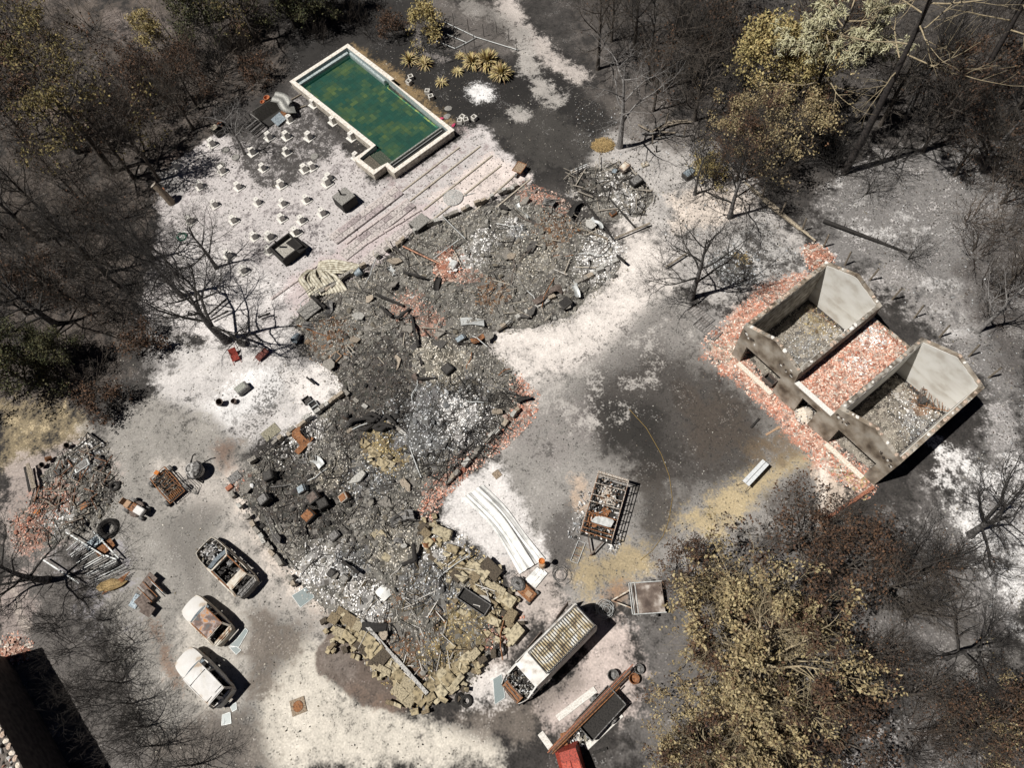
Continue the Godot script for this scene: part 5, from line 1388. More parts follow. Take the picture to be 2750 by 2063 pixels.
		["shrub", Vector2(32.13, -28.43), 2.2, 0.9, "on the grey slope beside the fallen log", G3],
		["shrub", Vector2(31.33, -35.19), 3.6, 1.1, "at the foot of the tall pine", G3],
		["wide", Vector2(27.75, -7.14), 1.0, 0.8, "on the white ash right of the barn", G3],
		["oak", Vector2(10.92, -1.69), 0.6, 0.8, "in the lower right, over the flat trailer", G3],
		["oak", Vector2(7.5, 2.92), 2.9, 0.6, "second and smaller, at the bottom edge", G3],
		["umber", Vector2(16.01, -8.06), 1.2, 0.85, "between the oak and the barn's brick kerb", G3],
		["umber", Vector2(18.42, -6.15), 2.6, 0.8, "right of the oak crown", G3],
		["umber", Vector2(9.06, -7.39), 3.9, 0.6, "low, on the yard side of the oak", G3],
		["thin", Vector2(19.2, -9.24), 0.5, 0.55, "small, next to the barn's brick kerb", G3],
		["thin", Vector2(20.19, -4.4), 1.5, 0.8, "right of the oak, on the grey ash", G3],
		["thin", Vector2(21.72, -3.01), 2.5, 0.75, "second right of the oak, on the grey ash", G3],
		["stem", Vector2(23.81, -5.27), 3.5, 0.7, "on the grey ash below the wide black tree", G3],
		["stem", Vector2(18.09, -1.11), 4.5, 0.8, "right below the oak crown", G3],
		["stem", Vector2(19.76, 1.25), 5.5, 0.8, "near the bottom right, by a pale ash patch", G3],
		["stem", Vector2(20.83, 3.43), 0.5, 0.85, "near the bottom edge at lower right", G3],
		["mound", Vector2(24.33, 4.2), 1.5, 0.7, "in the lower right corner", G3],
		["umber", Vector2(22.84, 3.24), 2.5, 0.7, "left of the straw tree in the lower right corner", G3],
		["umber", Vector2(14.66, 3), 3.5, 0.8, "at the bottom edge right of the oaks", G3],
		["thin", Vector2(25.54, 2.14), 4.5, 0.8, "at the right edge near the bottom", G3],
	]
	var made := {}
	for t in T:
		var k: Array = KIND[t[0]]
		var label: String = "%s, %s" % [k[3], t[4]]
		if not made.has(t[0]):
			made[t[0]] = tree(k[0], k[1], k[2], at3(t[1]), label, t[5])
			made[t[0]].rotation.y = t[2]; made[t[0]].scale = Vector3.ONE * t[3]
		else:
			copy(made[t[0]], at3(t[1]), t[2], t[3], label, t[5])
	build_pines()
	build_thicket()

func build_pines() -> void:
	var bark := mat("pine_bark", [Color(0.014, 0.013, 0.013), Color(0.04, 0.034, 0.032), Color(0.085, 0.07, 0.062)], 1.4, 0.95, 0.0, 0.4)
	var straw := mat("bark_straw", [Color(0.2, 0.16, 0.1), Color(0.34, 0.28, 0.18), Color(0.42, 0.36, 0.25)], 1.5, 0.95)
	var n := 0
	for k in [[Vector2(30.42, -37.81), 21.0, 0.3, "tall pine with charred trunk and bare straw coloured limbs at upper right"], [Vector2(41.41, -41.59), 19.0, 0.26, "second pine with charred trunk, right of the tallest one"], [Vector2(46.66, -40.67), 17.0, 0.24, "pine with pale drooping needles at the right picture edge"], [Vector2(28.4, -42.07), 13.0, 0.2, "shorter pine whose pale needles hang left of the tallest trunk"]]:
		var g := Grower.new()
		g.r.seed = 500 + n
		g.bend = 0.16; g.lift = 0.04; g.kids = 3; g.spread = 0.6
		var H: float = k[1]
		var o := thing("pine_tree", at3(k[0]), 0.0, k[3], "tree", "pines at upper right")
		var b := MB.new()
		var path := PackedVector3Array()
		var rad := PackedFloat32Array()
		for i in 10:
			var f := i / 9.0
			path.append(Vector3(sin(f * 3.0 + n) * 0.3, H * f - 0.2, cos(f * 2.0 + n) * 0.3 - 0.3))
			rad.append(k[2] * (1.15 - 0.9 * f))
		b.tube(path, rad, 10)
		part(o, "trunk", b.mesh(), bark)
		var leaves := MB.new()
		var pal: Array = LEAF["pale"]
		for j in 15:
			var f := 0.45 + 0.54 * j / 15.0
			var i := mini(int(f * 9), 8)
			var s := path[i].lerp(path[i + 1], f * 9 - i)
			var az := j * 2.4 + n
			g.tips.clear()
			b = MB.new()
			g.branch(b, s, Vector3(cos(az), 0.12, sin(az)).normalized(), (5.2 - 3.6 * (f - 0.4)) * (H / 20.0) * g.r.randf_range(0.7, 1.1), 0.07, 2)
			part(o, "limb", b.mesh(), straw)
			if f < [0.8, 0.72, 0.62, 0.55][n]: continue
			for t in g.tips:
				if t.distance_to(Vector3(s.x, t.y, s.z)) < 1.3 or g.r.randf() < 0.25: continue
				for q in 18:
					var d := Vector3(g.r.randf_range(-1, 1), g.r.randf_range(-1.3, 0.1), g.r.randf_range(-1, 1)).normalized()
					var w := d.cross(Vector3.UP).normalized() * 0.05
					var c := t + g.wob() * 0.2
					var L := g.r.randf_range(0.25, 0.5)
					leaves.col = pal[g.r.randi() % 4] * g.r.randf_range(0.8, 1.15)
					leaves.tri(c - w, c + w, c + d * L)
		part(o, "needles", leaves.mesh(), vmat("leaf", 0.8, Color(0.2, 0.16, 0.08)))
		n += 1

# burnt brushwood under the trees: a mass of twigs nobody could count
func build_thicket() -> void:
	var kinds := []
	for k in 3:
		var g := Grower.new()
		g.r.seed = 900 + k
		g.bend = 0.3; g.lift = 0.12; g.kids = 4; g.spread = 0.65; g.shrink = 0.6
		var b := MB.new()
		for i in 9:
			var az := i * 2.4 + k
			var el := g.r.randf_range(0.7, 1.4)
			b.col = Color(1, 1, 1) * g.r.randf_range(0.7, 1.2)
			g.branch(b, Vector3(cos(az) * 0.2, -0.05, sin(az) * 0.2), Vector3(cos(az) * cos(el), sin(el), sin(az) * cos(el)), 1.5 * g.r.randf_range(0.6, 1.2), 0.022, 2)
		kinds.append(b.mesh())
	var zones := [
		["left", [-47.79, -75.36, -30.88, -71.18, -21.35, -60.65, -26.54, -54.4, -28.75, -48.07, -29.86, -41.07, -29.31, -34.4, -33.21, -28.34, -40.03, -29.6], 46, [Color(0.07, 0.058, 0.048), Color(0.12, 0.1, 0.083), Color(0.035, 0.031, 0.028)], Vector2(0.8, 2.6)],
		["top", [-25.61, -74.31, 1.55, -67.41, -5.31, -65.55, -10.17, -63.28, -15.83, -60.64, -20.41, -59.14], 18, [Color(0.04, 0.032, 0.026), Color(0.07, 0.055, 0.042)], Vector2(0.7, 1.8)],
		["upper right", [12.54, -64.61, 53.47, -54.22, 43.31, -32.62, 33.47, -37.76, 25.19, -36.51, 20.3, -38.57, 15.97, -47.12, 12.71, -53.87], 62, [Color(0.06, 0.05, 0.042), Color(0.11, 0.092, 0.076), Color(0.03, 0.027, 0.025)], Vector2(0.8, 2.4)],
		["right edge", [38.45, -34.65, 44.15, -34.41, 36.98, -19.15, 34.44, -20.42, 36.18, -27.61], 9, [Color(0.07, 0.055, 0.045), Color(0.12, 0.095, 0.075)], Vector2(0.8, 1.9)],
		["lower right", [15.52, -8.45, 23.75, -7.38, 25.29, -2.44, 27.09, 1.86, 25.16, 5.97, 4.19, 2.89, 14.15, -2.27], 34, [Color(0.05, 0.038, 0.03), Color(0.1, 0.075, 0.06), Color(0.03, 0.026, 0.024)], Vector2(0.6, 1.7)],
		["lower left", [-33.75, -16.03, -29.39, -12.13, -26.08, -6.32, -23.1, -1.12, -29.54, -2.07, -32.82, -9.08, -35.29, -13.08], 24, [Color(0.03, 0.027, 0.025), Color(0.05, 0.042, 0.038)], Vector2(0.5, 1.2)],
	]
	for z in zones:
		var p := poly(z[1])
		var lo := p[0]
		var hi := p[0]
		for q in p:
			lo = lo.min(q); hi = hi.max(q)
		var o := Node3D.new()
		o.name = numbered("brushwood")
		o.set_meta("kind", "stuff")
		add_child(o)
		tag(o, "burnt twiggy brushwood covering the %s woods floor" % z[0], "brushwood")
		var xs := [[], [], []]
		var cs := [PackedColorArray(), PackedColorArray(), PackedColorArray()]
		var n := 0
		while n < int(z[2]):
			var q := Vector2(rng.randf_range(lo.x, hi.x), rng.randf_range(lo.y, hi.y))
			if not Geometry2D.is_point_in_polygon(q, p): continue
			n += 1
			var k := rng.randi() % 3
			var s := rng.randf_range(z[4].x, z[4].y)
			xs[k].append(turned(at3(q), rng.randf() * TAU, rng.randf_range(-0.15, 0.15), rng.randf_range(-0.15, 0.15)).scaled_local(Vector3(s, s * rng.randf_range(0.8, 1.4), s)))
			var c: Color = z[3][rng.randi() % z[3].size()]
			cs[k].append(c * rng.randf_range(0.8, 1.3))
		for k in 3: swarm(o, "twigs", kinds[k], vmat("chip", 0.95), xs[k], cs[k])
	# loose cinders, flakes and stones over the open ground
	var o := Node3D.new()
	o.name = "cinders"
	o.set_meta("kind", "stuff")
	add_child(o)
	tag(o, "loose cinders, stones and ash flakes scattered over the open ground", "cinders")
	var fields := [
		[[-27.33, -52.82, -15.87, -58.08, 1.17, -49.91, 4.37, -43.07, -16.27, -32.31, -29.31, -34.4], 6500, ["dark", "dark", "grey", "dark"], 0.075],
		[[-29.31, -34.4, -16.28, -31.87, -12.82, -24.98, -21.29, -20.82, -14.16, -8.77, -14.92, -4.6, -4.27, 0.17, -4.2, 1.66, -26.6, -1.63, -31.57, -14.37, -32.28, -26.58], 3600, ["dark", "grey", "grey", "pale"], 0.055],
		[[0.84, -23.23, 9.69, -31.63, 13.88, -34.97, 14.67, -26.27, 22.06, -12.83, 18.26, -9.24, 6.77, -8.07, 0.37, -6.73, -3.3, -15.9], 3600, ["dark", "grey", "grey", "dark"], 0.055],
		[[-10.24, -61.95, 5.06, -65.08, 11.03, -54.27, 13.16, -47.76, 5.07, -42.39, -2.12, -51.24], 2000, ["dark", "grey", "dark"], 0.07],
		[[28.09, -35.88, 45.91, -38.14, 28.01, -0.09, 24.5, -6.95, 33.5, -15.32, 29.46, -27.2], 6000, ["grey", "dark", "dark", "ash"], 0.065],
		[[10.16, -52, 16.77, -46.94, 22.84, -36.51, 25.26, -29.83, 17.06, -27.08, 13.14, -35.13, 8.31, -40.13], 4000, ["dark", "grey", "dark", "ash"], 0.09],
	]
	for f in fields:
		var p := poly(f[0])
		var lo := p[0]
		var hi := p[0]
		for q in p:
			lo = lo.min(q); hi = hi.max(q)
		var xs := []
		var cs := PackedColorArray()
		while xs.size() < int(f[1]):
			var q := Vector2(rng.randf_range(lo.x, hi.x), rng.randf_range(lo.y, hi.y))
			if not Geometry2D.is_point_in_polygon(q, p): continue
			var s: float = float(f[3]) * (0.4 + 1.6 * pow(rng.randf(), 3.0))
			xs.append(turned(at3(q, s * 0.2), rng.randf() * TAU, rng.randf_range(-0.3, 0.3)).scaled_local(Vector3(s * rng.randf_range(0.7, 1.6), s * 0.5, s)))
			var pal: Array = PAL[f[2][rng.randi() % f[2].size()]]
			cs.append(pal[rng.randi() % pal.size()] * rng.randf_range(0.8, 1.2))
		swarm(o, "crumbs", chips[rng.randi() % 4], vmat("chip", 0.95), xs, cs)

# ---------- burnt vehicles (local x points to the nose, z to the right hand side) ----------
func rust_mats() -> Dictionary:
	return {
		"cream": mat("paint_cream", [Color(0.2, 0.1, 0.05), Color(0.46, 0.4, 0.32), Color(0.58, 0.54, 0.47), Color(0.64, 0.61, 0.55)], 2.2, 0.75, 0.0, 0.15, 0.012),
		"white": mat("paint_white", [Color(0.34, 0.25, 0.17), Color(0.58, 0.565, 0.54), Color(0.62, 0.61, 0.6), Color(0.66, 0.655, 0.65)], 3.4, 0.7, 0.0, 0.1, 0.01),
		"rust": mat("rust", [Color(0.07, 0.04, 0.03), Color(0.2, 0.085, 0.035), Color(0.3, 0.13, 0.05), Color(0.22, 0.14, 0.1)], 0.9, 0.9, 0.0, 0.3),
		"roof": mat("rust_roof", [Color(0.1, 0.11, 0.12), Color(0.16, 0.1, 0.08), Color(0.38, 0.33, 0.32), Color(0.5, 0.21, 0.065)], 2.0, 0.8, 0.1, 0.2, 0.012),
		"grey": mat("burnt_steel", [Color(0.05, 0.048, 0.046), Color(0.15, 0.145, 0.14), Color(0.26, 0.255, 0.25)], 0.8, 0.75, 0.2, 0.2),
		"brown": mat("brown_steel", [Color(0.06, 0.045, 0.038), Color(0.13, 0.1, 0.085), Color(0.19, 0.155, 0.135)], 1.4, 0.8, 0.1, 0.15),
		"black": mat("soot_black", [Color(0.015, 0.014, 0.013), Color(0.035, 0.032, 0.03)], 0.7),
		"ash": mat("ash_flake", [Color(0.4, 0.4, 0.4), Color(0.62, 0.62, 0.62), Color(0.75, 0.75, 0.75)], 0.4),
		"blue": mat("blue_steel", [Color(0.1, 0.12, 0.14), Color(0.24, 0.29, 0.33), Color(0.36, 0.4, 0.42)], 0.9, 0.6, 0.3),
		"zinc": mat("zinc", [Color(0.38, 0.39, 0.38), Color(0.52, 0.54, 0.54), Color(0.64, 0.65, 0.64)], 1.8, 0.55, 0.25, 0.1),
	}

func litter(o: Node3D, called: String, lo: Vector3, hi: Vector3, count: int, size: Vector2, pals: Array) -> void:
	var xs := []
	var cs := PackedColorArray()
	for i in count:
		var s := rng.randf_range(size.x, size.y)
		xs.append(turned(Vector3(rng.randf_range(lo.x, hi.x), rng.randf_range(lo.y, hi.y), rng.randf_range(lo.z, hi.z)), rng.randf() * TAU, rng.randf() * TAU, rng.randf()).scaled_local(Vector3(s * rng.randf_range(0.6, 1.8), s * 0.7, s)))
		var p: Array = PAL[pals[rng.randi() % pals.size()]]
		cs.append(p[rng.randi() % p.size()] * rng.randf_range(0.7, 1.2))
	swarm(o, called, chips[rng.randi() % 4], vmat("chip", 0.95), xs, cs)

func wheel(o: Node3D, at: Vector3, r: float, m: Dictionary, lean := 0.0) -> void:
	var t := Transform3D(Basis(Vector3.RIGHT, PI / 2 + lean), at)
	var b := MB.new()
	b.lathe(t, [Vector2(0.02, 0.07), Vector2(r * 0.62, 0.05), Vector2(r * 0.72, 0.1), Vector2(r * 0.8, 0.1), Vector2(r * 0.8, -0.1), Vector2(r * 0.7, -0.1), Vector2(r * 0.6, -0.03), Vector2(0.02, -0.05)], 14)
	var w := part(o, "wheel", b.mesh(), m.grey)
	b = MB.new()
	b.cyl(t * Vector3(0, -0.08, 0), t * Vector3(0, 0.1, 0), 0.07)
	part(w, "hub", b.mesh(), m.rust)

func car(at: Vector3, turn: float, d: Dictionary, label: String) -> Node3D:
	var m := rust_mats()
	var o := thing("burnt_car", at, turn, label, "car", "burnt cars on the drive")
	var L: float = d.L
	var W: float = d.W
	var H: float = d.H
	var belt: float = d.belt
	var body: Material = m[d.body]
	var hw := func(x: float) -> float:
		var t := absf(2.0 * x / L)
		return W * 0.5 * (1.0 - 0.05 * t * t - 0.17 * pow(t, 8))
	var sill := 0.24
	for s in [-1.0, 1.0]:
		var b := MB.new()
		b.patch(26, 5, func(u: float, v: float) -> Vector3:
			var x: float = lerpf(-L / 2, L / 2, u)
			var y := lerpf(sill, belt - (0.12 * clampf((x - d.ws) / (L / 2 - d.ws), 0, 1) if x > d.ws else 0.0), v)
			# wheel arches
			for ax in [d.fa, d.ra]:
				var q: float = absf(x - ax)
				if q < 0.36: y = maxf(y, 0.18 + sqrt(0.1296 - q * q))
			return Vector3(x, y, s * hw.call(x) * (1.0 - 0.05 * pow(v - 0.45, 2) * 4.0)), 0.03)
		part(o, "side_panel", b.mesh(), body)
	for e in [1.0, -1.0]:
		var b := MB.new()
		b.patch(8, 4, func(u: float, v: float) -> Vector3:
			var z: float = lerpf(-1, 1, u) * float(hw.call(L / 2)) * 0.99
			return Vector3(e * (L / 2 + 0.07 * (1.0 - pow(2 * u - 1, 2))), lerpf(sill, belt - (0.13 if e > 0.0 else 0.03), v), z), 0.03)
		part(o, "bumper" if e > 0.0 else "tailgate", b.mesh(), body if e > 0.0 else m[d.get("tail_m", d.body)])
	var b := MB.new()
	b.box(Transform3D(Basis(), Vector3(0, 0.26, 0)), Vector3(L * 0.94, 0.06, W * 0.86))
	part(o, "floor_pan", b.mesh(), m.black)
	if d.hood:
		b = MB.new()
		b.patch(8, 10, func(u: float, v: float) -> Vector3:
			var zz := lerpf(-1, 1, v)
			var x := lerpf(d.ws - 0.12 * zz * zz, L / 2 + 0.06 * (1 - zz * zz), u)
			return Vector3(x, belt - 0.02 + 0.07 * (1 - zz * zz) - 0.13 * u * u, zz * float(hw.call(minf(x, L / 2))) * 0.97), 0.02)
		part(o, "hood", b.mesh(), m[d.hood_m])
	else:
		b = MB.new()
		b.box(Transform3D(Basis(), Vector3((d.ws + L / 2) / 2 + 0.05, 0.5, 0)), Vector3(0.7, 0.35, 0.6), 0.06, rng)
		part(o, "engine", b.mesh(), m.grey)
		litter(o, "engine_litter", Vector3(d.ws + 0.1, 0.45, -W * 0.4), Vector3(L / 2 + 0.15, 0.78, W * 0.4), 150, Vector2(0.07, 0.22), ["white", "ash", "grey", "dark"])
	b = MB.new()
	b.patch(3, 8, func(u: float, v: float) -> Vector3:
		var zz := lerpf(-1, 1, v)
		return Vector3(d.ws - 0.1 * zz * zz - 0.22 * u, belt + 0.06 - 0.12 * u, zz * W * 0.43), 0.02)
	part(o, "cowl", b.mesh(), m.blue)
	b = MB.new()
	b.cbox(Transform3D(Basis(), Vector3(d.ws - 0.42, belt - 0.18, 0)), Vector3(0.24, 0.2, W * 0.8), 0.04)
	var dash := part(o, "dashboard", b.mesh(), m.black)
	b = MB.new()
	b.ring(Vector3(d.ws - 0.62, belt - 0.1, -W * 0.22), Vector3(0.8, 0.6, 0).normalized(), 0.17, 0.015, 16, 5)
	part(dash, "steering_wheel", b.mesh(), m.grey)
	# pillars, roof rails and roof
	var rz := W * 0.37
	for s in [-1.0, 1.0]:
		for p in [[Vector3(d.ws - 0.05, belt, s * W * 0.455), Vector3(d.rs, H - 0.03, s * rz), 0.035], [Vector3(d.bx, belt, s * W * 0.475), Vector3(d.bx - 0.05, H - 0.02, s * rz), 0.04], [Vector3(d.tx, belt, s * W * 0.44), Vector3(d.re, H - 0.05, s * rz * 0.97), 0.055]]:
			b = MB.new()
			b.bar(p[0], p[1], p[2] * 2.2, p[2] * 1.3)
			part(o, "pillar", b.mesh(), body)
		b = MB.new()
		b.tube(PackedVector3Array([Vector3(d.rs, H - 0.03, s * rz), Vector3((d.rs + d.re) / 2, H + 0.01, s * rz * 1.02), Vector3(d.re, H - 0.05, s * rz * 0.97)]), PackedFloat32Array([0.045, 0.05, 0.05]), 6)
		part(o, "roof_rail", b.mesh(), m[d.get("rail_m", d.body)])
		b = MB.new()
		b.bar(Vector3(d.ws - 0.05, belt + 0.01, s * W * 0.465), Vector3(d.tx, belt + 0.01, s * W * 0.465), 0.07, 0.05)
		part(o, "door_sill", b.mesh(), body)
	for x in [d.rs, d.re]:
		b = MB.new()
		b.bar(Vector3(x, H - 0.03, -rz), Vector3(x, H - 0.03, rz), 0.1, 0.04)
		part(o, "roof_rail", b.mesh(), body)
	var r0: float = d.roof_from
	var dent := noise(1.6, int(L * 100), 2)
	b = MB.new()
	b.patch(14, 12, func(u: float, v: float) -> Vector3:
		var x := lerpf(d.re, r0, u)
		var zz := lerpf(-1, 1, v)
		return Vector3(x, H + 0.05 * (1 - zz * zz) + dent.get_noise_2d(x * 2.0, zz * 2.0) * 0.035 * (1 - zz * zz), zz * rz), 0.02)
	part(o, "roof", b.mesh(), m[d.roof_m])
	if d.get("seam", false):
		for x in [lerpf(r0, d.re, 0.27), lerpf(r0, d.re, 0.93)]:
			b = MB.new()
			b.bar(Vector3(x, H + 0.035, -rz * 0.95), Vector3(x, H + 0.035, rz * 0.95), 0.03, 0.05)
			part(o, "roof_seam", b.mesh(), m.black)
	# rear window frame
	b = MB.new()
	b.bar(Vector3(d.tx, belt + 0.01, -W * 0.44), Vector3(d.tx, belt + 0.01, W * 0.44), 0.12, 0.06)
	part(o, "rear_sill", b.mesh(), m[d.get("tail_m", d.body)])
	if d.tx > -L / 2 + 0.12:
		b = MB.new()
		b.box(Transform3D(Basis(), Vector3((d.tx - L / 2) / 2, belt - 0.05, 0)), Vector3(absf(-L / 2 - d.tx) * 0.95, 0.05, W * 0.84))
		part(o, "rear_deck", b.mesh(), m[d.get("tail_m", d.body)])
	if d.get("split", false):
		b = MB.new()
		b.bar(Vector3(d.tx, belt, 0), Vector3(d.re, H - 0.05, 0), 0.12, 0.06)
		part(o, "door_post", b.mesh(), body)
	for x in [d.fa, d.ra]:
		for s in [-1.0, 1.0]: wheel(o, Vector3(x, 0.25, s * (W * 0.5 - 0.12)), 0.31, m)
	# seat frames and burnt trim
	for sx in [d.bx + 0.45, d.bx - 0.5]:
		for s in [-1.0, 1.0]:
			b = MB.new()
			b.box(Transform3D(Basis(), Vector3(sx, 0.48, s * W * 0.21)), Vector3(0.46, 0.08, 0.46))
			b.bar(Vector3(sx - 0.24, 0.5, s * W * 0.21), Vector3(sx - 0.36, 1.0, s * W * 0.21), 0.42, 0.05)
			part(o, "seat_frame", b.mesh(), m.grey if s > 0.0 else m.black)
	litter(o, "cabin_litter", Vector3(d.tx + 0.1, 0.32, -W * 0.38), Vector3(d.ws - 0.2, 0.7, W * 0.38), 120, Vector2(0.05, 0.2), ["dark", "grey", "ash", "dark"])
	return o

func build_vehicles() -> void:
	var m := rust_mats()
	car(Vector3(-21.13, 0, -12.99), 2.311, {"L": 4.75, "W": 1.85, "H": 1.46, "belt": 0.93, "ws": 0.95, "rs": 0.25, "bx": -0.35, "re": -1.75, "tx": -2.1, "fa": 1.5, "ra": -1.35, "roof_from": -1.25, "hood": false, "hood_m": "cream", "body": "cream", "roof_m": "cream", "rail_m": "rust", "tail_m": "grey"}, "burnt estate car with its hood gone and most of its roof open")
	car(Vector3(-22.32, 0, -9.7), 2.34, {"L": 3.6, "W": 1.68, "H": 1.4, "belt": 0.9, "ws": 0.8, "rs": 0.35, "bx": -0.35, "re": -1.2, "tx": -1.62, "fa": 1.12, "ra": -1.15, "roof_from": 0.35, "hood": true, "hood_m": "white", "body": "cream", "roof_m": "roof", "rail_m": "rust", "tail_m": "cream"}, "burnt hatchback with an orange rusted roof, between the other two cars")
	car(Vector3(-22.35, 0, -6.2), 2.325, {"L": 4.1, "W": 1.72, "H": 1.78, "belt": 1.02, "ws": 0.95, "rs": 0.5, "bx": -0.3, "re": -1.85, "tx": -2.0, "fa": 1.3, "ra": -1.35, "roof_from": 0.5, "hood": true, "hood_m": "white", "body": "white", "roof_m": "white", "tail_m": "white", "split": true, "seam": true}, "burnt boxy white van with a whole roof, nearest the bottom of the three")
	build_camper(m)
	build_caravan(m)
	build_buggy(m)
	build_mower(m)

func build_camper(m: Dictionary) -> void:
	var o := thing("burnt_camper_van", Vector3(0.405, 0, -4.729), -2.546, "long white burnt van with a barred rack on its roof", "van")
	var H := 2.5
	var hw := 1.0
	var body := mat("camper_body", [Color(0.3, 0.25, 0.2), Color(0.55, 0.53, 0.5), Color(0.68, 0.67, 0.65), Color(0.72, 0.72, 0.7)], 2.4, 0.7, 0.0, 0.12, 0.012)
	for s in [-1.0, 1.0]:
		var b := MB.new()
		b.patch(24, 8, func(u: float, v: float) -> Vector3:
			var x := lerpf(-2.05, 2.95, u)
			var y := lerpf(0.35, H, v)
			return Vector3(x, y, s * (hw - 0.1 * pow(v, 5) - 0.02 * sin(v * 6.0))), 0.04)
		part(o, "side_panel", b.mesh(), body)
		b = MB.new()
		b.patch(10, 4, func(u: float, v: float) -> Vector3:
			var x := lerpf(2.95, 4.4, u)
			return Vector3(x, lerpf(0.35, lerpf(1.25, 0.95, u), v), s * (hw - 0.25 * pow(u, 3))), 0.03)
		part(o, "front_wing", b.mesh(), body)
		b = MB.new()
		b.bar(Vector3(3.75, 1.15, s * 0.92), Vector3(2.95, 2.2, s * 0.85), 0.09, 0.06)
		part(o, "pillar", b.mesh(), body)
	var b := MB.new()
	b.patch(6, 6, func(u: float, v: float) -> Vector3: return Vector3(-2.05 - 0.05 * sin(u * PI), lerpf(0.35, H, v), lerpf(-0.97, 0.97, u) * (1.0 - 0.06 * pow(v, 5))), 0.04)
	part(o, "rear_door", b.mesh(), body)
	b = MB.new()
	b.patch(20, 14, func(u: float, v: float) -> Vector3:
		var zz := lerpf(-1, 1, v)
		var x := lerpf(-2.05, 3.0, u)
		return Vector3(x, H + 0.1 * (1 - pow(zz, 4)) - 0.32 * pow(clampf((x - 1.9) / 1.1, 0, 1), 1.6), zz * (hw - 0.1)), 0.03)
	part(o, "roof", b.mesh(), body)
	# rack: frame, mattress coloured deck underneath, cross bars
	var deck := mat("rack_deck", [Color(0.16, 0.12, 0.08), Color(0.42, 0.34, 0.2), Color(0.55, 0.5, 0.4), Color(0.66, 0.68, 0.68)], 2.6, 0.9, 0.0, 0.2, 0.014)
	b = MB.new()
	b.patch(16, 8, func(u: float, v: float) -> Vector3: return Vector3(lerpf(-1.92, 1.95, u), H + 0.135 + 0.025 * sin(u * 9.0) * sin(v * 5.0), lerpf(-0.78, 0.78, v)), 0.03)
	part(o, "rack_deck", b.mesh(), deck)
	var dark := mat("rack_bar", [Color(0.03, 0.028, 0.026), Color(0.09, 0.085, 0.08)], 0.6, 0.6, 0.3)
	for s in [-1.0, 1.0]:
		b = MB.new()
		b.bar(Vector3(-2.0, H + 0.24, s * 0.81), Vector3(2.0, H + 0.24, s * 0.81), 0.05, 0.05)
		part(o, "rack_rail", b.mesh(), dark)
		b = MB.new()
		b.bar(Vector3(s * 2.0, H + 0.24, -0.81), Vector3(s * 2.0, H + 0.24, 0.81), 0.06, 0.06)
		part(o, "rack_rail", b.mesh(), dark)
	for k in 23:
		var x := -1.84 + k * 0.167
		b = MB.new()
		b.bar(Vector3(x, H + 0.21, -0.8), Vector3(x, H + 0.21, 0.8), 0.03, 0.03)
		part(o, "rack_bar", b.mesh(), dark)
	for z in [-0.32, 0.12, 0.3]:
		b = MB.new()
		b.bar(Vector3(-1.4, H + 0.245, z), Vector3(1.6, H + 0.245, z), 0.02, 0.02)
		part(o, "rack_bar", b.mesh(), dark)
	# open engine bay and windscreen gap
	b = MB.new()
	b.box(Transform3D(Basis(), Vector3(3.6, 0.45, 0)), Vector3(1.7, 0.06, 1.7))
	part(o, "floor_pan", b.mesh(), m.black)
	b = MB.new()
	b.box(Transform3D(Basis(), Vector3(3.1, 0.55, 0)), Vector3(0.7, 0.4, 1.7))
	part(o, "dashboard", b.mesh(), m.black)
	b = MB.new()
	b.patch(5, 8, func(u: float, v: float) -> Vector3: return Vector3(lerpf(3.95, 4.45, u), 1.02 - 0.16 * u + 0.03 * sin(v * 12.0), lerpf(-0.68, 0.68, v)), 0.03)
	part(o, "hood", b.mesh(), m.rust)
	for k in 3:
		b = MB.new()
		b.bar(Vector3(4.0 + k * 0.2, 1.02 - k * 0.05, -0.6), Vector3(4.0 + k * 0.2, 1.02 - k * 0.05, 0.6), 0.06, 0.08)
		part(o, "hood_rib", b.mesh(), m.brown)
	b = MB.new()
	b.patch(8, 3, func(u: float, v: float) -> Vector3: return Vector3(4.42 + 0.08 * sin(u * PI), lerpf(0.35, 0.85, v), lerpf(-0.72, 0.72, u)), 0.03)
	part(o, "bumper", b.mesh(), m.brown)
	litter(o, "engine_litter", Vector3(2.95, 0.6, -0.8), Vector3(4.2, 0.98, 0.8), 190, Vector2(0.06, 0.24), ["white", "dark", "grey", "ash", "dark"])
	for x in [3.35, -1.2]:
		for s in [-1.0, 1.0]: wheel(o, Vector3(x, 0.28, s * 0.86), 0.36, m)
	# doors hanging open on the far side
	for dd in [[Vector3(-1.9, 0.4, 1.35), Vector3(-0.7, 0.4, 1.18)], [Vector3(0.5, 0.4, 1.22), Vector3(1.9, 0.4, 1.1)]]:
		b = MB.new()
		var a: Vector3 = dd[0]
		var e: Vector3 = dd[1]
		b.hexa([a + Vector3(0, 0, 0.04), e + Vector3(0, 0, 0.04), e, a, a + Vector3(0, 1.5, 0.04), e + Vector3(0, 1.5, 0.04), e + Vector3(0, 1.5, 0), a + Vector3(0, 1.5, 0)])
		part(o, "door", b.mesh(), m.brown)

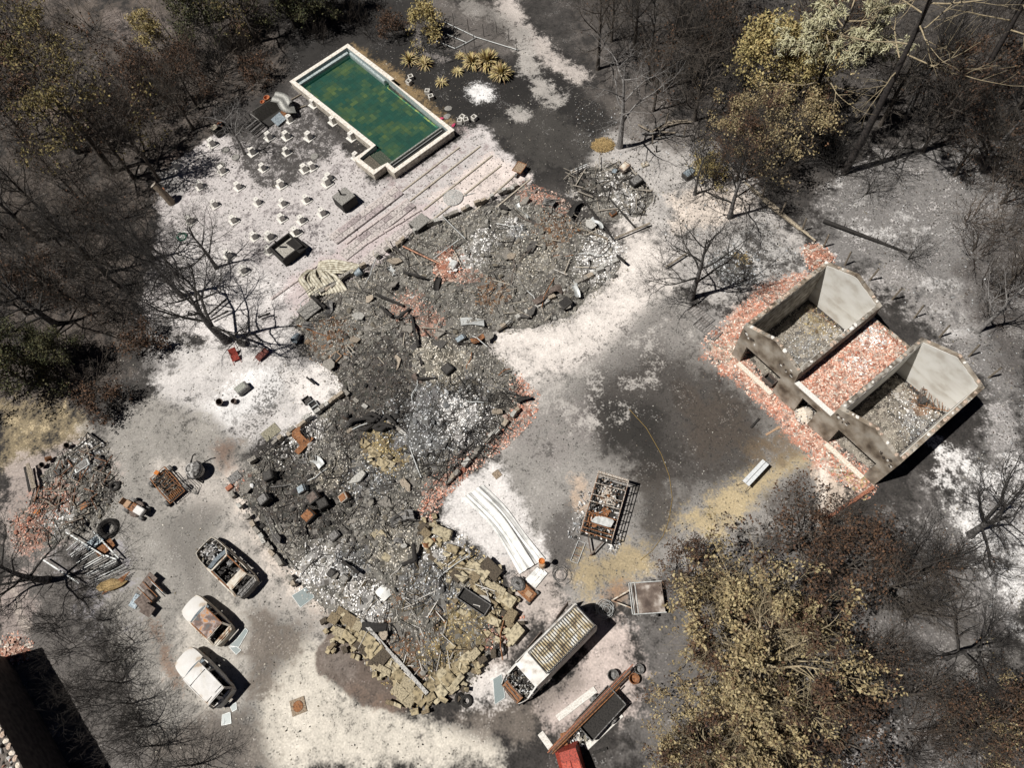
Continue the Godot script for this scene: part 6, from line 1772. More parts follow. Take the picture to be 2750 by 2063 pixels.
func build_caravan(m: Dictionary) -> void:
	# bare steel frame of a caravan: x along its length towards the tow bar
	var o := thing("caravan_frame", Vector3(4.75, 0, -12.65), -2.05, "bare burnt steel frame of a caravan standing in the yard", "caravan")
	var white := mat("frame_white", [Color(0.12, 0.07, 0.045), Color(0.42, 0.38, 0.33), Color(0.62, 0.6, 0.56)], 0.7, 0.8)
	var H := 1.7
	var hx := 2.1
	var hz := 1.05
	var b: MB
	for s in [-1.0, 1.0]:
		for y in [0.45, 0.85, 1.25, H]:
			b = MB.new()
			b.bar(Vector3(-hx, y, s * hz), Vector3(hx, y, s * hz), 0.05, 0.05)
			part(o, "side_rail", b.mesh(), white if y > 1.6 else (m.rust if y > 0.5 else m.grey))
		for k in 7:
			var x := lerpf(-hx, hx, k / 6.0)
			b = MB.new()
			b.bar(Vector3(x, 0.4, s * hz), Vector3(x + rng.randf_range(-0.1, 0.1), H, s * hz), 0.045, 0.045)
			part(o, "post", b.mesh(), m.rust if k % 2 else white)
	for k in 9:
		var x := lerpf(-hx, hx, [0.0, 0.045, 0.18, 0.36, 0.5, 0.68, 0.84, 0.93, 1.0][k])
		b = MB.new()
		b.bar(Vector3(x, H, -hz), Vector3(x + rng.randf_range(-0.12, 0.12), H + rng.randf_range(-0.06, 0.03), hz), 0.05, 0.05)
		part(o, "roof_bar", b.mesh(), white if k < 5 else m.rust)
	b = MB.new()
	b.cbox(Transform3D(Basis(), Vector3(-hx, H - 0.1, 0)), Vector3(0.14, 0.28, 2.16), 0.02)
	part(o, "end_beam", b.mesh(), white)
	b = MB.new()
	b.box(Transform3D(Basis(), Vector3(0, 0.4, 0)), Vector3(4.2, 0.06, 2.1))
	part(o, "floor", b.mesh(), m.black)
	for k in 5:
		b = MB.new()
		b.box(turned(Vector3(rng.randf_range(-1.4, 1.2), 0.47 + k * 0.03, rng.randf_range(-0.5, 0.6)), rng.randf_range(-0.2, 0.2), 0.0, rng.randf_range(-0.1, 0.1)), Vector3(rng.randf_range(0.6, 1.1), 0.03, rng.randf_range(0.5, 1.0)))
		part(o, "floor_panel", b.mesh(), white if k < 3 else m.rust)
	b = MB.new()
	b.prism(PackedVector2Array([Vector2(0.5, -0.6), Vector2(0.75, 0.4), Vector2(1.15, 0.62), Vector2(1.3, 0.1), Vector2(1.15, -0.75), Vector2(0.7, -0.85)]), 1.0, 1.02)
	part(o, "fallen_panel", b.mesh(), m.zinc)
	litter(o, "frame_litter", Vector3(-2.0, 0.44, -0.95), Vector3(2.0, 0.75, 0.95), 330, Vector2(0.05, 0.26), ["grey", "white", "rust", "dark", "ash"])
	litter(o, "ash_litter", Vector3(-1.0, 0.0, 1.05), Vector3(2.5, 0.1, 1.9), 120, Vector2(0.05, 0.22), ["white", "ash"])
	litter(o, "ash_litter", Vector3(1.2, 0.0, -1.6), Vector3(2.6, 0.1, -0.9), 80, Vector2(0.05, 0.25), ["white", "white", "ash"])
	for s in [-1.0, 1.0]:
		b = MB.new()
		b.bar(Vector3(2.1, 0.42, s * 0.5), Vector3(3.15, 0.42, 0.0), 0.08, 0.1)
		part(o, "tow_bar", b.mesh(), m.brown)
		wheel(o, Vector3(0.1, 0.3, s * 0.95), 0.33, m)
	b = MB.new()
	b.cyl(Vector3(3.1, 0.0, 0), Vector3(3.1, 0.45, 0), 0.06)
	part(o, "jockey_stand", b.mesh(), m.rust)

func build_buggy(m: Dictionary) -> void:
	var o := thing("burnt_buggy", Vector3(Vector3(-25.73, 0.4, -19.76).x, 0, Vector3(-25.73, 0.4, -19.76).z), -0.921, "rusty orange skeleton of a small buggy with bare bars", "buggy")
	var b: MB
	var hx := 1.35
	var hz := 0.62
	for s in [-1.0, 1.0]:
		b = MB.new()
		b.tube(PackedVector3Array([Vector3(-hx, 0.45, s * hz), Vector3(0, 0.4, s * (hz + 0.06)), Vector3(hx, 0.45, s * hz)]), PackedFloat32Array([0.05, 0.05, 0.05]), 6)
		part(o, "chassis_rail", b.mesh(), m.rust)
		b = MB.new()
		b.tube(PackedVector3Array([Vector3(-0.9, 0.45, s * hz), Vector3(-0.7, 0.95, s * hz * 0.9), Vector3(0.5, 0.95, s * hz * 0.9), Vector3(1.0, 0.5, s * hz)]), PackedFloat32Array([0.03, 0.03, 0.03, 0.03]), 5)
		part(o, "roll_bar", b.mesh(), m.rust)
		for x in [-1.05, 1.05]: wheel(o, Vector3(x, 0.28, s * 0.85), 0.3, m)
	for k in 9:
		var x := lerpf(-hx, hx, k / 8.0)
		b = MB.new()
		b.bar(Vector3(x, 0.47, -hz), Vector3(x, 0.47, hz), 0.035, 0.035)
		part(o, "cross_bar", b.mesh(), m.rust)
	for k in 8:
		b = MB.new()
		b.bar(Vector3(0.85, 0.62, -0.45 + k * 0.13), Vector3(1.3, 0.62, -0.45 + k * 0.13), 0.025, 0.025)
		part(o, "rack_bar", b.mesh(), mat("rust_bright", [Color(0.3, 0.12, 0.04), Color(0.45, 0.2, 0.07)], 0.6))
	b = MB.new()
	b.cbox(Transform3D(Basis(Vector3.UP, 0.3), Vector3(-1.25, 0.6, 0.0)), Vector3(0.35, 0.2, 0.3), 0.02)
	part(o, "battery_box", b.mesh(), mat("orange_rust", [Color(0.4, 0.13, 0.03), Color(0.6, 0.22, 0.05)], 0.5))
	b = MB.new()
	b.box(Transform3D(Basis(), Vector3(0, 0.36, 0)), Vector3(2.5, 0.04, 1.1))
	part(o, "floor_pan", b.mesh(), m.black)
	litter(o, "engine_litter", Vector3(-1.2, 0.4, -0.5), Vector3(0.9, 0.62, 0.5), 150, Vector2(0.05, 0.18), ["dark", "rust", "grey", "rust"])
	for k in 5:
		b = MB.new()
		var z := -0.7 - 0.16 * k
		b.tube(PackedVector3Array([Vector3(0.2, 0.1, -0.7), Vector3(0.5, 0.5, z), Vector3(1.5, 0.45, z - 0.1), Vector3(2.0, 0.1, -1.0)]), PackedFloat32Array([0.02, 0.02, 0.02, 0.02]), 5)
		part(o, "cage_tube", b.mesh(), m.grey)

func build_mower(m: Dictionary) -> void:
	# ride-on mower
	var o := thing("ride_on_mower", Vector3(Vector3(-27.96, 0.4, -18.38).x, 0, Vector3(-27.96, 0.4, -18.38).z), -0.628, "burnt ride-on mower with a white hood by the junk pile", "mower")
	var b := MB.new()
	b.cbox(Transform3D(Basis(), Vector3(0.55, 0.68, 0)), Vector3(0.75, 0.32, 0.55), 0.05)
	part(o, "hood", b.mesh(), m.white)
	b = MB.new()
	b.cbox(Transform3D(Basis(), Vector3(-0.35, 0.42, 0)), Vector3(1.1, 0.2, 0.6), 0.05)
	part(o, "chassis", b.mesh(), m.rust)
	b = MB.new()
	b.cbox(Transform3D(Basis(), Vector3(-0.65, 0.62, 0)), Vector3(0.45, 0.1, 0.5), 0.03)
	b.bar(Vector3(-0.88, 0.65, 0), Vector3(-1.0, 1.0, 0), 0.48, 0.05)
	part(o, "seat", b.mesh(), mat("seat_tan", [Color(0.3, 0.19, 0.12), Color(0.45, 0.31, 0.2)], 0.4))
	b = MB.new()
	b.lathe(Transform3D(Basis(), Vector3(0, 0.15, 0)), [Vector2(0.55, 0.0), Vector2(0.6, 0.1), Vector2(0.55, 0.2), Vector2(0.1, 0.24), Vector2(0.0, 0.24)], 18)
	part(o, "mowing_deck", b.mesh(), m.brown)
	b = MB.new()
	b.ring(Vector3(0.02, 0.9, 0), Vector3(0.3, 0.95, 0).normalized(), 0.17, 0.015, 16, 5)
	b.cyl(Vector3(0.1, 0.6, 0), Vector3(0.02, 0.9, 0), 0.02)
	part(o, "steering_wheel", b.mesh(), m.grey)
	for s in [-1.0, 1.0]:
		wheel(o, Vector3(-0.6, 0.28, s * 0.45), 0.33, m)
		wheel(o, Vector3(0.7, 0.2, s * 0.4), 0.24, m)

# ---------- loose things ----------
func cb(size: Vector3, bevel := 0.02) -> ArrayMesh:
	var b := MB.new()
	b.cbox(Transform3D(), size, bevel)
	return b.mesh()

func tone(key: String, c: Color, rough := 0.9, metal := 0.0) -> StandardMaterial3D:
	return mat(key, [c], 0.9, rough, metal, 0.2)

# charred timber from a to b
func timber(a: Vector3, e: Vector3, w: float, h: float, m: Material, label: String, called := "timber", category := "beam", group := "") -> void:
	var b := MB.new()
	var d := e - a
	var L := d.length()
	var x := d.normalized()
	var z := x.cross(Vector3.UP).normalized()
	var y := z.cross(x)
	var r := RandomNumberGenerator.new()
	r.seed = int(a.x * 100.0)
	var mid := (a + e) * 0.5
	for k in 4:
		b.box(Transform3D(Basis(x, y, z), a - mid + x * L * (k + 0.5) / 4.0), Vector3(L / 4.0 + 0.01, h * r.randf_range(0.8, 1.1), w * r.randf_range(0.75, 1.1)), 0.02, r)
	solo(called, b.mesh(), m, Transform3D(Basis(), mid), label, category, group)

# open box with walls: crates, hollow blocks, sinks, planters
func open_box(called: String, at: Vector3, turn: float, s: Vector3, t: float, m: Material, inner: Material, label: String, category: String, group := "", fill := 0.3) -> Node3D:
	var o := thing(called, at, turn, label, category, group)
	for k in [-1.0, 1.0]:
		part(o, "side", cb(Vector3(s.x, s.y, t), minf(t, 0.06) * 0.3), m, Transform3D(Basis(), Vector3(0, s.y / 2, k * (s.z - t) / 2)))
		part(o, "end", cb(Vector3(t, s.y, s.z - 2 * t), minf(t, 0.06) * 0.3), m, Transform3D(Basis(), Vector3(k * (s.x - t) / 2, s.y / 2, 0)))
	part(o, "bottom", cb(Vector3(s.x - 2 * t, s.y * fill, s.z - 2 * t), 0.005), inner, Transform3D(Basis(), Vector3(0, s.y * fill / 2, 0)))
	return o

func pot(called: String, at: Vector3, r: float, h: float, m: Material, label: String, tip := 0.0, category := "pot") -> Node3D:
	var o := thing(called, at, rng.randf() * TAU, label, category)
	var b := MB.new()
	b.lathe(turned(Vector3(0, r * sin(tip) * 0.8, 0), 0.0, 0.0, tip), [Vector2(0.0, 0.02), Vector2(r * 0.72, 0.0), Vector2(r * 0.95, h * 0.6), Vector2(r, h), Vector2(r * 0.86, h), Vector2(r * 0.8, h * 0.6), Vector2(r * 0.6, h * 0.15), Vector2(0.0, h * 0.14)], 16)
	part(o, "body", b.mesh(), m)
	b = MB.new()
	b.ring(turned(Vector3(0, r * sin(tip) * 0.8, 0), 0.0, 0.0, tip) * Vector3(0, h, 0), Basis.from_euler(Vector3(0, 0, tip)) * Vector3.UP, r * 0.94, r * 0.08, 16, 5)
	part(o, "rim", b.mesh(), m)
	return o

func appliance(called: String, at: Vector3, turn: float, s: Vector3, m: Material, face: Material, label: String, tilt := 0.0) -> Node3D:
	var o := thing(called, at, turn, label, "appliance")
	var t := Transform3D(Basis.from_euler(Vector3(0, 0, tilt)), Vector3(0, s.y / 2 + absf(sin(tilt)) * s.x * 0.4, 0))
	part(o, "casing", cb(s, 0.03), m, t)
	part(o, "door", cb(Vector3(0.03, s.y * 0.8, s.z * 0.85), 0.008), face, t * Transform3D(Basis(), Vector3(s.x / 2 + 0.016, 0, 0)))
	part(o, "lid", cb(Vector3(s.x * 0.8, 0.03, s.z * 0.8), 0.008), face, t * Transform3D(Basis(), Vector3(0, s.y / 2 + 0.012, 0)))
	for k in [-1.0, 1.0]: part(o, "hinge", cb(Vector3(0.06, 0.05, 0.05), 0.008), m, t * Transform3D(Basis(), Vector3(s.x * 0.42, s.y / 2 + 0.02, k * s.z * 0.35)))
	return o

func ribbon(b: MB, pts: PackedVector3Array, w: float, amp: float, waves: float, thick := 0.012, across := Vector3.ZERO) -> void:
	var c := Curve3D.new()
	for i in pts.size():
		var t := (pts[mini(i + 1, pts.size() - 1)] - pts[maxi(i - 1, 0)]) / 6.0
		c.add_point(pts[i], -t, t)
	var L := c.get_baked_length()
	b.patch(22, 14, func(u: float, v: float) -> Vector3:
		var p := c.sample_baked(u * L, true)
		var d := (c.sample_baked(minf(u * L + 0.05, L), true) - c.sample_baked(maxf(u * L - 0.05, 0), true)).normalized()
		var s := across if across != Vector3.ZERO else d.cross(Vector3.UP).normalized()
		return p + s * (v - 0.5) * w + Vector3.UP * amp * sin(v * waves * TAU), thick)

func build_things() -> void:
	var m := rust_mats()
	var char_ := tone("charcoal", Color(0.03, 0.027, 0.025))
	var wood := tone("weathered_wood", Color(0.3, 0.255, 0.2))
	var concrete: Material = mats["footing"]
	var stone_grey := tone("slab_grey", Color(0.3, 0.29, 0.27))
	var dark_slab := tone("dark_slab", Color(0.07, 0.066, 0.062))
	var black: Material = m.black
	# --- hearths and planters round the terrace
	var H1 := thing("hearth_block", at3(Vector2(-11.61, -43.3)), 0.62, "black square hearth block with a grey slab top and a charred post", "hearth")
	part(H1, "plinth", cb(Vector3(1.5, 0.95, 1.5), 0.04), black, Transform3D(Basis(), Vector3(0, 0.475, 0)))
	part(H1, "slab", cb(Vector3(1.45, 0.12, 1.45), 0.03), stone_grey, Transform3D(Basis(), Vector3(0, 1.01, 0)))
	part(H1, "post", cb(Vector3(0.12, 0.8, 0.12), 0.02), char_, turned(Vector3(-0.1, 1.45, -0.2), 0.3, 0.1, 0.15))
	var H2 := open_box("burnt_hearth", at3(Vector2(-16.75, -39.08)), 0.62, Vector3(2.1, 0.9, 2.0), 0.14, char_, tone("ash_fill", Color(0.42, 0.4, 0.36)), "square charred frame with burnt-through timbers and ash inside, nearest the rolled roof sheets", "hearth", "", 0.55)
	part(H2, "collapsed_side", cb(Vector3(1.1, 0.08, 1.5), 0.02), char_, turned(Vector3(0.8, 0.75, 0.5), 0.2, 0.25, -0.35))
	part(H2, "post", cb(Vector3(0.14, 1.0, 0.14), 0.02), char_, turned(Vector3(-0.4, 1.1, -0.6), 0, 0.2, 0.1))
	for k in [[Vector2(-5.41, -39.55), 1.5, "low grey concrete slab block at the house end of the sand bed"], [Vector2(-15.01, -32.64), 1.6, "pale gravel topped block with black sides beside the rolled roof sheets"]]:
		var o := thing("slab_block", at3(k[0]), 0.62, k[2], "slab")
		part(o, "base", cb(Vector3(k[1], 0.55, k[1] * 0.8), 0.04), black, Transform3D(Basis(), Vector3(0, 0.275, 0)))
		part(o, "top", cb(Vector3(k[1] * 0.97, 0.1, k[1] * 0.78), 0.03), stone_grey, Transform3D(Basis(), Vector3(0, 0.6, 0)))
	# --- burnt pool shed
	var S := thing("pool_shed_wreck", at3(Vector2(-18.01, -55.29)), 0.5905, "collapsed charred shed with a bent sheet roof between woods and pool", "shed")
	part(S, "back_panel", cb(Vector3(2.6, 1.3, 0.06), 0.01), tone("shed_panel", Color(0.16, 0.15, 0.13)), turned(Vector3(-0.2, 0.65, -0.5), 0.0, -0.35))
	part(S, "floor", cb(Vector3(2.6, 0.1, 1.3), 0.02), black, Transform3D(Basis(), Vector3(0, 0.06, 0.1)))
	part(S, "side_panel", cb(Vector3(0.05, 1.2, 1.2), 0.01), tone("shed_grey", Color(0.34, 0.33, 0.31)), turned(Vector3(-1.5, 0.6, -0.1), 0.1, 0, 0.3))
	part(S, "front_panel", cb(Vector3(1.1, 0.05, 0.9), 0.01), m.blue, turned(Vector3(0.0, 0.4, 1.0), 0.1, 0.4, 0.1))
	part(S, "front_panel", cb(Vector3(1.0, 0.05, 0.8), 0.01), m.rust, turned(Vector3(0.9, 0.35, 0.8), 0.3, 0.5, -0.1))
	var b := MB.new()
	ribbon(b, PackedVector3Array([Vector3(1.0, 1.3, -0.8), Vector3(1.4, 1.25, 0.0), Vector3(1.3, 0.9, 0.9), Vector3(1.8, 0.6, 1.2)]), 1.3, 0.05, 2.0)
	part(S, "roof_sheet", b.mesh(), tone("shed_sheet", Color(0.36, 0.36, 0.34), 0.6, 0.3))
	for k in 5: part(S, "rafter", cb(Vector3(1.5, 0.1, 0.12), 0.02), m.grey if k % 2 else char_, turned(Vector3(-2.1, 0.25 + 0.06 * k, -0.9 + 0.42 * k), 0.15))
	for k in 9: part(S, "joist", cb(Vector3(0.07, 0.07, 1.6), 0.01), char_, turned(Vector3(-4.0 + 0.38 * k, 0.12, -1.4), 0.4 - 0.1 * k))
	part(S, "beam", cb(Vector3(3.6, 0.12, 0.12), 0.02), char_, turned(Vector3(-2.6, 0.22, -1.2), -0.45))
	for k in 3: pot("clay_pot", at3([Vector2(-19.09, -57.36), Vector2(-18.65, -57.74), Vector2(-23.08, -55.12)][k]), [0.22, 0.3, 0.3][k], [0.22, 0.3, 0.35][k], mat("terracotta", [Color(0.4, 0.14, 0.06), Color(0.55, 0.22, 0.1)], 0.5), ["small terracotta pot in front of the charred joists", "larger terracotta pot behind the collapsed pool shed", "pot beside the dark cabinet at the terrace edge"][k])
	var cab := open_box("burnt_cabinet", at3(Vector2(-22.96, -54.5)), 0.62, Vector3(1.5, 0.6, 0.8), 0.05, dark_slab, black, "dark open cabinet lying under the curved white trunk at the terrace edge", "cabinet")
	part(cab, "flap", cb(Vector3(0.6, 0.04, 0.5), 0.01), tone("cream_flap", Color(0.55, 0.5, 0.4)), turned(Vector3(-0.4, 0.66, -0.3), 0.1, 0.1))
	for k in 4:
		var disc := [Vector2(-22.6, -52.09), Vector2(-14.31, -49.44), Vector2(-22.98, -50.29), Vector2(-21.62, -50.93)]
		b = MB.new()
		b.lathe(Transform3D(), [Vector2(0.0, 0.0), Vector2(0.36, 0.0), Vector2(0.38, 0.03), Vector2(0.36, 0.07), Vector2(0.0, 0.08)], 20)
		solo("stone_disc", b.mesh(), stone_grey, turned(at3(disc[k], 0.01)), "round stone disc lying on the terrace ash, " + ["left of the curved white trunk", "nearest the pool wall", "farthest from the pool at the wood edge", "at the foot of the curved white trunk"][k], "stepping stone", "stone discs on the terrace")
	# rails beside the pool shed
	timber(at3(Vector2(-16.32, -57.13), 0.1), at3(Vector2(-15.22, -57.7), 0.1), 0.1, 0.08, wood, "pale rail between the pool wall and the collapsed shed")
	timber(at3(Vector2(-15.85, -55.8), 0.1), at3(Vector2(-14.92, -55.99), 0.1), 0.1, 0.08, wood, "second pale rail between the pool wall and the shed, nearer the footings")
	# chimney barrel, dark plate, hose, chairs on the left terrace
	var ch := thing("rusty_chimney", at3(Vector2(-27.41, -46.84)), 0.0, "rusty bent flue pipe with an open mouth at the white ash ring", "flue pipe")
	b = MB.new()
	b.tube(PackedVector3Array([Vector3(0.1, 0.0, 0.1), Vector3(0, 0.9, 0), Vector3(-0.25, 1.7, -0.15), Vector3(-0.5, 2.1, -0.3)]), PackedFloat32Array([0.34, 0.32, 0.28, 0.26]), 14, false)
	part(ch, "flue", b.mesh(), tone("flue", Color(0.3, 0.24, 0.18)))
	b = MB.new()
	b.ring(Vector3(-0.5, 2.1, -0.3), Vector3(-0.5, 0.8, -0.3).normalized(), 0.26, 0.04)
	part(ch, "collar", b.mesh(), m.cream)
	part(ch, "damper", cb(Vector3(0.6, 0.04, 0.5), 0.01), mats["terracotta"], turned(Vector3(-0.35, 1.0, -0.5), 0.4, 0.5))
	solo("dark_plate", cb(Vector3(1.7, 0.05, 1.0), 0.01), m.brown, turned(at3(Vector2(-27.45, -52.31), 0.1), 0.6, 0.05), "dark brown metal plate lying at the upper left terrace edge", "plate")
	b = MB.new()
	for k in 5: b.ring(Vector3(rng.randf_range(-0.1, 0.1), 0.03 + k * 0.04, rng.randf_range(-0.08, 0.08)), Vector3(rng.randf_range(-0.1, 0.1), 1, 0).normalized(), 0.42 - k * 0.03, 0.022, 24, 5)
	solo("garden_hose", b.mesh(), tone("hose_green", Color(0.03, 0.22, 0.14)), turned(at3(Vector2(-26.18, -42.69))), "coiled green garden hose on the left of the terrace", "hose")
	for k in 2:
		var chair := thing("folding_chair", at3([Vector2(-21.09, -29.56), Vector2(-19.17, -29.24)][k]), [0.3, -0.9][k], ["crumpled bright red folding chair left of the big tree's foot", "dark red folded chair frame right of the big tree's foot"][k], "chair", "red chairs under the black tree")
		var red := tone("chair_red", Color(0.3, 0.045, 0.03)) if k == 0 else tone("chair_dark", Color(0.16, 0.05, 0.04))
		part(chair, "seat", cb(Vector3(0.55, 0.05, 0.5), 0.01), red, turned(Vector3(0, 0.25, 0), 0, 0.3))
		part(chair, "backrest", cb(Vector3(0.55, 0.05, 0.7), 0.01), red, turned(Vector3(0, 0.3, -0.5), 0, 0.9 if k == 0 else 0.2))
		for s in [-1.0, 1.0]:
			b = MB.new()
			b.tube(PackedVector3Array([Vector3(s * 0.3, 0.02, 0.5), Vector3(s * 0.28, 0.3, 0.0), Vector3(s * 0.28, 0.5, -0.8)]), PackedFloat32Array([0.02, 0.02, 0.02]), 6)
			part(chair, "leg", b.mesh(), red)
	# --- rolled and crumpled roof sheets at the house edge
	var sheet := mat("sheet_cream", [Color(0.2, 0.17, 0.12), Color(0.45, 0.42, 0.33), Color(0.6, 0.58, 0.5)], 1.8, 0.6, 0.1, 0.1)
	var R := thing("rolled_roof_sheets", at3(Vector2(-13.42, -35.55)), 0.0, "bundle of bent cream corrugated roof strips curling at the house edge", "metal sheets")
	var o0 := at3(Vector2(-13.42, -35.55))
	for k in 12:
		b = MB.new()
		var f := k / 11.0
		var p0 := at3(Vector2(-15.47, -36.29)).lerp(at3(Vector2(-14.09, -36.18)), f) - o0
		var p1 := at3(Vector2(-15.11, -34.09)).lerp(at3(Vector2(-12.25, -34.17)), f) - o0
		ribbon(b, PackedVector3Array([p0 + Vector3(0.5 - f * 0.3, 0.5, -0.3), p0.lerp(p1, 0.3) + Vector3(-0.3 + f * 0.9, 0.7 + 0.25 * sin(k * 1.7), 0), p0.lerp(p1, 0.7) + Vector3(f * 0.4, 0.5, 0), p1 + Vector3(0.2, 0.3, 0.1)]), 0.3, 0.02, 1.0)
		part(R, "strip", b.mesh(), sheet)
	for k in 6:
		b = MB.new()
		var f := k / 5.0
		var p0 := at3(Vector2(-14.2, -37.21)).lerp(at3(Vector2(-14.36, -36.4)), f) - o0
		var p1 := at3(Vector2(-10.77, -36.18)).lerp(at3(Vector2(-11.35, -35.63)), f) - o0
		ribbon(b, PackedVector3Array([p0 + Vector3(0, 0.4, 0), p0.lerp(p1, 0.4) + Vector3(0, 0.75 - 0.1 * k, -0.1), p1 + Vector3(0, 0.5, 0)]), 0.28, 0.02, 1.0)
		part(R, "strip", b.mesh(), sheet)
	pot("zinc_bucket", at3(Vector2(-11.1, -35.25), 0.35), 0.32, 0.6, m.blue, "dented blue-grey bucket at the end of the curled roof strips", 1.2, "bucket")
	# --- things standing on the sand bed and garden
	var dish := thing("wire_dish", at3(Vector2(-2.37, -41.97)), 0.3, "round white wire umbrella frame lying on the sand bed", "umbrella frame")
	b = MB.new()
	b.ring(Vector3(0, 0.12, 0), Vector3.UP, 0.85, 0.025, 30, 5)
	part(dish, "rim", b.mesh(), m.zinc)
	for k in 8:
		b = MB.new()
		b.bar(Vector3(0, 0.22, 0), Vector3(cos(k * TAU / 8) * 0.85, 0.12, sin(k * TAU / 8) * 0.85), 0.03, 0.03)
		part(dish, "rib", b.mesh(), m.zinc)
	b = MB.new()
	b.patch(20, 6, func(u: float, v: float) -> Vector3: return Vector3(cos(u * TAU) * v * 0.82, 0.2 - 0.09 * v, sin(u * TAU) * v * 0.82), 0.01)
	part(dish, "cloth", b.mesh(), tone("dish_cloth", Color(0.52, 0.5, 0.48)))
	part(dish, "pole", cb(Vector3(1.3, 0.05, 0.05), 0.01), m.zinc, turned(Vector3(1.2, 0.08, 0.3), -0.2))
	var wb := thing("wheelbarrow", at3(Vector2(3.75, -43.62)), 0.9, "rusty wheelbarrow tray standing at the edge of the sand bed", "wheelbarrow")
	b = MB.new()
	b.hexa([Vector3(-0.3, 0.3, 0.22), Vector3(0.3, 0.3, 0.22), Vector3(0.3, 0.3, -0.22), Vector3(-0.3, 0.3, -0.22), Vector3(-0.58, 0.62, 0.42), Vector3(0.52, 0.62, 0.42), Vector3(0.52, 0.62, -0.42), Vector3(-0.58, 0.62, -0.42)])
	part(wb, "tray", b.mesh(), tone("barrow_rust", Color(0.36, 0.27, 0.19)))
	b = MB.new()
	for e in [[Vector3(-0.58, 0.63, 0.42), Vector3(0.52, 0.63, 0.42)], [Vector3(0.52, 0.63, 0.42), Vector3(0.52, 0.63, -0.42)], [Vector3(0.52, 0.63, -0.42), Vector3(-0.58, 0.63, -0.42)], [Vector3(-0.58, 0.63, -0.42), Vector3(-0.58, 0.63, 0.42)]]: b.bar(e[0], e[1], 0.05, 0.05)
	part(wb, "rim", b.mesh(), m.rust)
	for s in [-1.0, 1.0]:
		part(wb, "handle", cb(Vector3(1.4, 0.04, 0.04), 0.008), m.brown, turned(Vector3(0.4, 0.35, s * 0.25), 0, 0, 0.15))
		part(wb, "leg", cb(Vector3(0.04, 0.4, 0.04), 0.008), m.brown, Transform3D(Basis(), Vector3(0.35, 0.17, s * 0.25)))
	wheel(wb, Vector3(-0.62, 0.2, 0), 0.22, m)
	# hollow concrete blocks by the pool
	var hb := [Vector2(-4.69, -57.29), Vector2(-4.94, -56.69), Vector2(-3.3, -55.01), Vector2(-3.04, -54.25), Vector2(-0.44, -50.99), Vector2(-0.73, -50.58), Vector2(-0.17, -50.55), Vector2(0.61, -50.7)]
	var hl := ["hollow block tipped on end, upper one of the pair on the dry grass", "hollow block lower one of the pair on the dry grass by the pool", "hollow block, left one of the middle pair beside the pool", "hollow block, right one of the middle pair beside the pool", "hollow block standing behind the cluster at the pool's near right corner", "hollow block at the left of the cluster by the pool's near right corner", "hollow block at the right of the cluster by the pool's near right corner", "lone hollow block farthest right of the pool corner"]
	for k in 8: open_box("hollow_block", at3(hb[k]), 0.3 + k * 0.5, Vector3(0.46, 0.42, 0.46), 0.07, concrete, black, hl[k], "block", "hollow concrete blocks by the pool", 0.1)
	for k in 2: solo("pink_float", lump(Vector3(0.5, 0.14, 0.3), 0.2, 5 + k), tone("pink", Color(0.6, 0.07, 0.16)), turned(at3([Vector2(-2.37, -51.44), Vector2(-1.36, -50.38)][k], 0.08), k), ["pink plastic scrap behind the pool coping", "smaller pink plastic scrap near the hollow blocks"][k], "plastic scrap")
	for k in 3: solo("flat_stone", lump(Vector3(0.8, 0.16, 0.65), 0.15, 15 + k), stone_grey, turned(at3([Vector2(-1.63, -52.63), Vector2(-1.83, -51.6), Vector2(4.81, -51.05)][k], 0.05), k), ["flat grey stone on the black ground right of the pool", "second flat grey stone, nearer the pool coping", "flat stone rim of the round ash mound on the black lawn"][k], "stone")
	# yuccas
	var yl := ["spiky golden yucca left one of the pair by the wire enclosure", "spiky golden yucca right one of the pair by the wire enclosure", "big straw coloured yucca at the left of the garden clump", "biggest yellow yucca in the middle of the garden clump", "yellow yucca nearest the white ash spot", "scorched thin-leaved plant alone on the black lawn by the pool", "withered straw plant left of the garden clump", "withered plant beside the enclosure gate"]
	var yp := [Vector2(-4.64, -59.6), Vector2(-3.19, -58.72), Vector2(1.33, -57.75), Vector2(2.77, -57.4), Vector2(3.83, -55.59), Vector2(-1.88, -56.01), Vector2(-0.15, -57.05), Vector2(0.32, -59.16)]
	for k in 8:
		var y := thing("yucca", at3(yp[k]), 0.0, yl[k], "plant", "yuccas on the burnt lawn")
		var small := k >= 5
		for half in 2:
			b = MB.new()
			for i in ([50, 45, 130, 150, 140][k % 5] if not small else 26):
				var az := rng.randf() * TAU
				var el := rng.randf_range(0.15, 1.35) if not small else rng.randf_range(0.05, 0.7)
				if k < 2: el = rng.randf_range(0.1, 1.3)
				var L := rng.randf_range(0.7, 1.15) * (1.0 if not small else 0.9)
				var d := Vector3(cos(az) * cos(el), sin(el), sin(az) * cos(el))
				var side := d.cross(Vector3.UP).normalized() * 0.045
				var mid2 := d * L * 0.6 + Vector3(0, 0.15, 0)
				var tip := d * L + Vector3(0, -0.12 * (1.0 - sin(el)), 0)
				var c: Color = LEAF["gold" if half == 0 else "tan"][rng.randi() % 4]
				b.col = c * rng.randf_range(0.9, 1.5)
				b.quad(Vector3(0, 0.15, 0) - side, Vector3(0, 0.15, 0) + side, mid2 + side, mid2 - side)
				b.tri(mid2 - side, mid2 + side, tip)
			part(y, "green_leaves" if half == 0 else "dry_leaves", b.mesh(), vmat("leaf", 0.8, Color(0.2, 0.16, 0.08)))
		b = MB.new()
		b.cyl(Vector3(0, -0.05, 0), Vector3(0, 0.22, 0), 0.16, 0.12)
		part(y, "stump", b.mesh(), char_)
		y.scale = Vector3.ONE * [1.1, 1.0, 1.2, 1.5, 1.3, 0.9, 0.8, 0.7][k]
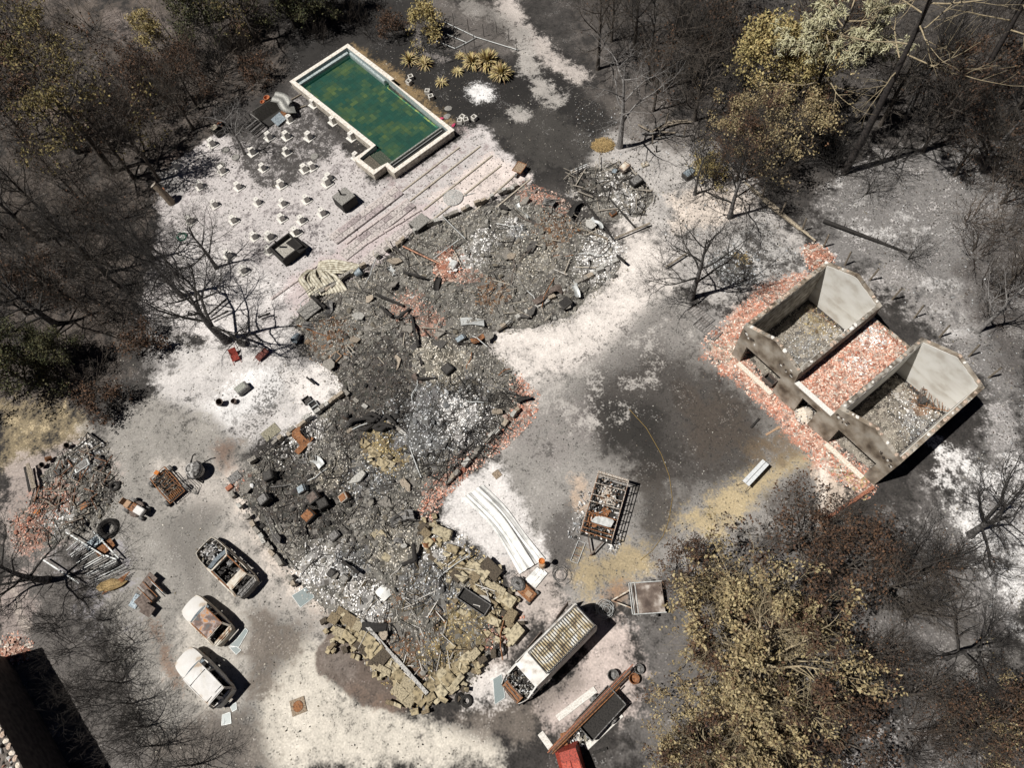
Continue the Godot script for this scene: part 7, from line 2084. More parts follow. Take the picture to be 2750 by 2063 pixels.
	# wire enclosure
	var we := thing("wire_enclosure", at3(Vector2(1.02, -61.28)), 0.0, "wire pen with thin posts and grey pipes at the top of the garden", "enclosure")
	var wo := at3(Vector2(1.02, -61.28))
	for p in [Vector2(-5.48, -62.2), Vector2(-4.09, -63.31), Vector2(-3.07, -61.95), Vector2(-2.49, -59.41), Vector2(-1.2, -58.67), Vector2(0.88, -59.46), Vector2(-0.02, -60.11), Vector2(1.87, -60.19), Vector2(2.94, -61.47), Vector2(4.23, -61.49), Vector2(1.56, -62.59), Vector2(0.24, -63.71), Vector2(-0.71, -64.17), Vector2(5.25, -60.24), Vector2(5.77, -58.71)]:
		b = MB.new()
		b.cyl(at3(p) - wo, at3(p, 1.4) - wo, 0.03, -1.0, 6)
		part(we, "post", b.mesh(), char_)
	for e in [[Vector2(-0.68, -64.4), Vector2(2.18, -61.44)], [Vector2(2.18, -61.44), Vector2(1.2, -60.9)], [Vector2(-1.93, -62), Vector2(-0.07, -60.34)], [Vector2(-0.07, -60.34), Vector2(1.2, -60.9)], [Vector2(2.18, -61.44), Vector2(5.91, -58.67)], [Vector2(-0.79, -62.72), Vector2(1.13, -60.92)]]:
		b = MB.new()
		b.cyl(at3(e[0], 0.12) - wo, at3(e[1], 0.12) - wo, 0.045, -1.0, 6)
		part(we, "pipe", b.mesh(), m.zinc)
	for e in [[Vector2(-3.07, -61.95), Vector2(-2.49, -59.41)], [Vector2(-2.49, -59.41), Vector2(-1.2, -58.67)], [Vector2(-1.2, -58.67), Vector2(0.88, -59.46)], [Vector2(0.88, -59.46), Vector2(1.87, -60.19)], [Vector2(1.87, -60.19), Vector2(4.23, -61.49)], [Vector2(4.23, -61.49), Vector2(5.77, -58.71)], [Vector2(0.24, -63.71), Vector2(1.56, -62.59)]]:
		for y in [0.5, 1.0, 1.35]:
			b = MB.new()
			b.cyl(at3(e[0], y) - wo, at3(e[1], y) - wo, 0.008, -1.0, 4)
			part(we, "wire", b.mesh(), m.grey)

func build_yard() -> void:
	var m := rust_mats()
	var char_: Material = mats["charcoal"]
	var wood: Material = mats["weathered_wood"]
	var black: Material = m.black
	var grey: Material = mats["slab_grey"]
	var b := MB.new()
	# --- long white roof sheet in the yard
	var white_sheet := mat("sheet_white", [Color(0.5, 0.51, 0.5), Color(0.74, 0.74, 0.72), Color(0.8, 0.8, 0.79)], 2.4, 0.6, 0.1, 0.1, 0.012)
	var o := thing("roof_sheet", at3(Vector2(-2.32, -12.59)), 0.0, "long white folded metal roof sheet lying along the house", "metal sheet")
	var c := at3(Vector2(-2.32, -12.59))
	var lf := [at3(Vector2(-4.7, -15.22)) - c, at3(Vector2(-3.17, -13.13)) - c, at3(Vector2(-2.29, -11.34)) - c, at3(Vector2(-1.56, -9.44)) - c]
	var rt := [at3(Vector2(-3.21, -15.95)) - c, at3(Vector2(-1.83, -14.07)) - c, at3(Vector2(-0.77, -12.06)) - c, at3(Vector2(0.26, -10.16)) - c]
	var knots := [0.05, 0.2, 0.1, 0.26, 0.12, 0.16, 0.3, 0.12, 0.22, 0.06, 0.04]
	for k in 5:
		b = MB.new()
		b.patch(26, 10, func(u: float, v: float) -> Vector3:
			var g: float = (k + v) / 5.0
			var i := mini(int(u * 3.0), 2)
			var t := u * 3.0 - i
			var p: Vector3 = (lf[i] as Vector3).cubic_interpolate(lf[i + 1], lf[maxi(i - 1, 0)], lf[mini(i + 2, 3)], t)
			var q: Vector3 = (rt[i] as Vector3).cubic_interpolate(rt[i + 1], rt[maxi(i - 1, 0)], rt[mini(i + 2, 3)], t)
			var r := p.lerp(q, g + 0.02 * sin(u * 5.0 + g * 20.0))
			var j := mini(int(g * 10.0), 9)
			r.y = 0.05 + lerpf(knots[j], knots[j + 1], g * 10.0 - j) * (0.75 + 0.5 * sin(u * 4.0 + j)) + 0.02 * sin(u * 13.0 + g * 9.0) + k * 0.002
			return r, 0.012)
		part(o, "fold", b.mesh(), white_sheet)
	o = thing("white_boards", at3(Vector2(-0.59, -9.07)), 0.0, "three short white boards lying beside the end of the roof sheet", "boards")
	for k in 3:
		b = MB.new()
		var a := at3(Vector2(-0.36, -9.66)).lerp(at3(Vector2(0.26, -9.22)), (k + 0.5) / 3.0) - o.position
		var e := at3(Vector2(-1.31, -8.99)).lerp(at3(Vector2(-0.7, -8.37)), (k + 0.5) / 3.0) - o.position
		b.bar(a + Vector3(0, 0.1, 0), e + Vector3(0, 0.1, 0), 0.3, 0.05)
		part(o, "board", b.mesh(), white_sheet)
	# lawn mower and brazier
	o = thing("push_mower", at3(Vector2(-1.46, -8.37)), -0.901, "burnt lawn mower with a dark engine cover and rusty deck", "mower")
	part(o, "deck", cb(Vector3(1.1, 0.25, 0.75), 0.05), m.rust, Transform3D(Basis(), Vector3(0.3, 0.3, 0)))
	part(o, "tray", cb(Vector3(0.4, 0.04, 0.35), 0.01), mat("seat_tan", [Color(0.4, 0.3, 0.2)], 0.4), Transform3D(Basis(), Vector3(0.45, 0.45, 0)))
	b = MB.new()
	b.lathe(Transform3D(Basis().scaled(Vector3(1.35, 1, 1)), Vector3(-0.5, 0.3, 0)), [Vector2(0.38, 0.0), Vector2(0.4, 0.2), Vector2(0.3, 0.34), Vector2(0.12, 0.38), Vector2(0, 0.38)], 18)
	var ec := part(o, "engine_cover", b.mesh(), m.grey)
	part(ec, "grille", cb(Vector3(0.3, 0.03, 0.16), 0.005), black, Transform3D(Basis(), Vector3(-0.5, 0.685, 0)))
	b = MB.new()
	b.tube(PackedVector3Array([Vector3(-0.8, 0.3, 0.35), Vector3(-1.2, 0.55, 0.35), Vector3(-1.2, 0.55, -0.35), Vector3(-0.8, 0.3, -0.35)]), PackedFloat32Array([0.02, 0.02, 0.02, 0.02]), 6)
	part(o, "handle", b.mesh(), m.grey)
	for s in [-1.0, 1.0]:
		for x in [-0.55, 0.75]: wheel(o, Vector3(x, 0.17, s * 0.42), 0.2, m)
	o = thing("brazier", at3(Vector2(0, -9.73)), 0.0, "rust-orange bowl on a thin stem over a round drum by the roof sheet", "brazier")
	b = MB.new()
	b.lathe(Transform3D(), [Vector2(0.2, 0), Vector2(0.24, 0.3), Vector2(0.2, 0.62), Vector2(0.17, 0.66), Vector2(0, 0.66)], 16)
	part(o, "drum", b.mesh(), mat("seat_tan", [], 1.0))
	b = MB.new()
	b.cyl(Vector3(0, 0.6, 0), Vector3(0, 1.45, 0), 0.03)
	part(o, "stem", b.mesh(), m.brown)
	b = MB.new()
	b.lathe(Transform3D(), [Vector2(0.03, 1.4), Vector2(0.16, 1.45), Vector2(0.21, 1.6), Vector2(0.17, 1.6), Vector2(0.12, 1.5), Vector2(0, 1.47)], 16)
	part(o, "bowl", b.mesh(), mats["orange_rust"])
	b = MB.new()
	for k in 6: b.ring(Vector3(rng.randf_range(-0.15, 0.15), 0.02 + 0.015 * k, rng.randf_range(-0.15, 0.15)), Vector3.UP, rng.randf_range(0.35, 0.6), 0.012, 22, 4)
	solo("wire_coil", b.mesh(), m.grey, turned(at3(Vector2(1.16, -8.97))), "tangled grey wire coil on the dark yard by the roof sheet", "wire coil")
	b = MB.new()
	for k in 7: b.ring(Vector3(rng.randf_range(-0.2, 0.2), 0.05 + 0.03 * k, rng.randf_range(-0.2, 0.2)), Vector3(rng.randf_range(-0.3, 0.3), 1, rng.randf_range(-0.3, 0.3)).normalized(), rng.randf_range(0.3, 0.55), 0.014, 20, 4)
	solo("wire_coil", b.mesh(), m.zinc, turned(at3(Vector2(3.51, -6.3))), "pale silvery wire coil behind the white van", "wire coil")
	# --- bench table on trestles
	o = thing("trestle_bench", at3(Vector2(15.57, -13.58)), 0.614, "narrow table with two white boards on thin trestles in the yard", "table")
	o.position = Vector3(Vector3(15.33, 0.75, -13.39).x, 0, Vector3(15.33, 0.75, -13.39).z)
	var L: float = 2.16
	for s in [-1.0, 1.0]:
		part(o, "board", cb(Vector3(L, 0.04, 0.26), 0.008), mat("board_white", [Color(0.5, 0.53, 0.56), Color(0.66, 0.68, 0.69)], 1.0, 0.6), Transform3D(Basis(), Vector3(0, 0.76, s * 0.145)))
		for e in [-1.0, 1.0]:
			b = MB.new()
			b.bar(Vector3(s * L * 0.46, 0.73, e * 0.22), Vector3(s * (L * 0.46 + 0.35), 0.0, e * 0.34), 0.03, 0.03)
			part(o, "leg", b.mesh(), m.brown)
		b = MB.new()
		b.bar(Vector3(s * L * 0.46, 0.73, -0.24), Vector3(s * L * 0.46, 0.73, 0.24), 0.04, 0.03)
		part(o, "crossbar", b.mesh(), m.brown)
	# ladder beside the caravan
	o = thing("steel_ladder", at3(Vector2(2.49, -10.24)), 1.017, "short white steel frame lying beside the caravan tow bar", "frame")
	for s in [-1.0, 1.0]: part(o, "rail", cb(Vector3(1.5, 0.04, 0.04), 0.008), m.zinc, Transform3D(Basis(), Vector3(0, 0.08, s * 0.25)))
	for k in 4: part(o, "rung", cb(Vector3(0.03, 0.03, 0.5), 0.006), m.zinc if k % 3 == 0 else m.rust, Transform3D(Basis(), Vector3(-0.73 + k * 0.487, 0.08, 0)))
	# yellow hose
	var hp := poly([8.12, -19.8, 8.98, -18.16, 9.55, -16.05, 9.71, -14.35, 9.52, -12.76, 8.9, -11.29, 8.29, -10.36, 7.33, -9.51, 6.46, -9.04])
	var path := PackedVector3Array()
	var rr := PackedFloat32Array()
	for i in hp.size():
		path.append(at3(hp[i], 0.03)); rr.append(0.018)
	b = MB.new()
	for i in path.size(): path[i] -= at3(hp[4])
	b.tube(path, rr, 6)
	solo("yard_hose", b.mesh(), mat("hose_yellow", [Color(0.34, 0.23, 0.07)], 0.5), turned(at3(hp[4])), "thin yellow hose curving across the dark middle of the yard", "hose")
	# --- flat trailer half under the oak
	o = thing("flat_trailer", at3(Vector2(5.7, -6.59)), 3.046, "flat trailer with grey side rails half hidden by the oak", "trailer")
	part(o, "bed", cb(Vector3(2.0, 0.12, 1.9), 0.02), mat("trailer_bed", [Color(0.07, 0.05, 0.042), Color(0.16, 0.125, 0.105), Color(0.5, 0.46, 0.42)], 3.0, 0.9, 0.0, 0.1, 0.01), Transform3D(Basis(), Vector3(-0.6, 0.55, 0)))
	for k in 4: part(o, "end_rail", cb(Vector3(0.05, 0.06, 1.95), 0.01), m.zinc if k != 2 else char_, Transform3D(Basis(), Vector3(0.5 - k * 0.13, 0.66 - k * 0.01, 0)))
	for s in [-1.0, 1.0]:
		part(o, "side_rail", cb(Vector3(2.1, 0.1, 0.06), 0.01), m.zinc, Transform3D(Basis(), Vector3(-0.6, 0.66, s * 0.97)))
		b = MB.new()
		b.bar(Vector3(0.4, 0.5, s * 0.6), Vector3(1.7, 0.42, 0.0), 0.07, 0.07)
		part(o, "tow_bar", b.mesh(), m.cream)
		wheel(o, Vector3(-0.9, 0.3, s * 1.05), 0.32, m)
	# --- pipe bundle, dark trailer and red machine at the bottom
	o = thing("pipe_bundle", at3(Vector2(1.47, -0.77)), 0.587, "bundle of long red-brown steel pipes lying across the dark trailer", "pipes")
	for k in 11:
		b = MB.new()
		var z := rng.randf_range(-0.22, 0.22)
		b.cyl(Vector3(rng.randf_range(-3.6, -3.2), 0.95 + rng.randf_range(0, 0.16), z), Vector3(rng.randf_range(2.0, 3.8), 0.55 + rng.randf_range(0, 0.16), z * 1.6), 0.04, -1.0, 7)
		part(o, "pipe", b.mesh(), [mats["red_brick"], m.brown, m.rust][k % 3])
	o = thing("box_trailer", at3(Vector2(1.95, -0.43)), 0.605, "dark burnt box trailer under the pipes with ash inside", "trailer")
	part(o, "bed", cb(Vector3(2.9, 0.14, 1.5), 0.02), char_, Transform3D(Basis(), Vector3(0, 0.5, 0)))
	for s in [-1.0, 1.0]:
		part(o, "side", cb(Vector3(2.9, 0.3, 0.06), 0.01), m.grey, Transform3D(Basis(), Vector3(0, 0.68, s * 0.74)))
		part(o, "end", cb(Vector3(0.06, 0.3, 1.4), 0.01), m.grey, Transform3D(Basis(), Vector3(s * 1.45, 0.68, 0)))
		wheel(o, Vector3(0.3, 0.3, s * 0.85), 0.32, m)
	litter(o, "ash_litter", Vector3(-2.6, 0.0, -0.6), Vector3(-1.4, 0.35, 0.5), 120, Vector2(0.08, 0.28), ["white", "pale", "ash"])
	o = thing("red_machine", Vector3(Vector3(-0.28, 1, 1.83).x, 0, Vector3(-0.28, 1, 1.83).z), -1.442, "bright red metal machine housing at the bottom edge behind the pipes", "machine")
	var redm := tone("red_paint", Color(0.42, 0.06, 0.035), 0.6)
	b = MB.new()
	b.hexa([Vector3(-0.9, 0.2, 0.75), Vector3(1.4, 0.2, 0.75), Vector3(1.4, 0.2, -0.75), Vector3(-0.9, 0.2, -0.75), Vector3(-0.6, 1.25, 0.5), Vector3(1.4, 1.4, 0.62), Vector3(1.4, 1.4, -0.62), Vector3(-0.6, 1.25, -0.5)])
	part(o, "housing", b.mesh(), redm)
	part(o, "panel", cb(Vector3(0.9, 0.05, 0.5), 0.01), tone("red_bright", Color(0.55, 0.085, 0.045), 0.5), turned(Vector3(0.4, 1.36, 0.25), 0, 0, 0.075))
	part(o, "panel", cb(Vector3(0.9, 0.05, 0.42), 0.01), tone("red_bright", Color(0.55, 0.085, 0.045), 0.5), turned(Vector3(0.55, 1.37, -0.3), 0, 0, 0.075))
	part(o, "hitch", cb(Vector3(0.7, 0.15, 0.3), 0.03), m.rust, Transform3D(Basis(), Vector3(-1.2, 0.5, 0)))
	for k in 3: pot("iron_drum", at3([Vector2(3.18, -2.38), Vector2(4.42, -1.99), Vector2(4.85, -2.48)][k]), [0.35, 0.33, 0.3][k], [0.4, 0.35, 0.3][k], [m.grey, m.rust, m.grey][k], ["dark iron drum left of the pipe ends", "rusty brown drum right of the pipe ends", "grey drum beyond the pipe ends under the oak"][k])
	timber(at3(Vector2(1.15, 1.64), 0.1), at3(Vector2(1.98, 1.51), 0.1), 0.18, 0.14, char_, "short charred log right of the red machine")
	for e in [[Vector2(-0.64, -0.52), Vector2(1.97, -1.78), "pale concrete strip edge beside the white van"], [Vector2(-1.8, 0.1), Vector2(-1.26, 1.07), "pale concrete strip crossing the slab by the pipes"], [Vector2(0.73, 1.29), Vector2(3.24, -0.2), "rough pale kerb right of the dark trailer"]]:
		var a: Vector2 = e[0]
		var q: Vector2 = e[1]
		solo("concrete_strip", cb(Vector3(a.distance_to(q), 0.08, 0.4), 0.02), mats["footing"], turned(at3((a + q) / 2, 0.02), atan2(-(q.y - a.y), q.x - a.x)), e[2], "kerb", "concrete strips by the drive")
	# manhole and plates
	o = thing("manhole_cover", at3(Vector2(-16.58, -3.63)), 0.2, "rusty round cover set in a square plate on the drive", "cover")
	part(o, "plate", cb(Vector3(0.95, 0.05, 0.95), 0.01), tone("plate_sand", Color(0.33, 0.26, 0.19)), Transform3D(Basis(), Vector3(0, 0.03, 0)))
	b = MB.new()
	b.lathe(Transform3D(), [Vector2(0.34, 0.05), Vector2(0.32, 0.09), Vector2(0.12, 0.1), Vector2(0, 0.1)], 20)
	part(o, "cover", b.mesh(), m.rust)
	solo("paving_plate", cb(Vector3(1.3, 0.05, 0.9), 0.01), tone("plate_olive", Color(0.3, 0.28, 0.21)), turned(at3(Vector2(-18.33, -22.75), 0.03), 0.6), "olive paving plate on the pale path left of the house", "plate")
	solo("paving_plate", cb(Vector3(0.55, 0.05, 0.55), 0.01), tone("plate_sand", Color(0.33, 0.26, 0.19)), turned(at3(Vector2(-2.11, -16.57), 0.03), 0.5), "small brown square plate on the ash beside the brick spill", "plate")
	# broken glass sheets by the cars
	var glass := StandardMaterial3D.new()
	glass.albedo_color = Color(lin(0.32, 0.38, 0.385), 0.6)
	glass.transparency = BaseMaterial3D.TRANSPARENCY_ALPHA
	glass.roughness = 0.2
	for g in [[[-20.03, -8.91, -19.84, -8.7, -20.45, -7.78, -21.08, -7.97, -20.59, -8.31], "green glass pane fallen behind the hatchback"], [[-21.08, -7.88, -20.58, -7.83, -20.29, -7.58, -20.61, -7.34], "crumpled glass sheet below the green pane behind the hatchback"], [[-21.42, -3.87, -20.92, -3.95, -20.84, -3.29, -21.45, -3.26], "square bluish glass pane lying behind the boxy white van"], [[-20.93, -4.3, -20.55, -4.46, -20.51, -4.05, -20.78, -3.95], "small green glass pane at the tail of the boxy white van"], [[-16.89, -10.52, -15.72, -11.01, -15.39, -10.17, -16.33, -9.65], "pale blue cracked window lying at the house's left edge"], [[-4.22, -3.32, -3.65, -3.53, -3.63, -2.15, -4.31, -1.86], "sheet of shattered glass by the white van's nose"]]:
		var p := poly(g[0])
		var mid := Vector2.ZERO
		for q in p: mid += q / p.size()
		for i in p.size(): p[i] -= mid
		var gl := thing("glass_pane", at3(mid, 0.03), 0.0, g[1], "glass", "fallen windows")
		b = MB.new()
		b.prism(p, 0.0, 0.012)
		part(gl, "pane", b.mesh(), glass)
		b = MB.new()
		for i in p.size():
			b.bar(at3(p[i], 0.008), at3(p[(i + 1) % p.size()], 0.008), 0.03, 0.022)
		part(gl, "edge", b.mesh(), m.zinc)
	# --- fence posts and rails by the barn, fallen log
	var fp := [Vector2(23, -36.59), Vector2(23.96, -34.56), Vector2(25.03, -32.65), Vector2(26.2, -30.83), Vector2(27.21, -28.87), Vector2(28.62, -27.1), Vector2(29.62, -25.14), Vector2(30.56, -23.35), Vector2(31.67, -21.44), Vector2(33.01, -19.54), Vector2(33.67, -17.64)]
	for k in fp.size():
		var g := thing("fence_post", at3(fp[k]), k * 0.7, "weathered fence post behind the barn, %s from the upper end of the row" % ORD[k], "post", "fence posts behind the barn")
		part(g, "post", cb(Vector3(0.12, 1.7, 0.12), 0.02), wood, turned(Vector3(0, 0.8, 0), 0, rng.randf_range(-0.06, 0.06), rng.randf_range(-0.06, 0.06)))
		part(g, "cap", cb(Vector3(0.1, 0.04, 0.1), 0.01), char_, Transform3D(Basis(), Vector3(0, 1.67, 0)))
	o = thing("plank_row", at3(Vector2(24.14, -34.36)), 0.0, "row of long pale planks lying along the upper fence line", "planks")
	for k in 7:
		var a := at3(Vector2(21.81, -38.4)).lerp(at3(Vector2(24.43, -33.64)), k / 7.0)
		var e := at3(Vector2(23.8, -34.92)).lerp(at3(Vector2(25.97, -30.94)), k / 7.0)
		b = MB.new()
		var off := Vector3(rng.randf_range(-0.25, 0.25), 0.06 + 0.03 * k, rng.randf_range(-0.25, 0.25)) - o.position
		b.bar(a + off, e + off, 0.14, 0.05)
		part(o, "plank", b.mesh(), wood if k % 3 else tone("pale_wood", Color(0.5, 0.43, 0.32)))
	var log_ := thing("fallen_log", at3(Vector2(29.54, -30.98)), 0.0, "charred fallen trunk with stubby knots on the grey slope", "log")
	b = MB.new()
	var l0 := at3(Vector2(27, -33.19), 0.2) - log_.position
	var l1 := at3(Vector2(32.13, -29.02), 0.15) - log_.position
	b.tube(PackedVector3Array([l0, l0.lerp(l1, 0.35) + Vector3(0, 0.1, 0.1), l0.lerp(l1, 0.7), l1]), PackedFloat32Array([0.18, 0.16, 0.12, 0.08]), 9)
	part(log_, "trunk", b.mesh(), char_)
	for k in 8:
		b = MB.new()
		var s := l0.lerp(l1, 0.15 + 0.1 * k)
		b.cyl(s, s + Vector3(rng.randf_range(-0.3, 0.3), 0.35, rng.randf_range(-0.4, 0.4)), 0.05, 0.02, 6)
		part(log_, "knot", b.mesh(), char_)
	# old fence and planks beyond the shed debris
	var op := [Vector2(17.26, -46.07), Vector2(18.49, -44.49), Vector2(19.68, -42.63), Vector2(15.65, -44.4), Vector2(15.75, -43.34)]
	for k in 5:
		var g := thing("garden_post", at3(op[k]), k * 0.9, "pale standing stake beyond the shed debris, %s of five" % ["nearest the tall pale tree", "in the middle", "nearest the straw tree", "lowest", "shortest and darkest"][k], "post", "stakes beyond the shed debris")
		part(g, "stake", cb(Vector3(0.11, 1.6 - 0.2 * k, 0.11), 0.02), wood if k < 4 else char_, turned(Vector3(0, 0.75 - 0.1 * k, 0), 0, 0.05, -0.05))
		part(g, "cap", cb(Vector3(0.09, 0.03, 0.09), 0.008), char_, Transform3D(Basis(), Vector3(0, 1.56 - 0.2 * k, 0)))
	o = thing("plank_stack", at3(Vector2(17.26, -45.58)), 0.0, "loose stack of grey planks under the tall pale tree", "planks")
	for k in 11: part(o, "plank", cb(Vector3(rng.randf_range(1.2, 2.6), 0.05, 0.16), 0.008), wood if k % 3 else m.grey, turned(Vector3(rng.randf_range(-1.6, 1.4), 0.1 + 0.03 * k, rng.randf_range(-0.7, 0.9)), rng.randf_range(-0.9, 0.9), 0, rng.randf_range(-0.15, 0.15)))
	o = thing("hay_mound", at3(Vector2(11.39, -45.03)), 0.0, "small tan mound of scorched hay above the shed debris", "hay")
	part(o, "core", lump(Vector3(2.1, 0.7, 1.7), 0.12, 61), mat("sack", [Color(0.2, 0.14, 0.07), Color(0.36, 0.25, 0.11), Color(0.42, 0.32, 0.17)], 0.7))
	var hx := []
	var hc := PackedColorArray()
	for k in 260:
		var a := rng.randf() * TAU
		var r := sqrt(rng.randf())
		hx.append(turned(Vector3(cos(a) * r * 1.05, 0.35 * sqrt(1.0 - r * r * 0.95) + 0.02, sin(a) * r * 0.85), rng.randf() * TAU, rng.randf_range(-0.5, 0.5)).scaled_local(Vector3(rng.randf_range(0.2, 0.45), 0.02, 0.02)))
		hc.append(Color(0.36, 0.26, 0.12) * rng.randf_range(0.7, 1.3))
	swarm(o, "straws", sticks, vmat("chip", 0.95), hx, hc)
	o = thing("steel_rails", at3(Vector2(8.81, -42.6)), 0.293, "pair of white steel rails beside the burnt shed corner", "rails")
	for k in 3: part(o, "rail", cb(Vector3(1.7, 0.08, 0.1), 0.01), [m.zinc, m.white, m.grey][k], turned(Vector3(0.05 * k, 0.25, -0.2 + 0.2 * k), 0.02 * k))
	# bed bases left of the barn
	for k in 3:
		var q: Vector2 = [Vector2(15.15, -26.52), Vector2(15.37, -25.26), Vector2(14.9, -26.27)][k]
		if k == 2: continue
		var bed := thing("bed_frame", at3(q), -1.05 + 0.1 * k, ["wire bed base lying nearest the black tree by the barn", "second wire bed base, closer to the barn door"][k], "bed frame", "bed bases by the barn")
		for s in [-1.0, 1.0]:
			part(bed, "rail", cb(Vector3(2.0, 0.05, 0.05), 0.01), m.grey, Transform3D(Basis(), Vector3(0, 0.1, s * 0.5)))
			part(bed, "end", cb(Vector3(0.05, 0.05, 1.0), 0.01), m.grey, Transform3D(Basis(), Vector3(s * 1.0, 0.1, 0)))
		for j in 9: part(bed, "spring_wire", cb(Vector3(0.02, 0.02, 1.0), 0.004), m.brown, Transform3D(Basis(), Vector3(-0.9 + 0.22 * j, 0.1, 0)))
	var bed := thing("bedstead", at3(Vector2(29.04, -16.36), 0.35), -0.5, "rusty tangled bedstead on the rubble of the barn's right bay", "bed frame")
	for s in [-1.0, 1.0]:
		part(bed, "rail", cb(Vector3(2.2, 0.05, 0.05), 0.01), m.rust, turned(Vector3(0, 0.3, s * 0.6), 0, 0, 0.1 * s))
		for y in [0.2, 0.45, 0.7]: part(bed, "end_bar", cb(Vector3(0.04, 0.04, 1.2), 0.01), m.brown, turned(Vector3(s * 1.1, y, 0), 0, 0.1, 0))
	for j in 14: part(bed, "spring_wire", cb(Vector3(0.03, 0.03, 1.25), 0.006), m.rust if j % 2 else char_, turned(Vector3(-1.0 + 0.15 * j, 0.28 + rng.randf_range(-0.1, 0.15), 0), rng.randf_range(-0.4, 0.4)))
	solo("black_box", cb(Vector3(0.5, 0.35, 0.45), 0.04), mats["dark_slab"], turned(at3(Vector2(28.08, -16.53), 0.75), 0.3, 0.2), "dark metal box lying on the bedstead in the barn", "box")
	timber(at3(Vector2(28.44, -17.9), 0.5), at3(Vector2(29.88, -18.87), 2.6), 0.22, 0.08, wood, "pale plank leaning against the back wall of the barn's right bay", "leaning_plank", "plank")
	timber(at3(Vector2(16.19, -16.87), 0.08), at3(Vector2(16.94, -17.44), 0.1), 0.14, 0.1, char_, "charred piece of timber in front of the barn's middle")
	timber(at3(Vector2(17.07, -16.16), 0.05), at3(Vector2(18.17, -16.58), 0.05), 0.16, 0.05, mats["seat_tan"], "tan plank beside the tile band in front of the barn", "plank", "plank")
	open_box("door_crate", at3(Vector2(18.49, -20.12)), -1.05, Vector3(0.9, 0.6, 0.6), 0.05, m.brown, black, "brown open cabinet standing in the barn's left doorway", "cabinet")
	var heap_w := thing("plaster_heap", at3(Vector2(20.12, -17.21)), 0.0, "pale plaster heap lying in the barn's middle doorway", "rubble heap")
	part(heap_w, "core", lump(Vector3(1.5, 0.9, 1.4), 0.2, 8), mats["pale_rubble"])
	litter(heap_w, "chips", Vector3(-0.8, 0.05, -0.8), Vector3(0.8, 0.45, 0.8), 120, Vector2(0.06, 0.2), ["pale", "white"])
	# --- building at the left bottom edge
	o = thing("corner_building", at3(Vector2(-36.04, -9.61)), -0.968, "tall dark walled building cut by the lower left picture edge", "building")
	var dw := mat("dark_wall", [Color(0.05, 0.045, 0.04), Color(0.11, 0.095, 0.085), Color(0.17, 0.145, 0.13)], 2.5, 0.95, 0.0, 0.3)  # dark all round: the shade on the sunless face is put into the colour
	var flat4 := func(_s: float) -> float: return 4.0
	var base0 := func(_s: float) -> float: return -0.1
	b = MB.new()
	wall(b, Vector2(0, 0.15), Vector2(11, 0.15), 0.3, flat4, base0, 0.06)
	part(o, "side_wall", b.mesh(), dw)
	b = MB.new()
	wall(b, Vector2(0.15, 0.31), Vector2(0.15, 7.5), 0.3, flat4, base0, 0.06)
	part(o, "end_wall", b.mesh(), dw)
	b = MB.new()
	wall(b, Vector2(0.32, 7.6), Vector2(11, 7.6), 0.3, flat4, base0, 0.06)
	part(o, "side_wall", b.mesh(), dw)
	var bit := lump(Vector3(0.34, 0.16, 0.3), 0.3, 333, true)
	for k in 26: part(o, "brick", bit, [mats["barn_core"], mats["pale_rubble"]][k % 2], turned(Vector3(0.3 + k * 0.42, 4.02, 0.15), rng.randf() * TAU))
	part(o, "floor", cb(Vector3(10.5, 0.1, 7.1), 0.02), dw, Transform3D(Basis(), Vector3(5.6, 0.06, 3.9)))
	litter(o, "floor_litter", Vector3(0.5, 0.1, 0.5), Vector3(10.5, 0.3, 7.2), 700, Vector2(0.1, 0.5), ["white", "dark", "grey", "red"])

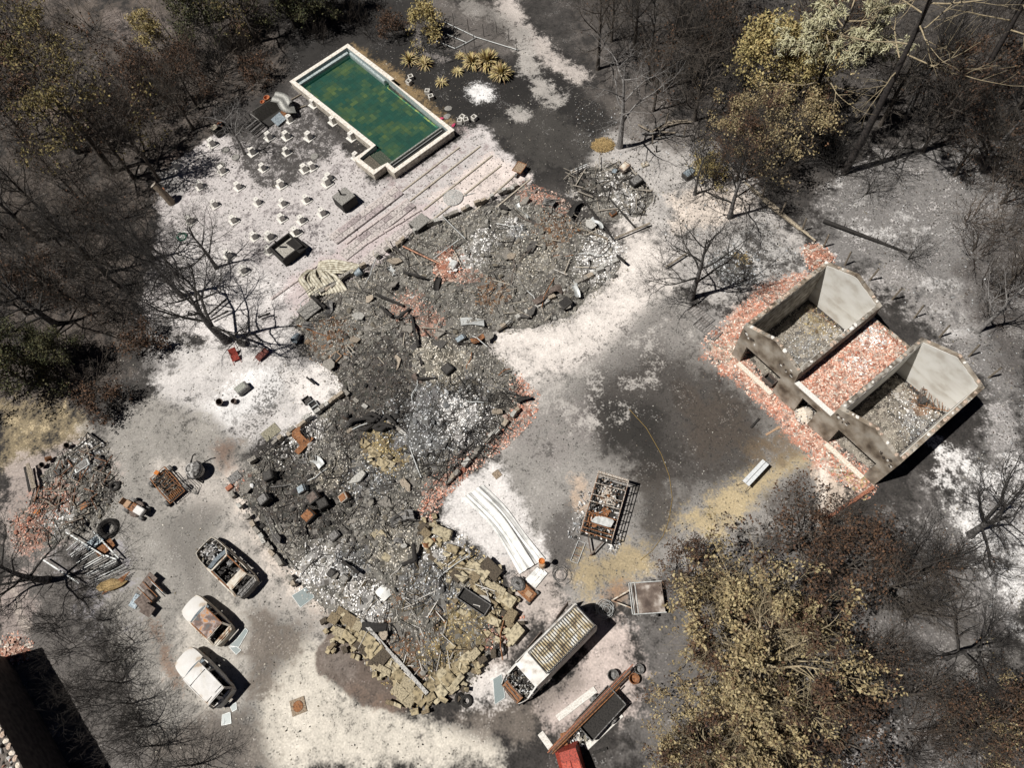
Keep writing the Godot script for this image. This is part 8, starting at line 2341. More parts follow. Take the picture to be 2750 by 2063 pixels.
func build_wreckage() -> void:
	var m := rust_mats()
	var char_: Material = mats["charcoal"]
	var wood: Material = mats["weathered_wood"]
	var dark: Material = mats["dark_slab"]
	var black: Material = m.black
	var grey: Material = mats["slab_grey"]
	var b := MB.new()
	# --- fallen walls of yellow stone, slab by slab: centre, length, width, turn
	var st: Array[Material] = []
	for c in [Color(0.4, 0.335, 0.215), Color(0.34, 0.28, 0.175), Color(0.47, 0.41, 0.285), Color(0.24, 0.19, 0.12), Color(0.1, 0.08, 0.058), Color(0.43, 0.37, 0.255)]: st.append(mat("yellow_stone_%d" % st.size(), [c * 0.25, c * 0.9, c * 1.12], 1.6, 0.95, 0.0, 0.1, 0.018) if st.size() < 3 else mat("yellow_stone_%d" % st.size(), [c], 0.9, 0.95, 0.0, 0.1))
	var walls := [
		["lower left wall of yellow stone slabs fallen along the wet brown patch", -0.72, [[Vector2(-14.02, -8.51), 0.9, 0.8], [Vector2(-13.44, -8.8), 1.0, 0.7], [Vector2(-12.9, -8.22), 1.3, 0.9], [Vector2(-12.41, -7.82), 0.7, 0.9], [Vector2(-13.44, -7.5), 1.5, 0.7], [Vector2(-13.79, -7.29), 0.7, 0.5], [Vector2(-13.06, -7.18), 1.2, 0.6], [Vector2(-12.33, -7.17), 1.2, 0.8], [Vector2(-11.9, -6.84), 1.2, 0.9], [Vector2(-11.43, -6.29), 1.2, 0.9], [Vector2(-12.27, -6.37), 1.3, 0.5], [Vector2(-11.84, -5.99), 0.9, 0.5], [Vector2(-10.92, -5.69), 1.0, 1.0], [Vector2(-10.47, -5.1), 1.3, 1.0], [Vector2(-10.92, -4.87), 1.2, 0.5], [Vector2(-9.93, -4.31), 1.1, 0.8], [Vector2(-9.48, -3.83), 1.1, 0.8], [Vector2(-10.05, -3.42), 1.2, 0.8], [Vector2(-9.66, -2.97), 1.2, 0.8], [Vector2(-8.94, -3.15), 0.9, 0.8], [Vector2(-8.82, -2.74), 0.8, 0.6], [Vector2(-9.3, -3.41), 0.9, 0.6], [Vector2(-11.44, -5.41), 0.8, 0.4], [Vector2(-10.51, -4.5), 0.7, 0.4]]],
		["lower right wall of yellow stone slabs fallen beside the white van", 0.62, [[Vector2(-7.87, -3.59), 1.6, 1.0], [Vector2(-8.21, -3.39), 1.0, 0.8], [Vector2(-7.28, -4.05), 0.9, 0.9], [Vector2(-6.93, -3.74), 1.0, 0.8], [Vector2(-7.36, -3.26), 1.4, 0.9], [Vector2(-7.66, -2.96), 1.2, 0.9], [Vector2(-6.25, -4.44), 2.0, 0.8], [Vector2(-5.72, -4.72), 1.2, 0.8], [Vector2(-6.67, -3.15), 0.8, 0.5], [Vector2(-6.36, -3.55), 1.0, 0.4], [Vector2(-5.15, -4.89), 0.9, 0.6], [Vector2(-4.66, -4.5), 0.7, 0.5], [Vector2(-4.96, -4.24), 0.6, 0.5], [Vector2(-2.45, -5.71), 1.4, 1.0], [Vector2(-6.03, -4), 1.0, 0.4], [Vector2(-8.16, -2.84), 0.8, 0.5], [Vector2(-5.51, -5.15), 0.7, 0.5]]],
		["yellow stone slabs of the fallen inner wall around the ash on the yard side", -0.72, [[Vector2(-7.59, -13.54), 0.9, 0.7], [Vector2(-7.44, -13.12), 0.8, 0.7], [Vector2(-6.32, -12.98), 1.7, 0.8], [Vector2(-7.41, -12.43), 0.8, 0.8], [Vector2(-6.67, -11.14), 0.8, 0.8], [Vector2(-7.17, -11.42), 0.7, 0.5], [Vector2(-5.78, -11.72), 1.0, 0.7], [Vector2(-5.71, -10.65), 0.9, 0.9], [Vector2(-6.2, -11.4), 0.7, 0.3], [Vector2(-5.7, -9.9), 1.0, 0.7], [Vector2(-6.01, -8.43), 0.6, 0.5], [Vector2(-4.21, -8.3), 1.2, 0.7], [Vector2(-3.74, -7.57), 0.8, 0.8], [Vector2(-3.94, -6.95), 0.8, 0.7], [Vector2(-2.59, -7.76), 1.0, 0.8], [Vector2(-5.5, -7.47), 1.2, 0.4], [Vector2(-5.09, -7.14), 0.8, 0.4], [Vector2(-3.59, -6.63), 0.9, 0.6], [Vector2(-4.75, -6.28), 0.6, 0.5], [Vector2(-4.28, -6.1), 0.8, 0.5], [Vector2(-2.76, -6.6), 0.9, 0.7], [Vector2(-2.42, -6.98), 0.8, 0.6], [Vector2(-6.56, -5.57), 0.6, 0.5], [Vector2(-4.69, -10.19), 1.2, 0.9], [Vector2(-4.19, -9.95), 1.6, 1.0], [Vector2(-3.38, -10.03), 1.7, 1.1], [Vector2(-4.5, -9.64), 0.9, 0.6], [Vector2(-3.72, -9.1), 1.2, 0.5], [Vector2(-3.1, -8.64), 1.2, 0.6], [Vector2(-2.58, -7.89), 1.2, 0.9], [Vector2(-4.28, -8.47), 1.5, 0.8], [Vector2(-3.7, -7.72), 0.9, 0.8], [Vector2(-5.44, -10.63), 0.8, 0.8], [Vector2(-5.38, -9.84), 1.0, 0.7]]],
		["narrow trail of yellow stones crossing the grey house rubble", -0.8, [[Vector2(-11.25, -20.4), 0.9, 0.6], [Vector2(-10.76, -19.9), 0.9, 0.6], [Vector2(-10.47, -19.37), 0.8, 0.6], [Vector2(-10.07, -18.61), 1.0, 0.7], [Vector2(-9.57, -18.53), 1.0, 0.6], [Vector2(-9.92, -18.05), 0.8, 0.6], [Vector2(-11.07, -13.78), 0.9, 0.7], [Vector2(-10.5, -13.49), 0.8, 0.7], [Vector2(-10.72, -13.18), 0.7, 0.6], [Vector2(-10.27, -12.66), 0.7, 0.6], [Vector2(-10.27, -11.93), 0.7, 0.6]]],
	]
	for w in walls:
		var list: Array = w[2]
		var o := thing("fallen_stone_wall", at3(list[0][0]), 0.0, w[0], "stone wall")
		for k in list.size():
			var s: Array = list[k]
			b = MB.new()
			b.box(Transform3D(), Vector3(s[1], 0.24, s[2]) * 0.8, 0.07, rng)
			var y := 0.36 + rng.randf_range(-0.06, 0.16)
			part(o, "stone", b.mesh(), st[rng.randi() % 6], turned(at3(s[0], y) - o.position, float(w[1]) + rng.randf_range(-0.22, 0.22), rng.randf_range(-0.16, 0.16), rng.randf_range(-0.16, 0.16)))
			for j in 4:
				b = MB.new()
				b.box(Transform3D(), Vector3(rng.randf_range(0.25, 0.5), 0.16, rng.randf_range(0.2, 0.35)), 0.1, rng)
				part(o, "stone", b.mesh(), st[rng.randi() % 6], turned(at3(s[0], y - 0.12) - o.position + Vector3(rng.randf_range(-0.8, 0.8), 0, rng.randf_range(-0.8, 0.8)), rng.randf() * TAU, rng.randf_range(-0.3, 0.3)))
	timber(at3(Vector2(-12.16, -8.11), 0.62), at3(Vector2(-8.3, -3.06), 0.62), 0.22, 0.14, tone("wall_plate", Color(0.5, 0.49, 0.47)), "long pale wall plate along the lower left stone wall", "wall_plate", "beam")
	# --- charred timbers in the rubble
	var tb := [
		[Vector2(-9.6, -33), Vector2(-7.44, -31.39), "charred beam along the top of the burnt beam square in the rubble"], [Vector2(-8.12, -30.36), Vector2(-6.94, -31.06), "charred beam at the right of the burnt beam square in the rubble"], [Vector2(-9.28, -31.75), Vector2(-8.44, -30.58), "charred beam at the left of the burnt beam square in the rubble"],
		[Vector2(-6.9, -30.44), Vector2(-6.61, -27.48), "long charred beam running down from the burnt beam square"], [Vector2(-6.66, -26.94), Vector2(-6.48, -25.9), "short charred beam end below the long one"], [Vector2(-6.93, -24.81), Vector2(-5.53, -24.55), "straight black beam left of the iron stove"], [Vector2(-7.17, -34.62), Vector2(-5.48, -33.71), "dark burnt joist below the copper flue pipe"],
		[Vector2(-13.22, -12.1), Vector2(-12.14, -11.09), "charred log lying on white ash in the lower rubble"], [Vector2(-7.98, -30.32), Vector2(-7.37, -30.78), "short burnt beam near the red brick patch"], [Vector2(-14.84, -33.88), Vector2(-13.67, -32.46), "charred plank leaning at the curled roof strips"],
		[Vector2(9.97, -32.83), Vector2(10.46, -32.06), "dark plank at the yard edge of the house rubble"], [Vector2(6.74, -36.89), Vector2(9.66, -34.8), "long burnt batten over the shed debris"], [Vector2(8.35, -39.59), Vector2(10.08, -34.65), "thin black pole across the shed debris"], [Vector2(10.22, -34.76), Vector2(13.34, -35.65), "black pole along the pale path by the shed debris"], [Vector2(10.65, -38.95), Vector2(12.06, -35.49), "brown pole across the shed debris"],
		[Vector2(13.6, -31.23), Vector2(15.66, -32.21), "pale pink plank under the biggest yard tree"], [Vector2(-15.44, -26.72), Vector2(-14.81, -25.99), "short black plank on the white ash left of the house"], [Vector2(-19.25, -32.89), Vector2(-18.25, -33.06), "short burnt log on the terrace by the big tree"], [Vector2(-15.97, -15.99), Vector2(-15.72, -14.28), "twisted black upright post among the kitchen wrecks"], [Vector2(-32.33, -25.14), Vector2(-31.15, -24.06), "dark plank at the top of the junk pile"],
		[Vector2(-23.45, -33.86), Vector2(-21.85, -35.17), "charred plank upper one leaning on the big black tree"], [Vector2(-23.18, -33.37), Vector2(-21.7, -33.95), "charred plank lower one leaning on the big black tree"],
	]
	for k in tb.size():
		var a: Vector2 = tb[k][0]
		var e: Vector2 = tb[k][1]
		var pale: bool = String(tb[k][2]).contains("pale") or String(tb[k][2]).contains("batten")
		var y := 0.7 if k < 11 else 0.32
		if k == 18: y = 0.9
		timber(at3(a, y), at3(e, y + 0.05), 0.2 if k < 11 else 0.13, 0.16 if k < 11 else 0.1, wood if pale else char_, tb[k][2])
	timber(at3(Vector2(-36.62, -23.02), 0.55), at3(Vector2(-35.96, -21), 0.5), 0.16, 0.06, char_, "dark plank left one of the pair at the junk pile", "plank", "plank")
	timber(at3(Vector2(-36.41, -23.24), 0.6), at3(Vector2(-35.63, -21.19), 0.55), 0.34, 0.06, wood, "wide weathered plank right one of the pair at the junk pile", "plank", "plank")
	b = MB.new()
	b.cyl(at3(Vector2(-6.96, -37.09), 0.85) - at3(Vector2(-5.48, -35.86)), at3(Vector2(-4.08, -34.74), 0.75) - at3(Vector2(-5.48, -35.86)), 0.1, 0.09, 10)
	solo("copper_flue", b.mesh(), mat("copper", [Color(0.06, 0.04, 0.035), Color(0.3, 0.14, 0.08), Color(0.42, 0.24, 0.16)], 0.8, 0.5, 0.5), turned(at3(Vector2(-5.48, -35.86))), "long coppery flue pipe on the upper house rubble", "pipe")
	for k in 3:
		var e: Array = [[Vector2(-3.49, -39.68), Vector2(-1.84, -36.89), "grey pole upper one crossing the orange brick patch"], [Vector2(-4.63, -35.43), Vector2(-2.4, -36.83), "grey pole lower one crossing the orange brick patch"], [Vector2(4.77, -32.48), Vector2(5.73, -31.7), "thin white rod on the house rubble near the yard"]][k]
		timber(at3(e[0], 0.75), at3(e[1], 0.8), 0.07, 0.07, [m.zinc, m.zinc, m.white][k], e[2], "pole", "pole")
	# orange bricks and white appliance at the chimney fall
	heap("chimney_fall", [-4.16, -36.01, -3.12, -35.96, -2.69, -34.38, -3.12, -33, -4.56, -33.45, -4.56, -34.75], 0.35, 0.6, 0.5, 500, 46, [[Vector2(-3.09, -34.46), 0.9, "white", 0.5]], "tile", "bright orange bricks of the fallen chimney on the house rubble", "brick pile", "brick", Vector2(0.25, 0.5), true, Vector2(0.06, 0.2))
	var ap := [
		[Vector2(-3.15, -34.55), 0.9, Vector3(0.8, 0.5, 0.6), m.white, m.zinc, "white enamel oven among the orange chimney bricks", 0.1], [Vector2(-4.58, -25.16), 0.6, Vector3(0.75, 0.6, 0.75), black, dark, "black iron stove standing in the pale rubble", 0.1], [Vector2(5.12, -29.31), 0.5, Vector3(0.9, 0.35, 0.8), dark, black, "dark television casing at the yard edge of the rubble", 0.15],
		[Vector2(-14.97, -16.78), 0.5, Vector3(0.8, 0.85, 0.75), dark, m.brown, "black washing machine in the kitchen wrecks, upper of three", 0.12], [Vector2(-14.35, -16.22), 0.4, Vector3(0.7, 0.8, 0.7), black, dark, "black washing machine in the kitchen wrecks, right of three", -0.12], [Vector2(-15.35, -15.54), 0.7, Vector3(0.85, 0.8, 0.8), black, m.rust, "rust stained oven in the kitchen wrecks, lowest of three", 0.1],
		[Vector2(-15.74, -17.57), 0.3, Vector3(0.6, 0.7, 0.6), dark, m.blue, "bluish boiler casing above the kitchen wrecks", 0.3], [Vector2(-18.07, -18.96), 0.2, Vector3(0.7, 0.8, 0.7), black, dark, "charred cabinet at the far left of the rubble", 0.2], [Vector2(-18.52, -17.34), 0.5, Vector3(0.8, 0.6, 0.7), black, m.grey, "burnt-out cabinet with a grey lid at the left of the rubble", 0.25],
		[Vector2(-13.71, -13.94), 0.6, Vector3(0.7, 0.4, 0.6), dark, m.grey, "dark box half buried below the kitchen wrecks", 0.1], [Vector2(-13.18, -10.89), 0.8, Vector3(0.65, 0.3, 0.55), dark, grey, "slate grey box on the white ash, right of the black pair", 0.1], [Vector2(-14, -11.44), 0.8, Vector3(0.55, 0.35, 0.5), black, dark, "black box on the white ash, left of the slate box", 0.1], [Vector2(-7.44, -9.67), 0.5, Vector3(1.1, 0.16, 0.75), dark, dark, "dark blue-grey slab lying in the lower rubble", 0.05],
		[Vector2(-12.87, -16.52), 0.4, Vector3(0.65, 0.5, 0.6), tone("cream_tin", Color(0.5, 0.46, 0.4)), m.rust, "pale round-edged water heater right of the kitchen wrecks", 0.4], [Vector2(-3.34, -27.64), 0.4, Vector3(0.8, 0.4, 0.5), dark, m.blue, "blue-grey tin box at the right of the upper rubble", 0.15], [Vector2(17.77, -40.11), 0.5, Vector3(1.1, 0.5, 0.7), dark, m.blue, "dark metal locker lying on the ash beyond the shed debris", 0.1],
		[Vector2(12.64, -41.92), 0.6, Vector3(0.9, 0.45, 0.7), m.brown, m.cream, "brown freezer case in the shed debris", 0.2], [Vector2(13.21, -40.04), 0.4, Vector3(1.0, 0.7, 0.8), black, m.grey, "black stove wreck in the shed debris", 0.15], [Vector2(10.66, -37.35), 0.4, Vector3(0.55, 0.35, 0.4), m.rust, dark, "small rusty box below the shed debris", 0.1], [Vector2(11.69, -41.66), 0.9, Vector3(0.5, 0.4, 0.45), dark, m.blue, "small slate grey box in the shed debris", 0.1], [Vector2(14.44, -42.07), 0.2, Vector3(0.6, 0.2, 0.45), tone("cream_flap", Color(0.55, 0.5, 0.4)), m.cream, "small cream box on the ash above the shed debris", 0.0],
		[Vector2(-32.3, -22.39), 0.45, Vector3(1.2, 0.45, 0.6), m.zinc, m.grey, "grey metal tub in the middle of the junk pile", 0.1], [Vector2(-34.23, -22.23), 0.2, Vector3(0.5, 0.4, 0.5), m.grey, dark, "grey box left of the metal tub in the junk pile", 0.1], [Vector2(-35.56, -19.37), 0.35, Vector3(0.75, 0.2, 0.4), m.rust, mats["orange_rust"], "orange rusted box at the red end of the junk pile", 0.1], [Vector2(-31.82, -19.24), 0.5, Vector3(0.7, 0.4, 0.5), dark, m.rust, "dark brown crate at the lower edge of the junk pile", 0.1],
		[Vector2(-6.94, -27.7), 0.6, Vector3(0.7, 0.2, 0.6), grey, dark, "grey tin panel box on the rubble by the long beam", 0.2], [Vector2(-13.1, -28), 0.7, Vector3(0.8, 0.15, 0.7), mats["seat_tan"], dark, "scorched yellow board with a dark corner in the rubble", 0.1],
	]
	for a in ap:
		var y := 0.3 if a[0].x > -19.0 and a[0].x < 8.0 and a[0].y < -5.0 else 0.0
		appliance("burnt_appliance" if a[2].y > 0.3 else "metal_box", at3(a[0], y), a[1], a[2], a[3], a[4], a[5], a[6])
	open_box("drawer_unit", at3(Vector2(-4.75, -8.06), 0.4), -0.72, Vector3(2.2, 0.5, 0.85), 0.06, m.grey, black, "long white-edged cabinet with burnt drawers among the yellow stones", "cabinet", "", 0.5)
	# kitchen sinks, crate, jars on the white ash
	for k in 3: open_box("sink_bowl", at3([Vector2(-15.53, -24.82), Vector2(-15.04, -24.38), Vector2(-14.8, -23.94)][k], 0.05), 0.55, Vector3(0.62, 0.25, 0.5), 0.04, [m.grey, m.zinc, m.zinc][k], [dark, black, black][k], ["dark drawer on the white ash beside the two sinks", "steel sink bowl, upper of two at the white ash", "steel sink bowl, lower of two at the white ash"][k], "sink", "sinks left of the house", 0.15)
	var tv := thing("old_monitor", at3(Vector2(-20.44, -26.68)), 0.6, "grey screened monitor box on the white ash left of the house", "monitor")
	part(tv, "case", cb(Vector3(1.0, 0.5, 0.7), 0.05), m.grey, Transform3D(Basis(), Vector3(0, 0.25, 0)))
	part(tv, "screen", cb(Vector3(0.8, 0.04, 0.55), 0.01), tone("screen_dead", Color(0.34, 0.35, 0.31), 0.4), turned(Vector3(-0.05, 0.52, -0.05), 0, 0.05))
	pot("clay_jar", at3(Vector2(-22.33, -25.82)), 0.26, 0.55, m.brown, "dark clay jar tipped over on the ash, left of the smaller jar", 0.5)
	pot("clay_jar", at3(Vector2(-21.12, -25.75)), 0.22, 0.3, m.brown, "small brown jar on the white ash near the monitor")
	pot("flower_tub", at3(Vector2(-20.6, -30.75)), 0.3, 0.55, tone("tub_grey", Color(0.36, 0.35, 0.33)), "grey tub at the foot of the big black tree")
	pot("steel_drum", at3(Vector2(-16.01, -30.63), 0.1), 0.3, 0.7, m.blue, "dented steel drum at the edge of the house rubble", 1.3, "drum")
	for k in 5: pot("paint_tin", at3([Vector2(-35.69, -22.99), Vector2(-34.89, -23.57), Vector2(-33.93, -24.25), Vector2(-32.03, -23.23), Vector2(-31.25, -23.09)][k], 0.1), [0.2, 0.2, 0.22, 0.18, 0.14][k], [0.4, 0.4, 0.4, 0.8, 0.25][k], [m.brown, m.rust, m.brown, m.grey, m.cream][k], ["brown tin at the left edge of the junk pile", "rusty tin second along the junk pile's upper edge", "brown tin third along the junk pile's upper edge", "long grey canister at the top of the junk pile", "small cream tin right of the grey canister"][k], [0.9, 1.0, 0.8, 1.5, 0.3][k], "tin")
	# tyres
	for k in 6:
		var q: Vector2 = [Vector2(-3.5, -4.94), Vector2(-6.02, -2.32), Vector2(-29.84, -20.47), Vector2(-29.94, -17.3), Vector2(7.46, -37.48), Vector2(-6.42, -2.52)][k]
		var t := thing("burnt_tyre", at3(q, 0.05), 0.0, ["black burnt tyre between the white van and the brick rubble", "black tyre at the lower tip of the rubble, right of two", "burnt tyre ring at the right of the junk pile", "large wire-cored tyre between junk pile and steel rack", "small black tyre on the upper rubble", "black tyre at the lower tip of the rubble, left of two"][k], "tyre")
		b = MB.new()
		var R: float = [0.3, 0.28, 0.28, 0.55, 0.24, 0.26][k]
		b.ring(Vector3(0, 0.1, 0), Vector3(0.15 * k, 1, 0.1).normalized(), R, R * 0.38, 20, 8)
		part(t, "tread", b.mesh(), char_)
		b = MB.new()
		b.ring(Vector3(0, 0.12, 0), Vector3.UP, R * 0.6, 0.02, 16, 5)
		part(t, "bead_wire", b.mesh(), m.grey)
	# black boiler ball by the drive
	var ball := thing("mixer_drum", at3(Vector2(-23.64, -20.44)), 0.0, "round black and white concrete mixer drum standing on the drive", "concrete mixer")
	b = MB.new()
	b.lathe(turned(Vector3(0, 0.65, 0), 0, 0, 0.35), [Vector2(0, -0.6), Vector2(0.4, -0.5), Vector2(0.62, -0.1), Vector2(0.6, 0.2), Vector2(0.4, 0.55), Vector2(0.3, 0.6), Vector2(0.28, 0.5), Vector2(0.1, 0.3), Vector2(0, 0.28)], 18)
	part(ball, "drum", b.mesh(), mat("mixer_ash", [Color(0.03, 0.028, 0.026), Color(0.06, 0.056, 0.053), Color(0.55, 0.54, 0.52), Color(0.68, 0.67, 0.66)], 1.2, 0.9, 0.0, 0.3, 0.014))
	b = MB.new()
	b.ring(Vector3(0, 0.65, 0), Vector3(-0.34, 0.94, 0), 0.64, 0.06, 22, 6)
	part(ball, "ring_gear", b.mesh(), black)
	for e in [[Vector3(-0.7, 0.05, -0.5), Vector3(-0.2, 0.9, -0.7)], [Vector3(-0.8, 0.05, 0.3), Vector3(-0.5, 0.9, 0.0)], [Vector3(0.3, 0.02, 0.8), Vector3(0.0, 0.6, 0.6)]]:
		b = MB.new()
		b.bar(e[0], e[1], 0.1, 0.1)
		part(ball, "frame_leg", b.mesh(), black)
	b = MB.new()
	b.tube(PackedVector3Array([Vector3(-0.2, 0.9, -0.7), Vector3(0.1, 1.3, -0.9), Vector3(0.35, 1.5, -0.9)]), PackedFloat32Array([0.05, 0.05, 0.05]), 6)
	part(ball, "crank", b.mesh(), black)
	# steel rack, yellow sack, brown cabinet at lower left
	var rack := thing("steel_rack", at3(Vector2(-30.65, -15.24)), 0.0, "collapsed grid of thin steel shelving beside the drive", "rack")
	var ro := rack.position
	for e in [[Vector2(-32.83, -17.44), Vector2(-29.88, -15.26)], [Vector2(-30.85, -17.16), Vector2(-28.85, -14.94)], [Vector2(-34.36, -15.81), Vector2(-31.46, -13.65)], [Vector2(-29.79, -15.29), Vector2(-28.98, -14.87)]]:
		b = MB.new()
		b.bar(at3(e[0], 0.5) - ro, at3(e[1], 0.45) - ro, 0.09, 0.07)
		part(rack, "upright", b.mesh(), m.zinc)
	for k in 22:
		var f := k / 21.0
		b = MB.new()
		b.bar(at3(Vector2(-32.07, -16.73).lerp(Vector2(-28.16, -14.17), f), 0.35 + rng.randf_range(-0.1, 0.1)) - ro, at3(Vector2(-32.77, -16.17).lerp(Vector2(-30.55, -13.45), f), 0.3) - ro, 0.04, 0.04)
		part(rack, "shelf_bar", b.mesh(), [m.zinc, m.grey, char_, m.zinc][k % 4])
	for k in 3: part(rack, "shelf_plate", cb(Vector3(1.3, 0.04, 0.7), 0.01), [m.blue, m.rust, m.grey][k], turned(at3([Vector2(-30.83, -16.47), Vector2(-30.04, -15.91), Vector2(-29.67, -14.56)][k], 0.25) - ro, 0.6, 0.05))
	solo("yellow_sack", lump(Vector3(2.0, 0.45, 0.75), 0.16, 21), mat("sack", [Color(0.14, 0.1, 0.045), Color(0.32, 0.22, 0.07), Color(0.4, 0.3, 0.12)], 0.7), turned(at3(Vector2(-29.35, -13.26), 0.22), 0.05), "long yellow-brown sack lying at the end of the steel rack", "sack")
	for k in 5: timber(at3(Vector2(-29.99, -12.68).lerp(Vector2(-29.71, -13.13), k / 4.0), 0.15), at3(Vector2(-28.42, -13.33).lerp(Vector2(-28.04, -13.87), k / 4.0), 0.35), 0.05, 0.05, m.rust, "thin rusty rod by the yellow sack, %s from the bottom" % ORD[k], "steel_rod", "rod", "rods by the yellow sack")
	var cabn := thing("steel_cabinet", at3(Vector2(-26.68, -12.18)), 0.718, "brown steel cabinet burst open at the left of the cars", "cabinet")
	part(cabn, "back", cb(Vector3(1.1, 0.45, 0.9), 0.03), m.brown, turned(Vector3(-0.35, 0.25, 0.2), 0, 0.05))
	part(cabn, "door", cb(Vector3(1.1, 0.04, 0.85), 0.01), m.brown, turned(Vector3(0.55, 0.42, -0.55), 0.1, -0.1, 0.12))
	part(cabn, "door", cb(Vector3(0.7, 0.04, 0.8), 0.01), m.brown, turned(Vector3(-0.6, 0.5, 0.95), 0.2, 0.2, 0.1))
	part(cabn, "side", cb(Vector3(0.04, 0.5, 1.3), 0.01), m.zinc, turned(Vector3(0.75, 0.3, 0.3), 0.05))
	for k in 3: part(cabn, "frame_bar", cb(Vector3(0.05, 0.05, 1.6), 0.01), m.rust, turned(Vector3(-0.1 + k * 0.45, 0.52, 0.0), 0.03))
	part(cabn, "shelf", cb(Vector3(0.9, 0.03, 0.6), 0.01), m.blue, turned(Vector3(-0.9, 0.06, -0.4), 0.3))
	# melted dark lump of plastic pipes and pipe boot in the rubble
	var melt := thing("melted_seat", at3(Vector2(-11.03, -21.92), 0.35), 0.0, "melted black frame lump sprawled in the middle of the rubble", "wreckage")
	for k in 9:
		b = MB.new()
		var a := Vector3(rng.randf_range(-1.4, 1.2), 0.25, rng.randf_range(-0.6, 0.6))
		b.tube(PackedVector3Array([a, a + Vector3(0.5, 0.3, rng.randf_range(-0.4, 0.4)), a + Vector3(1.1, 0.2, rng.randf_range(-0.6, 0.6))]), PackedFloat32Array([0.14, 0.18, 0.08]), 8)
		part(melt, "limb", b.mesh(), char_)
	for k in 2: part(melt, "ball", lump(Vector3(0.45, 0.45, 0.45), 0.08, 30 + k), dark, Transform3D(Basis(), [Vector3(-1.4, 0.3, -0.9), Vector3(-1.2, 0.3, -0.2)][k]))
	var boot := thing("stove_pipe", at3(Vector2(-8.32, -10.99), 0.3), 0.0, "thick black stovepipe standing out of the white ash", "pipe")
	for e in [[Vector3(0, 0, 0.7), Vector3(0, 0.35, -0.5)], [Vector3(0, 0.35, -0.4), Vector3(0.05, 0.75, -1.4)], [Vector3(0, 0.35, -0.4), Vector3(-0.9, 0.35, -0.2)]]:
		b = MB.new()
		b.cyl(e[0], e[1], 0.17, 0.13, 12)
		part(boot, "pipe_length", b.mesh(), char_)
	b = MB.new()
	b.patch(10, 8, func(u: float, v: float) -> Vector3: return Vector3((u - 0.5) * 1.5, 0.5 + 0.15 * sin(u * 5.0) + 0.1 * sin(v * 4.0), (v - 0.5) * 0.9 + 0.2 * u), 0.02)
	solo("bent_white_sheet", b.mesh(), mats["sheet_white"], turned(at3(Vector2(-10.33, -9.86), 0.1), 0.7), "bent white metal sheet on the lower rubble", "metal sheet")
	for k in 3:
		var q: Vector2 = [Vector2(-19.52, -18.59), Vector2(-21, -19.63), Vector2(-21.33, -18.9)][k]
		solo(["white_bottle", "grid_tray", "brick_stack"][k], [lump(Vector3(0.35, 0.3, 0.5), 0.2, 44), cb(Vector3(0.9, 0.04, 0.7), 0.01), cb(Vector3(0.5, 0.2, 0.35), 0.02)][k], [m.ash, m.grey, mats["red_brick"]][k], turned(at3(q, [0.45, 0.05, 0.1][k]), 0.6), ["white melted bottle at the far left of the rubble", "grey grid tray at the left tip of the house rubble", "small stack of pinkish bricks left of the house rubble"][k], ["bottle", "tray", "brick"][k])

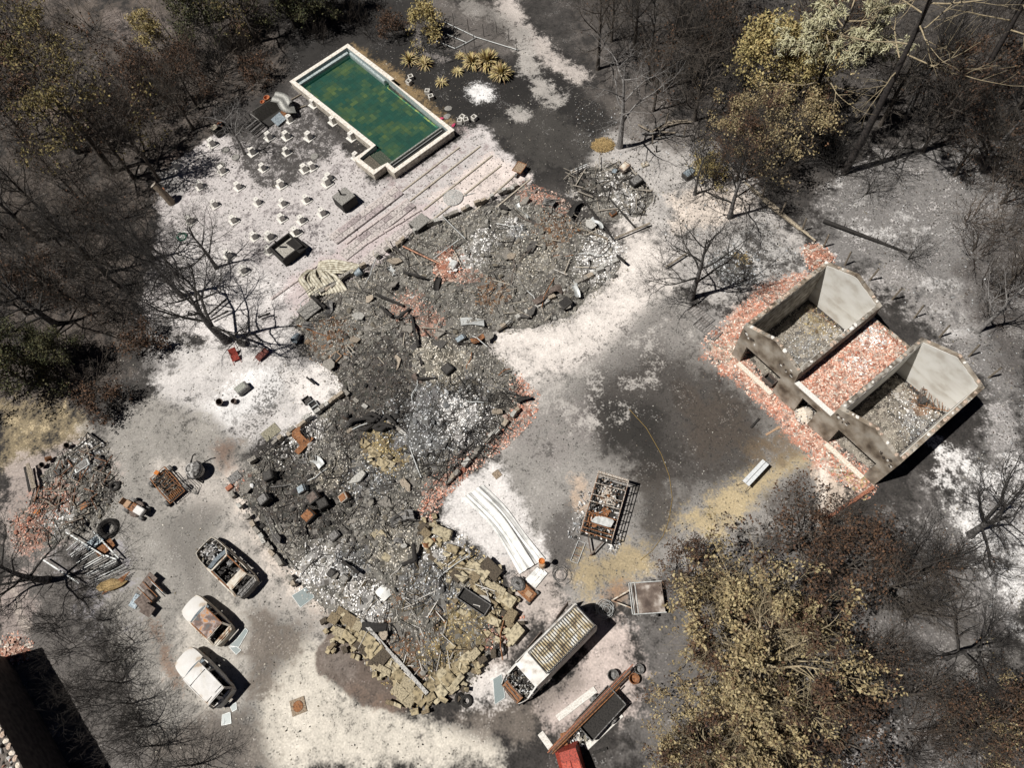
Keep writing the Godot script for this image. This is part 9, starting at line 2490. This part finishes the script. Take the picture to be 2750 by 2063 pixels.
func _ready() -> void:
	var cam := Camera3D.new()
	cam.name = "camera"
	var pitch := deg_to_rad(64.0)
	var roll := deg_to_rad(-9.5)
	var fwd := Vector3(0, -sin(pitch), -cos(pitch))
	var up := Vector3(0, cos(pitch), -sin(pitch))
	var right_c := Vector3.RIGHT * cos(roll) + up * sin(roll)
	var up_c := -Vector3.RIGHT * sin(roll) + up * cos(roll)
	cam.transform = Transform3D(Basis(right_c, up_c, -fwd), Vector3(0, 48, 0))
	cam.fov = 56.74
	cam.near = 0.5; cam.far = 900.0
	add_child(cam)
	var env := Environment.new()
	env.background_mode = Environment.BG_SKY
	var sky := Sky.new()
	var sm := ProceduralSkyMaterial.new()
	sm.sky_top_color = Color(0.2, 0.36, 0.66)
	sm.sky_horizon_color = Color(0.6, 0.7, 0.85)
	sm.ground_bottom_color = Color(0.2, 0.18, 0.17)
	sm.ground_horizon_color = Color(0.55, 0.6, 0.66)
	sm.sky_energy_multiplier = 0.28
	sky.sky_material = sm
	env.sky = sky
	env.tonemap_mode = Environment.TONE_MAPPER_LINEAR
	env.tonemap_exposure = 1.05
	env.sdfgi_enabled = true; env.ssao_enabled = true; env.ssil_enabled = true
	var we := WorldEnvironment.new()
	we.name = "world_environment"
	we.environment = env
	add_child(we)
	var sun := DirectionalLight3D.new()
	sun.name = "sun"
	sun.light_energy = 1.6
	sun.light_color = Color(1.0, 0.98, 0.95)
	sun.light_angular_distance = 0.5
	sun.shadow_enabled = true
	add_child(sun)
	sun.look_at_from_position(Vector3.ZERO, Vector3(0.4825, -0.8746, -0.0592))
	rng.seed = 20

	build_ground()
	build_barn()
	build_pool()
	build_terrace()
	build_rubble()
	build_vehicles()
	build_things()
	build_yard()
	build_wreckage()
	build_trees()

func build_ground() -> void:
	lay_matter()
	var st := SurfaceTool.new()
	st.begin(Mesh.PRIMITIVE_TRIANGLES)
	var bump := noise(0.25, 12, 3)
	var nx := 256
	var nz := 220
	var w := GW * GPX
	var h := GH * GPX
	for j in nz + 1:
		for i in nx + 1:
			var x := GX0 + w * i / nx
			var z := GZ0 + h * j / nz
			st.set_uv(Vector2(float(i) / nx, float(j) / nz))
			st.set_normal(Vector3.UP)
			st.add_vertex(Vector3(x, bump.get_noise_2d(x, z) * 0.03, z))
	for j in nz:
		for i in nx:
			var a := j * (nx + 1) + i
			for k in [a, a + 1, a + nx + 2, a, a + nx + 2, a + nx + 1]: st.add_index(k)
	st.generate_normals()
	var m := StandardMaterial3D.new()
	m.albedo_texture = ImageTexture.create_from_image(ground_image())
	m.roughness = 0.95
	m.normal_enabled = true
	m.normal_texture = grain_normal()
	m.normal_scale = 0.0
	structure(part(self, "ground", st.commit(), m))
	var b := MB.new()
	b.quad(Vector3(-400, -0.12, 300), Vector3(400, -0.12, 300), Vector3(400, -0.12, -500), Vector3(-400, -0.12, -500))
	structure(part(self, "terrain", b.mesh(), mat("terrain", [Color(0.03, 0.027, 0.025), Color(0.08, 0.07, 0.06)], 9.0)))
